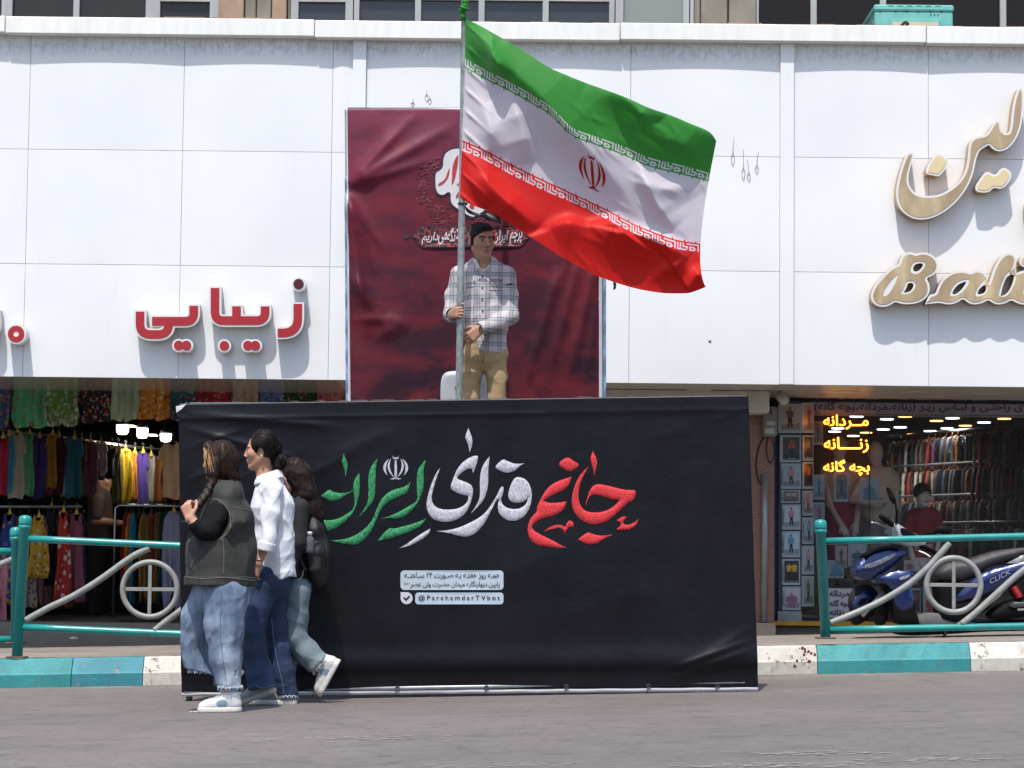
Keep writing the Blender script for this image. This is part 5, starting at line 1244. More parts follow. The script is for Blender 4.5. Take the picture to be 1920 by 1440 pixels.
for k in range(40):
    a=math.pi+math.pi*k/39; c=A2(551,1322,.08); p=c+Vector((r2(49)*math.cos(a),r2(49)*math.sin(a),r_.uniform(-.003,.012))); b.tube([p,p+Vector((r_.gauss(0,.004),-.002,-.012-.01*r_.random()))],.002,5)
b.go('frayed_hem',FR2,w2,True)
t1=A2(332,1371,-.09); h1=A2(500,1306,-.09); t1.z=ground(t1.x,Y2)+.002; shoe('sneaker',h1,t1,(.3,0,1),[GSU,GSU,LACE],w2,1.0,.085,GSOLE)
h2=A2(597,1362,.08); t2=A2(398,1362,.08); h2.z=t2.z=ground(t2.x,Y2)+.002; shoe('sneaker',h2,t2,(0,0,1),[GSU,GSU,LACE],w2,1.0,.085,RUB)
B().torus(tuple(A2(420,680,-.2)),r2(21),.004,18,6,axis='z').go('bracelet',M('silver_band','90908e',.3,.8,var=0),w2,True)
# ================================================================ WOMAN WITH BACKPACK
Y3=15.60; s3=sc(Y3)*2.525
def A3(x,y,dy=0): return P(*zc1(x,y),Y3+dy)
r3=lambda q:q/s3
w3=thing('person','woman with long wavy hair in a black top and faded jeans','person',A3(600,1330))
lo=Vector((A3(470,0).x,Y3-.28,ground(A3(520,0).x,Y3)-.03)); hi=Vector((A3(830,0).x,Y3+.3,A3(0,180).z))
F=Fld(lo,hi,.005)
W=head(F,A3(582,292,0),(-1,.12,-.06),(.05,0,1),.93)
F.chain([A3(590,340),A3(602,410)],[r3(34),r3(36)],.03); F.chain([A3(610,450),A3(605,600),A3(600,780)],[r3(50),r3(44),r3(42)],.04,a=(1,1.3,1))
for q in (-.16,.16): F.chain([A3(612,440,q),A3(600,600,q*1.2),A3(560,740,q*1.15)],[r3(34),r3(27),r3(18)],.02); hand(F,A3(560,740,q*1.15),(-.3,0,-1),(-.3,-q,0),(-1,0,0),.5,.9)
F.chain([A3(600,790,-.06),A3(586,1035,-.07),A3(640,1112,-.06),A3(735,1200,-.05)],[r3(44),r3(38),r3(32),r3(24)],.01); F.cap(A3(735,1195,-.05),A3(712,1280,-.05),r3(24),r3(18))
F.chain([A3(590,800,.08),A3(560,1050,.08),A3(530,1310,.08)],[r3(42),r3(36),r3(26)],.01); F.cap(A3(530,1315,.08),A3(460,1335,.08),r3(22),r3(18))
F.mesh('body',[SK1,BROW,LIP,EYE,EWH],w3,face_paint(W,.93))
HW=hairmat('hair_wavy_dark','0d0908','2a1814',(1,1,.2),60)
F=Fld(Vector((A3(500,0).x,Y3-.25,A3(0,560).z)),Vector((A3(780,0).x,Y3+.25,A3(0,185).z)),.0045)
F.ell(A3(590,272,0),(r3(66),.086,r3(76)),.02); F.chain([A3(615,290,0),A3(640,370,-.02),A3(665,440,-.03),A3(690,505,-.03)],[r3(62),r3(52),r3(46),r3(30)],.03,a=(1,1.5,1)); F.chain([A3(640,420,-.05),A3(690,480,-.06),A3(712,520,-.05)],[r3(34),r3(24),r3(10)],.02); F.chain([A3(650,420,.05),A3(680,490,.06)],[r3(34),r3(14)],.02)
F.ell(W(0,.088,-.05),(.058,.082,.10),.01,'s'); F.fold(.005,50,4,(1,1,.8)); F.fold(.0025,110,5,(1,1,.3)); HM3=F.mesh('hair',HW,w3)
strands('lock',HM3,w3,lambda r_:A3(r_.uniform(560,650),r_.uniform(210,330),r_.uniform(-.12,.0)),lambda p,i:Vector((.32+.5*math.sin(p.z*70+p.y*20),.25*math.sin(p.z*60),-1)),360,26,.014,.0019,[hairflat('lock_black','0b0808'),hairflat('lock_brown','2a1812'),hairflat('lock_soft_black','1b1310')],8,tail=3)
TOP=clothbump(M('black_cotton','18181a',.85,var=.12,vs=20,bump=.25,bs=35),.4,6,.02)
F=Fld(lo,hi,.006); F.chain([A3(612,425,0),A3(608,520,0),A3(598,660,0),A3(598,790,0)],[r3(66),r3(66),r3(64),r3(66)],.05,a=(1,1.3,1)); F.cap(A3(606,385),A3(612,430),r3(44),r3(60),.03)
for q in (-.16,.16): F.chain([A3(612,438,q),A3(600,600,q*1.2),A3(566,722,q*1.15)],[r3(46),r3(38),r3(28)],.025)
F.plane(A3(0,792),(-.1,0,-1)); F.cap(A3(590,330),A3(604,400),r3(42),r3(44),.004,'s'); F.fold(.005,28,8); F.mesh('top',TOP,w3)
DEN3=clothbump(denim('faded_grey_denim','56666f','76868c','98a5a6'),.8,7,.03)
F=Fld(lo,hi,.006); F.cap(A3(600,780,0),A3(598,820,0),r3(64),r3(68),.04,a=(1,1.2,1))
F.chain([A3(600,830,-.07),A3(588,950,-.07),A3(585,1045,-.07)],[r3(64),r3(60),r3(60)],.03); F.chain([A3(590,1060,-.07),A3(640,1115,-.06),A3(706,1180,-.05),A3(722,1195,-.05)],[r3(56),r3(58),r3(52),r3(50)],.03)
F.chain([A3(592,830,.08),A3(560,1050,.08),A3(528,1320,.08)],[r3(64),r3(56),r3(52)],.03); F.plane(A3(0,760),(0,0,1)); F.plane(A3(0,1312),(0,0,-1))
ax=(A3(706,1180,-.05)-A3(640,1115,-.06)).normalized(); x,y,z=F.g((slice(None),)*3); p=A3(700,1172,-.05); dd=(x-p.x)*ax.x+(y-p.y)*ax.y+(z-p.z)*ax.z; F.V=np.where(x>A3(610,0).x,np.maximum(F.V,dd),F.V).astype(np.float32)
F.cap(A3(670,1145,-.05),A3(740,1215,-.05),r3(42),r3(44),.003,'s'); F.fold(.004,24,3); F.crease(.008,56,9,(.8,.6,1.2),5); j3=F.mesh('jeans',DEN3,w3)
seam('seam',j3,[(570,1085),(610,1130),(650,1175)],.0022,M('dark_stitch','38454c',.9),w3,zc1)
r_=random.Random(5); b=B(); c=A3(702,1174,-.05); sd=Vector((0,1,0)); up_=ax.cross(sd)
for k in range(46):
    a=6.28*k/46; p=c+(sd*math.cos(a)+up_*math.sin(a))*r3(50); b.tube([p,p+ax*.012+Vector((0,0,-.003)),p+ax*r_.uniform(.012,.026)+Vector((r_.gauss(0,.004),r_.gauss(0,.004),-.008))],.0026,5)
b.go('frayed_hem',M('white_fringe','c3bfb5',.9,var=.2,vs=60),w3,True)
B().tube([A3(688,1155,-.05),A3(728,1192,-.05)],[r3(30),r3(32)],14).go('sock',SOCK,w3,True)
shoe('sneaker',A3(806,1158,-.05),A3(712,1330,-.05),(-1,0,-.15),[WHITE_LEA,BLUEGREY,LACE],w3,.98,.10,RUB)
h2=A3(560,1345,.08); t2=A3(385,1345,.08); h2.z=t2.z=ground(t2.x,Y3)+.002; shoe('sneaker',h2,t2,(0,0,1),[WHITE_LEA,BLUEGREY,LACE],w3,.95,.1,RUB)
# ---- backpack (worn, a thing of its own)
bp_=thing('backpack','slouchy black backpack worn by the woman with long wavy hair','backpack',A3(670,800))
BKM=clothbump(M('black_nylon','19191b',.6,var=.2,vs=8,bump=.35,bs=18,bd=.03),.6,5,.03); BK2=M('black_webbing','222226',.7,var=.1,vs=40,bump=.4,bs=200)
lo=Vector((A3(560,0).x,Y3-.3,A3(0,830).z)); hi=Vector((A3(790,0).x,Y3+.3,A3(0,370).z))
F=Fld(lo,hi,.0055); F.chain([A3(655,440,0),A3(680,540,0),A3(695,650,0),A3(690,740,0)],[r3(38),r3(52),r3(54),r3(44)],.04,a=(1,2.3,1)); F.cap(A3(712,600,0),A3(715,730,0),r3(34),r3(32),.03,a=(1,2.0,1)); F.ell(A3(705,775,0),(r3(28),.08,r3(30)),.03)
F.fold(.008,20,12); F.crease(.012,32,2); pk=F.mesh('bag',BKM,bp_)
F=Fld(lo,hi,.0055); F.cap(A3(672,600,-.13),A3(680,720,-.13),r3(34),r3(30),.02,a=(1,.8,1)); F.plane(A3(668,600,-.1),(-.15,0,1)); F.fold(.004,40,3); F.mesh('side_pocket',BKM,bp_)
for q in (-1,1): B().tube(cat([A3(650,430,q*.08),A3(622,388,q*.10),A3(590,402,q*.115),A3(572,470,q*.13),A3(580,560,q*.14),A3(612,680,q*.13),A3(640,735,q*.12)],8),.027 if q<0 else .022,10,flat=.4).go('strap',BK2,bp_,True)
seam('zip',pk,[(655,460),(690,500),(722,560),(738,640),(735,720)],.003,M('zip_grey','3a3a3e',.4,.3),bp_,zc1)
B().tube(cat([A3(628,730,-.13),A3(622,760,-.15),A3(600,780,-.15)],5),.003,6).go('strap_end',M('pale_cord','9a958a',.8),bp_,True)
bt=thing('water_bottle','small clear plastic bottle with a white cap tucked in the backpack pocket','bottle',A3(655,640,-.16))
n=NT('clear_plastic'); n.base('c3cdd4'); n.set(Roughness=.08); n.b.inputs['Transmission Weight'].default_value=.85; n.b.inputs['IOR'].default_value=1.2
c=A3(656,650,-.165); B().lathe(tuple(c),[(.001,0),(.030,.002),(.032,.02),(.030,.05),(.032,.075),(.026,.095),(.014,.108),(.013,.115)],18).go('bottle_body',n.m,bt,True)
B().lathe((c.x,c.y,c.z+.112),[(.001,0),(.017,0),(.017,.018),(.014,.021),(.001,.021)],16).go('bottle_cap',M('white_plastic','c8c8c8',.35,var=0),bt,True)
# ================================================================ MAN ON THE PLATFORM
YM=16.93; sm_=sc(YM)*3.692
zm=lambda x,y:(780+x/3.692,380+y/3.692)
def AM(x,y,dy=0): return P(*zm(x,y),YM+dy)
rm=lambda q:q/sm_
mn=thing('person','man in a pale plaid shirt and khaki trousers gripping the flag pole','person',(AM(470,1000).x,YM,DECK))
SKM=SK('skin_olive','a67c64'); STB=M('stubble_skin','9a7460',.6,var=.12,vs=60)
lo=Vector((AM(170,0).x,YM-.36,DECK-.01)); hi=Vector((AM(720,0).x,YM+.26,AM(0,110).z))
F=Fld(lo,hi,.0043)
W=head(F,AM(452,268,0),(.40,-.9,-.06),(0,-.04,1),1.08,.86)
F.chain([AM(455,330,.02),AM(462,440,.04)],[rm(54),rm(60)],.03); F.cap(AM(458,350,-.03),AM(470,440,-.01),rm(40),rm(44),.03)
F.chain([AM(470,540,.02),AM(472,780,.02),AM(480,980,.02)],[rm(105),rm(100),rm(100)],.05,a=(1,.75,1)); F.cap(AM(330,490,.03),AM(610,485,.03),rm(45),rm(45),.03)
F.chain([AM(300,495,.02),AM(245,765,.0),AM(268,773,-.13)],[rm(36),rm(30),rm(25)],.02)
hw=AM(285,775,-.15); pole_p=P(864.6,585,PY_)
hd=Vector((pole_p.x-.005,pole_p.y+.04,hw.z+.02))-hw
F.cap(AM(270,775,-.12),AM(247,772,-.215),rm(25),rm(23),.01); hand(F,AM(246,772,-.215),(.45,-.88,.05),(.88,.45,0),(0,0,1),[1.22,1.25,1.28,1.32],1.02)
F.chain([AM(640,495,.02),AM(655,780,-.02),AM(540,845,-.14),AM(450,872,-.19)],[rm(36),rm(30),rm(27),rm(22)],.02)
hand(F,AM(448,872,-.19),(-.72,-.08,-.62),(-.2,.9,-.1),(-.6,0,.75),[.3,.38,.45,.6],1.08)
F.chain([AM(410,1030,.02),AM(385,1400,.03),AM(385,1900,.04)],[rm(62),rm(46),rm(34)],.02); F.chain([AM(550,1030,.02),AM(560,1400,.03),AM(565,1900,.04)],[rm(62),rm(46),rm(34)],.02)
st_=[(W(x_,y_,z_),[.016,.016,.014],5) for x_,y_,z_ in ((0,.08,-.1),(.02,.076,-.098),(-.02,.076,-.098),(.04,.055,-.085),(-.04,.055,-.085),(.052,.03,-.07),(-.052,.03,-.07),(.015,.1,-.048),(-.015,.1,-.048),(0,.102,-.047),(.03,.085,-.05),(-.03,.085,-.05))]
F.mesh('body',[SKM,BROW,M('lip_brown','85564a',.5,var=0),EYE,M('eye_white_shade','8c847c',.3,var=0),STB],mn,st_+face_paint(W,1.08))
HMN=hairmat('hair_cropped_black','080606','1a1412',(1,1,.6),120)
F=Fld(Vector((AM(330,0).x,YM-.2,AM(0,330).z)),Vector((AM(580,0).x,YM+.2,AM(0,105).z)),.0035)
F.ell(W(0,-.016,.042),(.078,.099,.086),.01); F.ell(W(0,.025,.078),(.062,.066,.036),.02); F.ell(W(0,-.05,-.0),(.076,.066,.085),.02)
F.ell(W(0,.125,-.02),(.095,.085,.088),.008,'s'); F.ell(W(0,.03,-.10),(.12,.12,.075),.008,'s')
for q in(-1,1): F.ell(W(q*.085,.0,-.02),(.03,.026,.034),.004,'s'); F.cap(W(q*.070,.022,.03),W(q*.070,.016,-.022),.014,.010,.006)
F.fold(.0018,170,3); HMm=F.mesh('hair',HMN,mn)
strands('lock',HMm,mn,lambda r_:W(r_.uniform(-.07,.07),r_.uniform(-.06,.08),r_.uniform(.06,.13)),lambda p,i:(p-W(0,-.02,.02))*.6+Vector((.3,0,.1)),150,4,.008,.0016,[hairflat('lock_jet','070606'),hairflat('lock_black','0b0808')],9,.0012)
# plaid shirt
def plaid():
    n=NT('plaid_cotton'); tc=n.n('TexCoord'); nz=n.n('TexNoise'); nz.inputs['Scale'].default_value=5; n.l(tc.outputs['Object'],nz.inputs['Vector'])
    mx=n.n('Mix',data_type='VECTOR'); mx.inputs[0].default_value=.018; n.l(tc.outputs['Object'],mx.inputs[4]); n.l(nz.outputs['Color'],mx.inputs[5]); sx=n.n('SeparateXYZ'); n.l(mx.outputs[1],sx.inputs[0])
    def band(src,per,off,cen,wd,soft=.012):
        t=n.math('FRACT',n.math('ADD',n.math('DIVIDE',src,per),off)); d=n.math('ABSOLUTE',n.math('SUBTRACT',t,cen)); return n.math('SUBTRACT',1,n.math('SMOOTH_MIN',1,n.math('DIVIDE',n.math('MAXIMUM',n.math('SUBTRACT',d,wd),0),soft)),True)
    c=n.ramp(n.noise(tc.outputs['Object'],3,3),[(.3,'aaa6ac'),(.7,'b8b4ba')])
    for src,per,off in ((sx.outputs[0],.080,.1),(sx.outputs[2],.078,.25)):
        c=n.mix(n.math('MULTIPLY',band(src,per,off,.5,.14,.05),.5),c,'737a80')
        c=n.mix(n.math('MULTIPLY',band(src,per,off,.66,.022),.8),c,'454c4a'); c=n.mix(n.math('MULTIPLY',band(src,per,off,.36,.018),.75),c,'4c5250')
        c=n.mix(n.math('MULTIPLY',band(src,per,off,.86,.018),.5),c,'b8936f'); c=n.mix(n.math('MULTIPLY',band(src,per,off,.12,.014),.35),c,'a98d77')
    n.base(c); n.set(Roughness=.85); n.bump(n.noise(tc.outputs['Object'],14,4,.6),.25,.012); return clothbump(n.m,.8,6,.03,(1,1,.6))
PLD=plaid(); CUFF=M('pale_cuff','bdb8ba',.85,var=.08,vs=20,bump=.2,bs=40)
F=Fld(lo,hi,.0055)
F.chain([AM(468,500,.02),AM(470,620,.015),AM(476,800,.01),AM(484,1040,.01)],[rm(128),rm(138),rm(146),rm(152)],.05,a=(1,.72,1))
F.cap(AM(345,492,.03),AM(590,485,.03),rm(62),rm(62),.04); F.cap(AM(420,440,.03),AM(510,440,.03),rm(48),rm(48),.05)
x,y,z=F.g((slice(None),)*3); t=np.clip((x-AM(335,0).x)/(AM(635,0).x-AM(335,0).x),0,1); zl=AM(0,955).z+(AM(0,1036).z-AM(0,955).z)*np.clip(t*1.9,0,1); F.V=np.maximum(F.V,(zl-z)+0*y).astype(np.float32)
FS=Fld(lo,hi,.0055)
FS.chain([AM(305,500,.02),AM(262,640,.015),AM(243,770,-.01),AM(252,778,-.12)],[rm(66),rm(58),rm(52),rm(48)],.03); FS.chain([AM(630,500,.02),AM(648,640,.01),AM(655,785,-.03),AM(560,838,-.13),AM(452,868,-.19)],[rm(64),rm(56),rm(58),rm(52),rm(42)],.03)
t=np.clip(.5+.5*(F.V-FS.V)/.02,0,1); F.V=F.V*(1-t)+FS.V*t-.02*t*(1-t)
F.cap(AM(456,330),AM(466,440,0),rm(58),rm(60),.006,'s'); F.cap(AM(468,385,-.1),AM(466,488,-.12),rm(58),rm(8),.008,'s',a=(1,1.8,1))
F.ell(AM(252,770,-.235),(rm(60),.08,rm(60)),.006,'s'); F.ell(AM(420,885,-.2),(rm(38),.07,rm(50)),.006,'s')
F.fold(.004,22,31,(1,1,.7)); F.crease(.008,58,32,(1,1,.7),5); ps=F.mesh('plaid_shirt',PLD,mn)
FC=Fld(lo,hi,.005); FC.cap(AM(452,425,0),AM(462,455,.0),rm(68),rm(76),.01,a=(1,1.0,1)); FC.cap(AM(452,330),AM(464,470),rm(58),rm(62),.004,'s'); FC.plane(AM(0,398),(0,.25,1)); FC.plane(AM(0,462,0),(0,0,-1)); FC.cap(AM(470,365,-.1),AM(467,478,-.1),rm(66),rm(12),.005,'s',a=(1,2.2,1)); FC.mesh('collar',CUFF,mn)
FC=Fld(lo,hi,.005); ax=(AM(452,868,-.19)-AM(560,838,-.13)).normalized(); FC.cap(AM(500,855,-.165),AM(445,870,-.195),rm(47),rm(46),.01); FC.cap(AM(540,845,-.14),AM(420,878,-.21),rm(36),rm(38),.003,'s'); FC.plane(AM(440,872,-.197),ax); FC.plane(AM(512,852,-.16),-ax); FC.mesh('cuff',PLD,mn)
FC=Fld(lo,hi,.005); FC.cap(AM(246,778,-.08),AM(250,776,-.145),rm(54),rm(52),.01); FC.cap(AM(248,777,-.06),AM(250,774,-.24),rm(41),rm(42),.003,'s'); FC.mesh('cuff',PLD,mn)
KH_=clothbump(M('khaki_cotton','9a8461',.85,var=.14,vs=6,stretch=(1,1,.5),bump=.25,bs=30),.9,6,.03,(1,1,.6))
F=Fld(lo,hi,.006); F.cap(AM(482,960,.01),AM(484,1040,.01),rm(140),rm(148),.04,a=(1,.75,1))
F.chain([AM(405,1060,.01),AM(385,1200,.01),AM(382,1360,.01),AM(385,1900,.03)],[rm(78),rm(66),rm(60),rm(50)],.02); F.chain([AM(556,1060,.01),AM(560,1200,.01),AM(556,1360,.01),AM(566,1900,.03)],[rm(80),rm(72),rm(64),rm(52)],.02)
F.plane((0,0,DECK+.03),(0,0,-1)); F.plane(AM(0,930),(0,0,1)); F.fold(.003,22,41,(1,1,.6)); F.crease(.013,52,42,(.8,.7,1.1),6); kk=F.mesh('trousers',KH_,mn)
seam('seam',kk,[(625,1060),(628,1180),(620,1300),(618,1360)],.0018,M('khaki_seam','5f4d33',.9),mn,zm); seam('seam',kk,[(470,1050),(462,1110)],.0022,M('khaki_seam','5f4d33',.9),mn,zm)
BTN=M('dark_button','17171a',.3,var=0); 
t=bvh(ps)
for (x_,y_) in ((461,509),(459,589),(459,669),(461,748),(477,915)):
    h,nn=onto(t,*zm(x_,y_)); 
    if h is not None: B().lathe((h.x,h.y-.003,h.z),[(.001,-.003),(.0062,-.003),(.0066,.001),(.001,.002)],12,axis='y').go('button',BTN,mn,True)
PLK=M('plaid_edge','77777c',.9,var=.1,vs=40)
seam('placket',ps,[(440,470),(440,600),(441,760),(455,930),(470,1030)],.0018,PLK,mn,zm); seam('placket',ps,[(482,470),(480,600),(480,760),(490,930),(492,1030)],.0014,PLK,mn,zm)
seam('pocket_edge',ps,[(507,575),(550,578),(600,582)],.002,PLK,mn,zm); seam('pocket_edge',ps,[(507,600),(520,606),(560,608),(600,606)],.0026,PLK,mn,zm); seam('pocket_edge',ps,[(345,553),(403,555),(404,583),(345,590)],.002,PLK,mn,zm)
b=B(); last=[AM(550,540,-.1)]
def onsh(x_,y_,h):
    a,nn=onto(t,*zm(x_,y_)); a=a or last[0]; last[0]=a; return tuple(a+(CAMP-a).normalized()*h)
write('EPOCH',(509,528,595,552),onsh,.004,b,bold=.012,space=1.2,ar=False); b.go('chest_lettering',BTN,mn)
b=B(); plate([[(627,562),(667,556),(668,569),(628,574)]],onsh,.004,b=b,step=8); b.go('sleeve_tag',BTN,mn)
for x_ in (385,566):
    a=AM(x_,1965,-.17); c=AM(x_,1965,.1); a.z=c.z=DECK+.002; shoe('shoe',c,a,(0,0,1),[M('black_shoe','1b1a1a',.5),M('black_shoe','1b1a1a',.5),LACE],mn,1.05,.09,M('black_sole','131313',.7))
B().torus(tuple(AM(441,868,-.2)),rm(26),.004,18,6,axis='x').go('wristband',BTN,mn,True)
# ================================================================ RAILINGS
def teal():
    n=NT('teal_gloss_paint'); v=n.coord('Object'); f=n.noise(v,30,6,.75); c=n.ramp(n.noise(v,4,3),[(.3,'1d7d7c'),(.7,'25918d')]); c=n.mix(n.ramp(f,[(.60,0.0),(.65,1.0)]),c,'5f4338'); c=n.mix(n.ramp(n.noise(v,9,5,.7),[(.6,0.0),(.8,.4)]),c,'4f6f6d'); n.base(c); n.set(Roughness=.3); n.bump(f,.2,.003); return n.m
TEAL=teal(); RG=M('grey_rail_paint','868886',.45,var=.18,vs=14,bump=.2,bs=60)
def railing(label,Yr,posts,top,bot,ring,waves,yaw=0,px_ref=0):
    D=lambda px:Yr+yaw*(px-px_ref)
    PT_=lambda px,py,o=0:P(px,py,D(px)+o)
    k=sc(Yr); t=thing('railing',label,'railing',(PT_(posts[0][0],posts[0][2]).x,Yr,PT_(posts[0][0],posts[0][2]).z),'painted railings along the kerb')
    for (xb,xt,yb,yt,w_) in posts:
        b=B(); a=PT_(xb,yb); c=PT_(xt,yt); c=Vector(c); r=w_/2/k; d=(c-a); L=d.length
        b.tube([a,a+d*(1-.10/L),a+d*(1-.095/L),a+d*(1-.075/L),a+d*(1-.07/L)],[r,r,r*1.22,r*1.22,r*1.05],18); b.tube([a+d*(1-.07/L),a+d*(1-.06/L),a+d*(1-.025/L),a+d*(1-.008/L),a+d],[r*1.18,r*1.26,r*1.24,r*1.0,r*.35],18); p_=b.go('post',TEAL,t,True)
        B().box((a.x-.07,a.y-.07,a.z-.006),(a.x+.07,a.y+.07,a.z+.006),0,.003).go('base_plate',M('rusty_plate','5b4a42',.8,var=.3,vs=30),p_)
    for nm,(x0,y0,x1,y1,w_) in (('top_rail',top),('bottom_rail',bot)): B().tube([PT_(x0+(x1-x0)*i/6,y0+(y1-y0)*i/6) for i in range(7)],w_/2/k,16).go(nm,TEAL,t,True)
    for (cx,cy,rad,w_) in ring:
        c=PT_(cx,cy); b=B(); b.torus(tuple(c),(rad-w_/2)/k,w_/2/k,56,14)
        o=b.go('ring',RG,t,True); R_=(rad-w_)/k
        B().box((c.x-R_,c.y-.004,c.z-.013),(c.x+R_,c.y+.004,c.z+.013),0,.002).go('cross_bar',RG,o); B().box((c.x-.013,c.y-.009,c.z-R_),(c.x+.013,c.y-.0045,c.z+R_),0,.002).go('cross_bar',RG,o)
    for L,w_ in waves: B().tube([Vector(P(x,y,D(x)-.0)) for x,y in cat(L,10)],w_/2/k,14).go('wave_bar',RG,t,True)
    return t
YR=18.13
railing('teal and grey railing in front of the left clothes shop, beside the walking women',YR,[(32,48,1232,966,20),(426,426,1236,985,19)],(48,1010,420,1027,13),(42,1176,420,1192,13),[(281,1105,56,10)],[([(48,1163),(90,1140),(140,1116),(190,1085),(230,1056),(256,1039),(280,1028)],12),([(290,1182),(318,1160),(345,1140),(400,1100)],12)])
railing('short end of the neighbouring teal railing at the far left edge',YR+.12,[(30,30,1205,988,19),(-366,-366,1212,985,19)],(-360,1029,28,1034,13),(-360,1203,25,1199,13),[(-120,1120,56,10)],[([(-360,1170),(-240,1140),(-110,1085),(-20,1065),(24,1048)],12)])
railing('teal and grey railing standing in front of the blue scooter',YR,[(1548,1538,1196,974,19),(2338,2334,1185,955,19)],(1545,1015,2330,995,13),(1556,1181,2330,1166,13),[(1788,1097,56,11)],[([(1557,1168),(1600,1151),(1650,1128),(1700,1098),(1738,1066),(1765,1036),(1780,1018)],12),([(1803,1170),(1830,1148),(1870,1112),(1920,1068),(1980,1030),(2040,1010)],12)])
# litter
def litter(nm,lab,px,py,sz,col,Yq=None,seed=1):
    r_=random.Random(seed); Yq=Yq or gY(px,py); p=P(px,py,Yq); n_=7; V=[];F=[]
    for j in range(n_):
        for i in range(n_): V.append((p.x+(i/(n_-1)-.5)*sz*2+r_.gauss(0,sz*.1),Yq+(j/(n_-1)-.5)*sz+r_.gauss(0,sz*.1),p.z+abs(r_.gauss(0,sz*.3))+.003))
    F=[(j*n_+i,j*n_+i+1,(j+1)*n_+i+1,(j+1)*n_+i) for j in range(n_-1) for i in range(n_-1)]
    o=mk(nm,V,F,M('litter_'+col,col,.6,var=.2,vs=60)); md=o.modifiers.new('t','SOLIDIFY'); md.thickness=.0015; tag(o,lab,'litter'); return o
litter('crumpled_wrapper','crumpled white wrapper on the pavement behind the left railing',138,1199,.035,'b6b6b2',21.6,3)
litter('orange_scrap','scrap of orange peel on the road below the black banner',1108,1296,.03,'b8733f',None,5)
litter('paper_scrap','small flat white paper scrap on the road beside the white sneaker',366,1336,.03,'c0bdb8',None,7).scale.z=.25
# ================================================================ SHOP SIGNS ON THE FASCIA
def stroke2(b,pts,w,place,h0,h1,mi,cap_=True):
    """a flat bent bar of even width with rounded outer bends"""
    L=np.array(pts,float); e=np.gradient(L,axis=0); e/=np.linalg.norm(e,axis=1)[:,None]; nn=np.stack([-e[:,1],e[:,0]],1)*w/2
    poly=np.concatenate([L+nn,(L-nn)[::-1]])
    plate([poly],lambda x,y,h:place(x,y,h0+(h1-h0)*(1 if h>0 else 0)),1e-3,b=b,mi=mi)
RED=M('red_sign_face','9c1c26',.45,var=.1,vs=60); DRED=M('dark_red_face','4a0f14',.4,var=0); SGW=M('sign_white','d2d2d0',.4,var=.04); SGS=M('sign_side','a9a9a6',.5,var=.1)
z7=lambda L:[(x/3,500+y/3) for x,y in L]
def roundpath(pts,r):
    out=[np.array(pts[0],float)]
    for i in range(1,len(pts)-1):
        p,q,s_=[np.array(t,float) for t in pts[i-1:i+2]]; a=(p-q)/np.linalg.norm(p-q); c=(s_-q)/np.linalg.norm(s_-q)
        for k in range(9): t=k/8; out.append((q+a*r)*(1-t)**2+2*q*t*(1-t)+(q+c*r)*t*t)
    out.append(np.array(pts[-1],float)); L=[]
    for a,c in zip(out[:-1],out[1:]):
        n_=max(1,int(np.linalg.norm(c-a)/6)); L+=[a+(c-a)*k/n_ for k in range(n_)]
    return L+[out[-1]]
sg=thing('shop_sign','red Persian channel letters with white rims on the white fascia','sign',P(415,665,FY-.1))
ST_=FY-.02
def letter(name,strokes,dots,hole=0,face=RED,dr=27):
    b=B()
    for i,(pts,r) in enumerate(strokes):
        L=roundpath(pts,r); e0=(L[0]-L[1])/np.linalg.norm(L[0]-L[1])*9; e1=(L[-1]-L[-2])/np.linalg.norm(L[-1]-L[-2])*9; LW=[L[0]+e0]+L+[L[-1]+e1]
        pl=lambda x,y,h:(lambda q:(q.x,q.y-h,q.z))(P(x/3,500+y/3,ST_))
        stroke2(b,LW,68,pl,.07,.130-.0006*i,1); stroke2(b,LW,64,pl,.0,.069-.0006*i,2); stroke2(b,L,48,pl,.1306,.134+.0005*i,0)
    for i,(cx,cy) in enumerate(dots):
        c=lambda r:[(cx+r*math.cos(t),cy+r*math.sin(t)) for t in np.linspace(0,6.2832,33)[:-1]]
        pl=lambda x,y,h:(lambda q:(q.x,q.y-h,q.z))(P(x/3,500+y/3,ST_))
        plate([c(dr+10)],lambda x,y,h:pl(x,y,.128-.0007*i if h>0 else 0),1e-3,b=b,mi=1); plate([c(dr)]+([c(hole)] if hole else []),lambda x,y,h:pl(x,y,.133+.0005*i if h>0 else .1285),1e-3,b=b,mi=0)
    return b.go(name,[face,SGW,SGS],sg)
letter('letter',[([(801,262),(801,390),(962,390),(962,318)],62),([(868,316),(1101,316),(1101,230)],48)],[])
letter('letter',[([(1220,130),(1220,312),(1500,312),(1500,233)],48),([(1340,233),(1340,300)],5)],[])
letter('letter',[([(1683,219),(1683,381),(1570,381)],85)],[])
letter('dot',[],[(1687,108)],0,DRED,29); letter('dot',[],[(1272,453)]); letter('dot',[],[(1404,452),(1445,452)]); letter('dot',[],[(1017,451),(1060,451)]); letter('dot',[],[(108,387)],16,RED,46)
letter('letter',[([(-130,385),(-16,385),(-16,262)],50)],[])
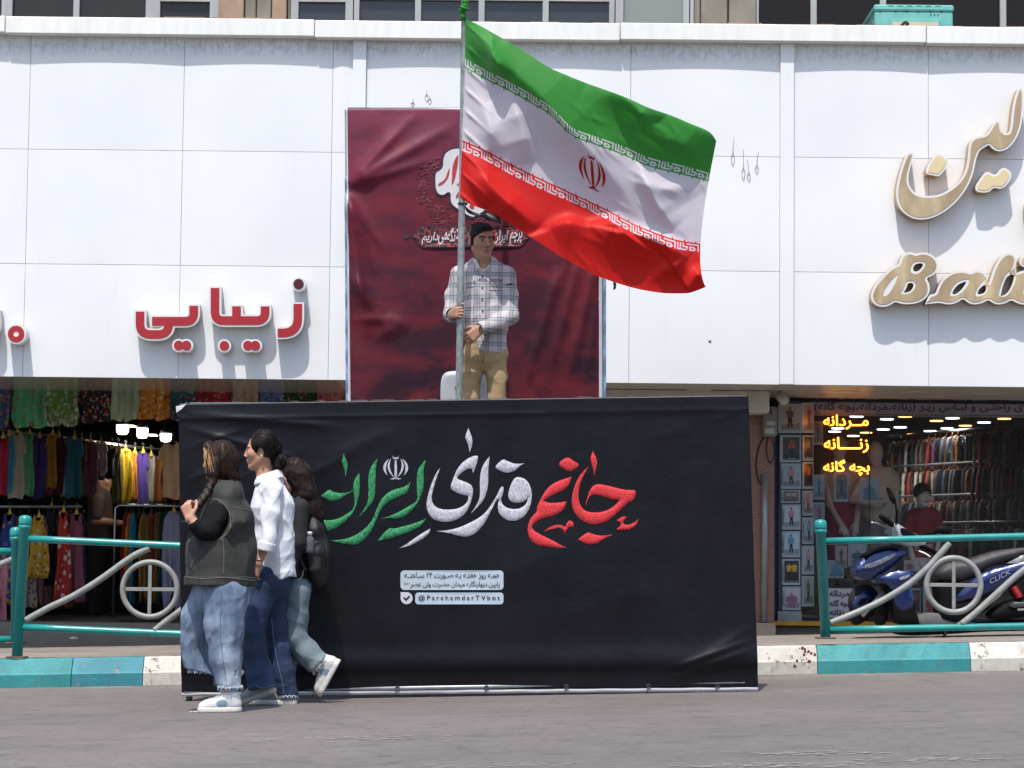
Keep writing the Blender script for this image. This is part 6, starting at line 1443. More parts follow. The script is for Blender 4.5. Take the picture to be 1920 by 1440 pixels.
# ---- tan channel letters on the right
BR_=NT('bronze_acrylic'); v=BR_.coord('Object'); c=BR_.ramp(BR_.noise(BR_.coord('Object',(2,1,.5)),3,4),[(.3,'8a7658'),(.5,'a18c6c'),(.7,'bfab84')]); BR_.base(c); BR_.set(Roughness=.22); BR_.b.inputs['Specular IOR Level'].default_value=.7; BRZ=BR_.m
GLD=M('gilt_side','b58a4a',.3,.75,var=.15,vs=6)
z5=lambda L:[(1580+x/2.88,150+y/2.88) for x,y in L]
sb=thing('shop_sign','large bronze Persian and Latin channel letters with white rims on the right fascia','sign',P(1790,560,FY-.1))
CRM_=NT('cream_reflection'); CRM_.base('cfbd92'); CRM_.set(Roughness=.2); CRM_=CRM_.m  # bright sky reflection painted into the base colour of the dots
def tan(name,outer,holes=(),ins=4.0):
    b=B(); pl=onplane(ST_); o=chaikin(z5(outer),2,20); hs=[chaikin(z5(h),2,20) for h in holes]
    plate([o]+hs,lambda x,y,h:pl(x,y,.112 if h>0 else 0),1e-3,b=b,mi=2,back=True)
    plate([o]+hs,lambda x,y,h:pl(x,y,.13 if h>0 else .1125),1e-3,b=b,mi=1)
    plate([inset(o,ins)]+[inset(h,-2.2) for h in hs],lambda x,y,h:pl(x,y,.134 if h>0 else .1302),1e-3,b=b,mi=0); return b.go(name,[CRM_ if name=='dot' else BRZ,SGW,GLD],sb)
tan('letter',[(945,52),(962,75),(962,130),(955,220),(940,290),(910,350),(870,390),(825,402),(790,385),(775,362),(750,378),(722,395),(705,440),(690,520),(660,590),(610,660),(550,715),(480,755),(410,768),(350,755),(300,715),(278,665),(275,610),(290,530),(315,450),(335,408),(360,402),(375,415),(362,455),(345,510),(340,560),(355,600),(385,630),(440,640),(510,632),(570,600),(620,555),(650,500),(662,430),(665,370),(680,335),(710,320),(760,312),(785,270),(805,238),(825,232),(838,250),(840,285),(860,303),(885,300),(892,250),(900,170),(912,110),(928,65)])
tan('dot',[(485,410),(520,415),(560,445),(550,480),(510,535),(480,530),(420,515)]); tan('dot',[(682,612),(750,510),(775,510),(808,530),(838,487),(870,490),(900,520),(880,570),(840,605),(800,590),(770,625)],(),4)
tan('letter',[(985,660),(1020,640),(1060,700),(1080,800),(1060,850),(1000,840),(975,760),(972,700)])
z8=lambda L:[(1610+x/4.097,460+y/4.097) for x,y in L]
def script(name,outer,holes,cuts,ins=4.2,face=None):
    b=B(); pl=onplane(ST_); sm=lambda L,k=60:chaikin(z8(L),2,k); o=sm(outer,75); hs=[sm(h) for h in holes]; cs=[sm(c) for c in cuts]
    plate([o]+hs,lambda x,y,h:pl(x,y,.112 if h>0 else 0),1e-3,b=b,mi=2); plate([o]+hs,lambda x,y,h:pl(x,y,.13 if h>0 else .1125),1e-3,b=b,mi=1)
    plate([inset(o,ins)]+cs,lambda x,y,h:pl(x,y,.134 if h>0 else .1302),1e-3,b=b,mi=0); return b.go(name,[face or BRZ,SGW,GLD],sb)
script('letter',[(75,415),(80,375),(105,320),(150,265),(215,200),(265,170),(292,155),(300,120),(320,85),(360,67),(395,69),(415,82),(460,69),(510,71),(555,95),(585,130),(596,175),(582,215),(550,245),(497,268),(520,300),(528,345),(520,385),(495,420),(460,445),(410,461),(350,466),(300,459),(262,445),(225,472),(180,487),(130,481),(95,456)],[[(396,207),(403,170),(432,153),(474,152),(474,176),(447,207),(420,218)],[(325,378),(349,340),(358,303),(398,301),(403,330),(387,358),(360,375)]],[[(165,402),(180,350),(225,285),(287,228),(270,290),(240,350),(205,397),(180,407)],[(372,215),(392,148),(430,136),(482,138),(495,160),(482,192),(442,232),(405,237)],[(297,386),(330,340),(343,286),(402,283),(420,310),(412,352),(377,382),(330,390)]])
script('letter',[(492,466),(520,390),(570,388),(585,340),(615,280),(665,235),(725,211),(790,207),(840,226),(870,204),(920,208),(955,231),(970,262),(962,322),(985,290),(1005,220),(1040,140),(1080,90),(1130,71),(1170,84),(1191,120),(1181,170),(1148,225),(1185,232),(1215,213),(1270,205),(1330,215),(1352,260),(1332,330),(1400,375),(1425,400),(1380,440),(1320,466),(1250,471),(1190,456),(1150,430),(1100,461),(1040,469),(1000,451),(975,430),(930,456),(870,469),(820,456),(780,420),(740,451),(690,467),(640,464),(600,452)],[[(693,388),(713,345),(748,310),(806,289),(792,325),(757,367),(720,391)],[(886,391),(903,345),(957,308),(957,367),(925,388)],[(1066,408),(1078,340),(1108,262),(1140,240),(1172,236),(1165,290),(1140,352),(1110,388),(1085,398)],[(1248,392),(1260,340),(1290,298),(1322,288),(1302,350),(1275,388)]],[[(675,392),(698,330),(743,288),(800,270),(834,278),(817,325),(772,377),(720,401),(690,403)],[(870,397),(888,340),(928,285),(956,262),(968,285),(974,320),(967,367),(930,401),(885,408)],[(1048,397),(1068,320),(1103,240),(1135,205),(1160,212),(1190,230),(1182,290),(1152,357),(1115,404),(1070,414)],[(1232,396),(1248,330),(1285,284),(1336,272),(1318,350),(1285,400)]])
script('dot',[(1203,150),(1222,102),(1265,75),(1310,88),(1322,140),(1292,182),(1240,184)],[],[])
# ---- wire hooks left on the cladding
HK_=M('rusty_wire','6e6257',.6,.3,var=.2)
for i,(x,y0,y1) in enumerate(((774,178,200),(800,156,192),(806,168,196),(1374,252,311),(1394,280,338),(1404,298,340),(1419,284,326),(1331,632,642))):
    q=lambda a,c,o=.012:P(a,c,FY-o); d=(i%3-1)*3; m_=y0+(y1-y0)*.55
    b=B(); b.tube([q(x-d,y0,0.004),q(x,m_),q(x+1.5,m_+2,.018),q(x-.5,m_+4)],.0018,5); b.tube(cat([q(x,m_+2),q(x-3,m_+(y1-m_)*.45),q(x,y1),q(x+3,m_+(y1-m_)*.5),q(x,m_+3)],4),.0017,5)
    tag(b.go('wire_hook',HK_,None,True),'thin rusty wire hook left hanging on the white cladding','hook','wire hooks on the fascia')
# ---- evaporative cooler on the roof deck
YC=22.4; ck=thing('evaporative_cooler','turquoise evaporative cooler cabinet standing on the roof behind the white coping','cooler',(P(1715,60,YC).x,YC,ztop-.1))
TQ=M('turquoise_enamel','62a39c',.45,var=.12,vs=6,bump=.1); xa,xb=P(1640,40,YC).x,P(1787,40,YC).x; zt2=P(1710,9,YC).z; xr=P(1622,40,YC+.9).x
B().box((xa,YC,ztop-.3),(xb,YC+.85,zt2-.06),0,.012).go('cabinet',TQ,ck)
b=B().box((xa-.008,YC-.012,zt2-.058),(xb+.008,YC+.87,zt2),0,.014)
for i in range(6): x=xa+.12+(xb-xa-.2)*i/6; b.box((x,YC-.017,zt2-.012),(x+.05,YC-.0125,zt2-.002))
b.go('lid',TQ,ck)
b=B()
for i in range(9): b.box((xa-.012,YC+.08,zt2-.16-.055*i),(xa-.001,YC+.76,zt2-.13-.055*i))
b.go('pad_louvres',M('stained_louvre','7e7466',.8,var=.25,vs=12),ck)
xp0,xp1=P(1669,40,YC).x,P(1762,40,YC).x; zp=P(1710,36,YC).z
B().box((xp0,YC-.02,ztop-.3),(xp1,YC-.001,zp),0,.006).go('access_panel',TQ,ck); B().box((xp0+.02,YC-.026,ztop-.3),(xp1-.02,YC-.021,zp-.03)).go('panel_face',M('cream_panel','b3a58e',.6,var=.15),ck)
b=B()
for x in (1650,1679,1700,1722,1745,1765): 
    c=P(x,22,YC); b.lathe((c.x,YC-.004,c.z),[(.001,-.006),(.006,-.003),(.006,.004)],8,axis='y')
for x in (1745,1752,1759): c=P(x,28,YC); b.lathe((c.x,YC-.003,c.z),[(.001,-.004),(.006,-.002),(.006,.004)],8,axis='y')
b.go('screw',BLKP,ck,True)
r_=random.Random(8); V=[];F=[]; n_=16
for j in range(6):
    for i in range(n_): 
        q=P(1698+i*92/15,40,21.9); V.append((q.x,21.75+.06*j,ztop-.02+(.115-.018*abs(i-7)/7-.05*(i>13))*math.sin(math.pi*(j+.6)/6.2)+r_.gauss(0,.006)))
F=[(j*n_+i,j*n_+i+1,(j+1)*n_+i+1,(j+1)*n_+i) for j in range(5) for i in range(n_-1)]
o=mk('white_sheet',V,F,M('white_tarp','c9c3b8',.7,var=.08,vs=12,bump=.3),None,True); tag(o,'crumpled white sheet lying in front of the turquoise cooler','sheet')
b=B().tube(cat([P(1672,56,21.9),P(1688,50,21.85),P(1697,42,21.8),P(1702,46,21.85),P(1690,55,21.9)],4),.014,6); tag(b.go('torn_felt',M('dark_felt','2d2824',.9),None,True),'dark torn strip of felt beside the crumpled white sheet','strip')
# ================================================================ LEFT CLOTHES SHOP
def printm(nm,base,cols,sc_=22,thr=.32,rnd_=1.0):
    """cloth printed all over with small irregular motifs"""
    n=NT(nm); v=n.coord('Object'); nz=n.n('TexNoise'); nz.inputs['Scale'].default_value=sc_*.8; n.l(v,nz.inputs['Vector'])
    mx=n.n('Mix',data_type='RGBA'); mx.inputs[0].default_value=.03; n.l(v,mx.inputs[6]); n.l(nz.outputs['Color'],mx.inputs[7])
    c=base if not isinstance(base,str) else None; c=n.ramp(n.noise(v,3,3),[(.3,base),(.7,base)])
    for i,cl in enumerate(cols):
        mp=n.n('Mapping'); mp.inputs['Location'].default_value=(.37*i,.11*i,.53*i); n.l(mx.outputs[2],mp.inputs[0]); vo=n.n('TexVoronoi'); vo.inputs['Scale'].default_value=sc_*(1+.25*i); vo.inputs['Randomness'].default_value=rnd_; n.l(mp.outputs[0],vo.inputs['Vector'])
        c=n.mix(n.ramp(vo.outputs['Distance'],[(thr-.03,1.0),(thr+.03,0.0)]),c,cl)
    n.base(c); n.set(Roughness=.8); return n.m
HNG=M('hanger_plastic','5c5c58',.4,var=.1); YTG=M('yellow_card','b99a1c',.6,var=.05)
def garment(kind,px,py,w,h,Y,mat,label,group,seed=0,yaw=0,sleeve=1,hang=True,tagged=False):
    """a piece of clothing hanging on a hanger; w,h in picture pixels at depth Y"""
    k=sc(Y); r_=random.Random(seed*7+int(px)); c=P(px,py,Y); W_,H_=w/k,h/k
    nm={'skirt':'printed_shorts','shirt':'hanging_shirt','dress':'hanging_dress','pants':'hanging_trousers'}[kind]
    t=thing(nm,label,{'skirt':'shorts','shirt':'shirt','dress':'dress','pants':'trousers'}[kind],(c.x,Y,c.z-H_),group)
    if kind=='skirt': L=[(-.43,0),(.43,0),(.46,.2),(.5,.94),(.25,.97),(.06,1),(.0,.9),(-.06,1),(-.28,.99),(-.5,.95),(-.46,.2)]
    elif kind=='pants': L=[(-.4,0),(.4,0),(.47,.3),(.5,1),(.06,1),(0,.35),(-.06,1),(-.5,1),(-.47,.3)]
    elif kind=='dress': L=[(-.2,0),(-.12,.0),(-.08,.09),(.08,.09),(.12,0),(.2,0),(.24,.12),(.3,.2),(.36,.5),(.48,.97),(.2,1),(-.2,.99),(-.48,.97),(-.36,.5),(-.3,.2),(-.24,.12)]
    else:
        s=.5 if sleeve else .4
        L=[(-.15,.0),(-.08,.055),(0,.075),(.08,.055),(.15,.0),(.33,.05),(s,.30),(.37,.36),(.34,.22),(.35,.6),(.37,.98),(.1,1),(-.2,.985),(-.37,.98),(-.35,.6),(-.34,.22),(-.37,.36),(-s,.30),(-.33,.05)]
        if not sleeve: L=[(-.18,.0),(-.1,.08),(0,.11),(.1,.08),(.18,.0),(.3,.03),(.27,.16),(.36,.25),(.37,.98),(.1,1),(-.2,.985),(-.37,.98),(-.36,.25),(-.27,.16),(-.3,.03)]
    a1,a2=r_.uniform(0,6),r_.uniform(0,6); cy,sy=math.cos(yaw),math.sin(yaw); fq=r_.uniform(.9,1.3)*(7 if kind in('skirt','pants') else 4.2)
    def pl(x,y,hh):
        z=.03*W_/.25*math.sin(x*fq*3+a1)*(.25+.75*y)+.012*math.sin(x*fq*5+y*5+a2)
        X_=x*W_+.01*math.sin(y*6+a2); d=-z-hh
        return (c.x+X_*cy-d*sy,Y+X_*sy+d*cy,c.z-y*H_+.01*math.sin(x*9+a1)*y)
    V,F=tri2d([np.array(chaikin(L,1,60))],.085); b=B(); b.add([pl(x,y,.006) for x,y in V],F); o=b.go('cloth',mat,t,True); md=o.modifiers.new('t','SOLIDIFY'); md.thickness=.012; md.offset=0
    if kind=='shirt':
        q=[pl(x,y,.016) for x,y in cat([(-.15,.0),(-.08,.055),(0,.075),(.08,.055),(.15,.0)],4)]; B().tube(q,.0045,6).go('neckband',mat,t,True)
    if hang:
        b=B(); b.tube([pl(-.3,.05,.0),pl(0,-.02,0),pl(.3,.05,.0)],.004,6); top=Vector(pl(0,-.02,0)); b.tube(cat([top,top+Vector((0,0,.04)),top+Vector((.012,0,.06)),top+Vector((0,0,.075)),top+Vector((-.01,0,.062))],4),.0025,6); b.go('hanger',HNG,t,True)
    if tagged:
        a=Vector(pl(.02,-.03,.02)); s=.035; b=B(); b.add([a+Vector((0,-.004,.03)),a+Vector((-s*.6,-.004,-.04)),a+Vector((s*.6,-.004,-.035))],[(0,1,2)]); b.go('price_card',YTG,t)
    return t
G1='printed shorts hung under the shop soffit'
sk=[(-2,718,46,88,printm('print_blue_floral','2b4a7a',['b5562a','3c7a4a']),'blue shorts with orange and green floral print at the left edge'),
 (58,716,68,88,printm('print_mint_cherry','3f9a6c',['a02a2c','c06a4a'],19,.24),'mint green shorts printed with small red motifs'),
 (118,714,64,87,printm('print_green_floral','4f7a2c',['b0a8a0','8d8580'],17,.36),'leaf green shorts printed with large pale flowers'),
 (180,712,66,82,printm('print_black_spots','15151a',['b5672a','8d8d95','9a4a3a'],18,.26),'black shorts printed with orange and grey spots'),
 (235,712,56,79,printm('print_pale_dots','9fb091',['4f6a4c'],75,.28,.2),'pale sage shorts with fine dark dots'),
 (290,712,64,77,printm('print_orange_floral','c07a18',['b0361c','c9b59a'],19,.3),'orange yellow shorts with red floral print'),
 (346,712,54,80,printm('print_teal_multi','1d4a4a',['8a2a3a','2c5a9a','b08a6a'],17,.3),'dark teal shorts with multicoloured print'),
 (402,712,66,80,printm('print_red_paisley','8e1820',['b5948c'],24,.25),'deep red shorts with pale paisley print'),
 (460,712,50,80,printm('print_beige','a58d7a',['7a5d4a'],30,.22),'beige shorts with faint brown print'),
 (510,712,52,80,printm('print_blue_pink','46669a',['b5788a','9ab0c5'],24,.3),'mid blue shorts with pink floral print'),
 (562,712,58,80,printm('print_dark_green','123a22',['9a4a1c','b0a89a'],22,.24),'dark green shorts with small orange flowers'),
 (622,712,60,80,printm('print_pink_floral','b5656a',['c9975a','8a2a3a'],17,.34),'pink shorts with orange flowers at the banner post')]
for i,(x,y,w_,h_,m_,lab) in enumerate(sk): garment('skirt',x,y,w_,h_,22.02+.03*(i%2),m_,lab,G1,i,hang=False)
B().tube([(X(-120,22.05),22.05,Z(711,22.05)),(X(648,22.05),22.05,Z(718,22.05))],.012,8).go('hanging_rail',BLKP,bld,True)
CL=lambda nm,c:M('cotton_'+nm,c,.85,var=.1,vs=9,bump=.2,bs=40)
G2='shirts on the wall rail of the left shop'
sh_=[(4,818,34,112,'magenta','9a1238',0,'magenta sleeveless top, first on the wall rail at the left edge'),(18,814,26,112,'sky','3f92b0',0,'light blue top half hidden behind the cream shirt'),(31,808,42,128,'cream',None,1,'cream spotted short sleeved shirt on the left wall rail'),(54,811,28,120,'mint','5aa578',0,'mint green buttoned top next to the cream spotted shirt'),
 (76,818,34,118,'purple','3c2a6c',0,'deep purple top between the mint and mustard tops'),(97,812,27,104,'mustard','a8761c',0,'mustard sleeveless top beside the deep purple top'),(112,816,28,112,'maroon','4a1420',1,'maroon top with a small white motif beside the teal shirt'),(138,818,44,116,'teal','2f6a7c',1,'large teal blue short sleeved shirt in mid rail'),
 (153,822,20,104,'umber','5a3c28',0,'brown top squeezed between teal and mauve shirts'),(170,826,36,104,'mauve','7a4256',1,'mauve short sleeved shirt above the shopkeeper'),(189,827,32,62,'white_pink','a5969a',1,'short white and pink shirt behind the shopkeeper'),(207,836,26,62,'jet','131318',1,'black top above the shopkeeper head'),
 (220,838,24,106,'olive','6a6a40',0,'olive green sleeveless top right of the shopkeeper'),(237,842,34,106,'yellow','c09a1c',0,'bright yellow top right of the olive one'),(251,846,20,96,'amber','a8681c',0,'amber top tucked behind the bright yellow one'),(266,846,32,106,'violet','4a3482',1,'violet short sleeved shirt deep in the shop'),(281,851,26,92,'stone','96948a',0,'stone grey top behind the violet shirt'),(296,856,24,86,'rust','7c4a1c',0,'rust brown top near the end of the wall rail'),(309,862,24,84,'wine','561420',0,'wine red top at the far end of the wall rail')]
for i,(x,y,w_,h_,nm,c,sl,lab) in enumerate(sh_):
    m_=CL(nm,c) if c else printm('print_cream_spots','b0a594',['6a5a4a'],60,.2,.6)
    garment('shirt',x,y,w_,h_,22.9+3.0*x/310,m_,lab,G2,i,yaw=.25,sleeve=sl,tagged=True)
B().tube([(X(-60,22.8),22.8,P(-60,796,22.8).z),(X(330,26.2),26.2,P(330,848,26.2).z)],.014,8).go('wall_rail',GALV,bld,True)
garment('shirt',325,828,56,108,22.7,CL('sand','b08e6a'),'sand coloured tee hanging in front at the banner edge','tees at the shop entrance',3,sleeve=1)
G3='dresses on the lower rail of the left shop'
dr=[(3,1052,26,132,22.5,'pants',printm('print_rose','b5707a',['c59aa0'],40,.25),'rose trousers hanging lowest at the left edge'),(18,962,46,174,23.1,'dress',printm('print_blue_yellow','27367c',['b5861c','4a5aa5'],16,.32),'blue dress with large yellow flowers'),(74,966,46,118,23.1,'dress',printm('print_yellow_floral','b08a1c',['b5a58a','8a3a1c'],18,.28),'short yellow floral dress on the lower rail'),(62,1040,26,100,23.3,'dress',printm('print_white_yellow','a59a8a',['b0861c','5a4a3a'],20,.3),'white and yellow patterned dress under the short yellow one'),
 (99,950,24,150,23.4,'dress',printm('print_black_dots','111116',['6a6a72'],40,.16),'long black dress with tiny pale dots'),(121,958,34,172,23.2,'dress',printm('print_red_white','a82a1c',['c5b0a0'],14,.34),'long red dress with white leaf print'),(142,962,46,168,23.3,'dress',CL('dusty_pink','8a4c5c'),'long dusty pink strap dress beside the red one')]
for i,(x,y,w_,h_,Y_,kd,m_,lab) in enumerate(dr): garment(kd,x,y,w_,h_,Y_,m_,lab,G3,i+30,tagged=kd=='dress')
B().tube([(X(-60,23.2),23.2,P(-60,950,23.2).z),(X(160,23.3),23.3,P(160,950,23.3).z)],.013,8).go('lower_rail',GALV,bld,True)
# second row of the lower rail and stock deeper in the shop
G9='tops on the back rails of the left shop'
r_=random.Random(44)
for i,(x,y,w_,h_,Y_,c,lab) in enumerate(((10,826,30,104,24.6,'7a2a2a','brick top on the back rail, first from the left edge'),(44,830,30,100,24.7,'2a4a6a','steel blue top on the back rail behind the cream shirt'),(66,832,28,98,24.8,'8a7a5a','khaki top on the back rail behind the mint top'),(88,834,28,98,24.9,'5a1c4a','plum top on the back rail behind the mustard top'),(126,838,30,96,25.2,'8a8a8a','grey top on the back rail behind the teal shirt'),(160,842,28,90,25.6,'2c5a3c','forest green top on the back rail behind the mauve shirt'),(230,852,26,88,26.4,'4a2a2a','dark brown top on the back rail behind the yellow top'),(256,856,24,86,26.8,'a5a08a','pale oat top on the back rail behind the violet shirt'))):
    garment('shirt',x,y,w_,h_,Y_,CL('back%d'%i,c),lab,G9,i+90,yaw=.2,sleeve=i%2)
G10='dresses on the back of the lower rail'
for i,(x,y,w_,h_,c,lab) in enumerate(((38,968,30,170,'6a4a1c','ochre dress behind the blue flowered dress'),(52,972,30,160,'3a1c3c','dark violet dress behind the short yellow dress'),(88,970,26,168,'8a5a5a','old rose dress left of the dotted black dress'),(110,972,26,170,'5a5040','olive brown dress behind the red leaf print dress'),(132,974,26,166,'a5543a','coral dress between the red and pink dresses'),(156,974,24,160,'2c3a5a','navy dress at the inner end of the lower rail'))):
    garment('dress',x,y,w_,h_,24.0,CL('rear%d'%i,c),lab,G10,i+120)
rk=thing('clothes_rack','chrome clothes rack crowded with trousers near the banner','rack',(X(285,23.6),23.6,.32))
zr=P(285,948,23.6).z; xa,xb=X(222,23.6),X(352,23.6)
B().tube([(xa,23.6,.33),(xa,23.6,zr-.03),(xa+.03,23.6,zr),(xb-.03,23.6,zr),(xb,23.6,zr-.03),(xb,23.6,.33)],.013,8).go('rack_frame',M('chrome','b0b0b0',.2,.9,var=0),rk,True)
G4='trousers on the chrome rack'
for i,(x,w_,c,lab,hh) in enumerate(((234,18,'8e1420','crimson trousers, first on the chrome rack',165),(242,16,'b0721c','orange trousers next to the crimson pair',163),(250,16,'2a86a5','turquoise blue trousers on the chrome rack',168),(259,16,'121216','black trousers on the chrome rack',165),(270,22,'9a7038','tan trousers left of mid rack',168),(280,18,'7a6030','khaki brown trousers in mid rack',170),(288,14,'8e2a24','brick red trousers in mid rack',166),(295,14,'8a6a38','camel trousers beside the brick red pair',168),(302,14,'2a4a2c','bottle green trousers on the chrome rack',168),(309,14,'14504c','dark teal trousers beside the lavender pair',166))):
    garment('pants',x,962,w_,hh,23.6+.02*i,CL('rack%d'%i,c),lab,G4,i+50,yaw=.9)
garment('pants',325,958,38,186,23.35,CL('lavender','8d86a0'),'wide lavender trousers facing out at the end of the rack',G4,77,tagged=True)
LMP=EM('lamp_glow','fff3dc',4)
def glow(o,loc,watt,col=(1,.93,.82),spot=False):
    l=bpy.data.lights.new('lamp_light','SPOT' if spot else 'POINT'); l.energy=watt; l.color=col; l.shadow_soft_size=.06
    if spot: l.spot_size=2.7; l.spot_blend=.6
    q=bpy.data.objects.new('lamp_light',l); C.objects.link(q); q.parent=o; q.location=Vector(loc)-wloc(o)
for i,(x,y,w_,h_,tl) in enumerate(((230,797,24,18,0),(267,803,22,19,.1),(311,813,22,16,.25))):
    Y=25.2; k=sc(Y); c=P(x,y,Y); t=thing('pendant_lamp',['lit white pendant lamp nearest the shop entrance','lit white pendant lamp in the middle of three','lit white pendant lamp deepest in the left shop'][i],'lamp',(c.x,c.y,c.z-h_/k),'pendant lamps in the left shop')
    b=B(); b.lathe((c.x,c.y,c.z-h_/k),[(.001,0),(w_/k*.35,.006),(w_/k*.47,.03),(w_/k*.5,h_/k)],22); b.go('shade',LMP,t,True); B().lathe((c.x,c.y,c.z+.003),[(w_/k*.5,0),(w_/k*.48,.03),(.02,.05),(.012,zc-c.z-.02)],18).go('fitting',BLKP,t,True); glow(t,(c.x,c.y-.05,c.z-h_/k-.1),3.5)
# ceiling tubes deeper in the shop
for i,(x,y) in enumerate(((246,799),(286,816))):
    c=P(x,y,26); t=B().box((c.x-.045,25.9,c.z-.006),(c.x+.045,26.1,c.z+.006),0,.008).go('ceiling_light',LMP); tag(t,['flat lit ceiling light between the first two pendant lamps','flat lit ceiling light beside the deepest pendant lamp'][i],'lamp')
# pale tiled strip of merchandise boxes and shoes at the back of the floor
def man_inside():
    Y=25.6; zq=lambda x,y,d=0:P(x/4.644,690+y/4.644,Y+d); k=sc(Y)*4.644; r=lambda q:q/k
    t=thing('person','man in a brown tee standing in the dim left clothes shop','person',(zq(880,0).x,Y,.32))
    lo=Vector((zq(700,0).x,Y-.35,.30)); hi=Vector((zq(1120,0).x,Y+.35,zq(0,850).z)); F=Fld(lo,hi,.006)
    W=head(F,zq(895,975),(1,-.1,-.05),(0,0,1),1.0); F.chain([zq(880,1000),zq(868,1095)],[r(50),r(54)],.03); F.chain([zq(868,1150),zq(880,1400),zq(880,1560)],[r(85),r(95),r(90)],.05,a=(1,1.3,1))
    F.chain([zq(850,1150,-.17),zq(835,1330,-.2),zq(1040,1350,-.1)],[r(45),r(38),r(26)],.02); hand(F,zq(1040,1350,-.1),(1,.2,.1),(0,.5,-1),(0,.3,1),.6); F.chain([zq(870,1150,.17),zq(880,1330,.2),zq(1030,1360,.1)],[r(45),r(36),r(26)],.02)
    zl=.34
    for q in(-.1,.1): F.chain([zq(880,1560,q),Vector((zq(885,0).x,Y+q,.85)),Vector((zq(880,0).x,Y+q,zl))],[r(80),r(60),r(42)],.02)
    F.mesh('body',[SKM,BROW,LIP,EYE,EWH],t,face_paint(W))
    F=Fld(lo,hi,.006); F.chain([zq(866,1130),zq(880,1380),zq(880,1600)],[r(100),r(112),r(108)],.05,a=(1,1.3,1)); F.chain([zq(850,1150,-.17),zq(838,1290,-.2)],[r(62),r(54)],.03); F.chain([zq(870,1150,.17),zq(880,1290,.2)],[r(62),r(54)],.03); F.plane(zq(0,1580),(0,0,-1)); F.fold(.006,25,3); F.mesh('tee_shirt',M('brown_jersey','4c3c38',.85,bump=.2),t)
    F=Fld(lo,hi,.007)
    for q in(-.1,.1): F.chain([zq(880,1560,q),Vector((zq(885,0).x,Y+q,.85)),Vector((zq(880,0).x,Y+q,.36))],[r(98),r(74),r(56)],.03)
    F.mesh('trousers',M('charcoal_cotton','1c1c20',.85),t)
    F=Fld(lo,hi,.005); F.ell(W(0,-.02,.045),(.085,.1,.09),.01); F.ell(W(0,.12,-.03),(.1,.075,.09),.008,'s'); F.ell(W(0,.03,-.1),(.12,.12,.07),.008,'s'); F.mesh('hair',HMN,t)
man_inside()
# ================================================================ RIGHT SHOP
GY=22.1
n=NT('shop_glass'); gl=n.n('BsdfGlossy'); gl.inputs['Roughness'].default_value=.02; tr=n.n('BsdfTransparent'); fn=n.n('Fresnel'); fn.inputs[0].default_value=1.5; mx=n.n('MixShader')
n.l(n.math('MULTIPLY',fn.outputs[0],1.0),mx.inputs[0]); n.l(tr.outputs[0],mx.inputs[1]); n.l(gl.outputs[0],mx.inputs[2]); df=n.n('BsdfDiffuse'); df.inputs[0].default_value=lin('b5b5b0'); m2=n.n('MixShader'); m2.inputs[0].default_value=.05; n.l(mx.outputs[0],m2.inputs[1]); n.l(df.outputs[0],m2.inputs[2]); n.l(m2.outputs[0],n.out.inputs[0]); n.t.nodes.remove(n.b); GLS=n.m  # pale diffuse mix paints a bright haze into the clear glass
ALU=M('dark_aluminium','2a2a2c',.4,.5); zf=P(1600,1166,21.7).z
xw0,xw1=X(1452,GY,900),X(3600,GY,900)
o=B().quad((xw0,GY,zf),(xw1,GY,zf),(xw1,GY,zs-.01),(xw0,GY,zs-.01)).go('shop_window',GLS,bld)
b=B(); zh0,zh1=P(1700,756,GY).z,P(1700,750,GY).z
b.box((xw0,GY-.03,zh0),(xw1,GY+.02,zh1)); b.box((xw0,GY-.015,zf),(xw1,GY+.03,zf+.03)); zr_=P(1700,778,GY).z
for px in (1630,1930,2240): b.box((X(px,GY,820)-.004,GY-.008,zf+.03),(X(px,GY,820)+.004,GY-.001,zh0))
b.go('window_frame',ALU,o)
B().box((xw0-.1,21.66,zf-.04),(xw1,GY-.02,zf),0,.006).go('yellow_sill',M('yellow_tile','a8801c',.45,var=.2,vs=10),bld)
B().box((xw0-.1,21.7,-.3),(xw1,GY+.4,zf-.042),0,.008).go('stone_base',M('grey_stone_base','57534d',.75,var=.3,vs=5,bump=.4),bld)
B().box((xw0,GY+.42,-.3),(xw1,29.98,zf-.06)).go('shop_floor',FLR,bld)
B().box((X(1446,22.3),22.3,-.3),(X(1446,22.3)+.08,29.9,zs-.02)).go('side_wall',DK2,bld)
hd_=thing('shop_header','pale shop header strip lettered in dark Persian script above the right window','sign',(X(1800,GY),GY,zr_))
B().box((xw0+.3,GY-.03,zr_+.004),(X(2300,GY),GY-.006,zh0-.002)).go('strip',M('lilac_strip','8b8393',.5,var=.1,vs=3),hd_)
b=B(); write('لباس های راحتـی و لبـاس زیـر (زنانه،مردانه،بچه گانه)',(1527,752.5,1990,774.5),onplane(GY-.03),.003,b,bold=.01); b.go('lettering',M('deep_purple_ink','221a36',.6,var=0),hd_)
B().box((xw0+.3,GY-.018,P(1700,781,GY).z),(X(2300,GY),GY-.004,zr_)).go('strip_edge',M('strip_edge','77736c',.5),hd_)
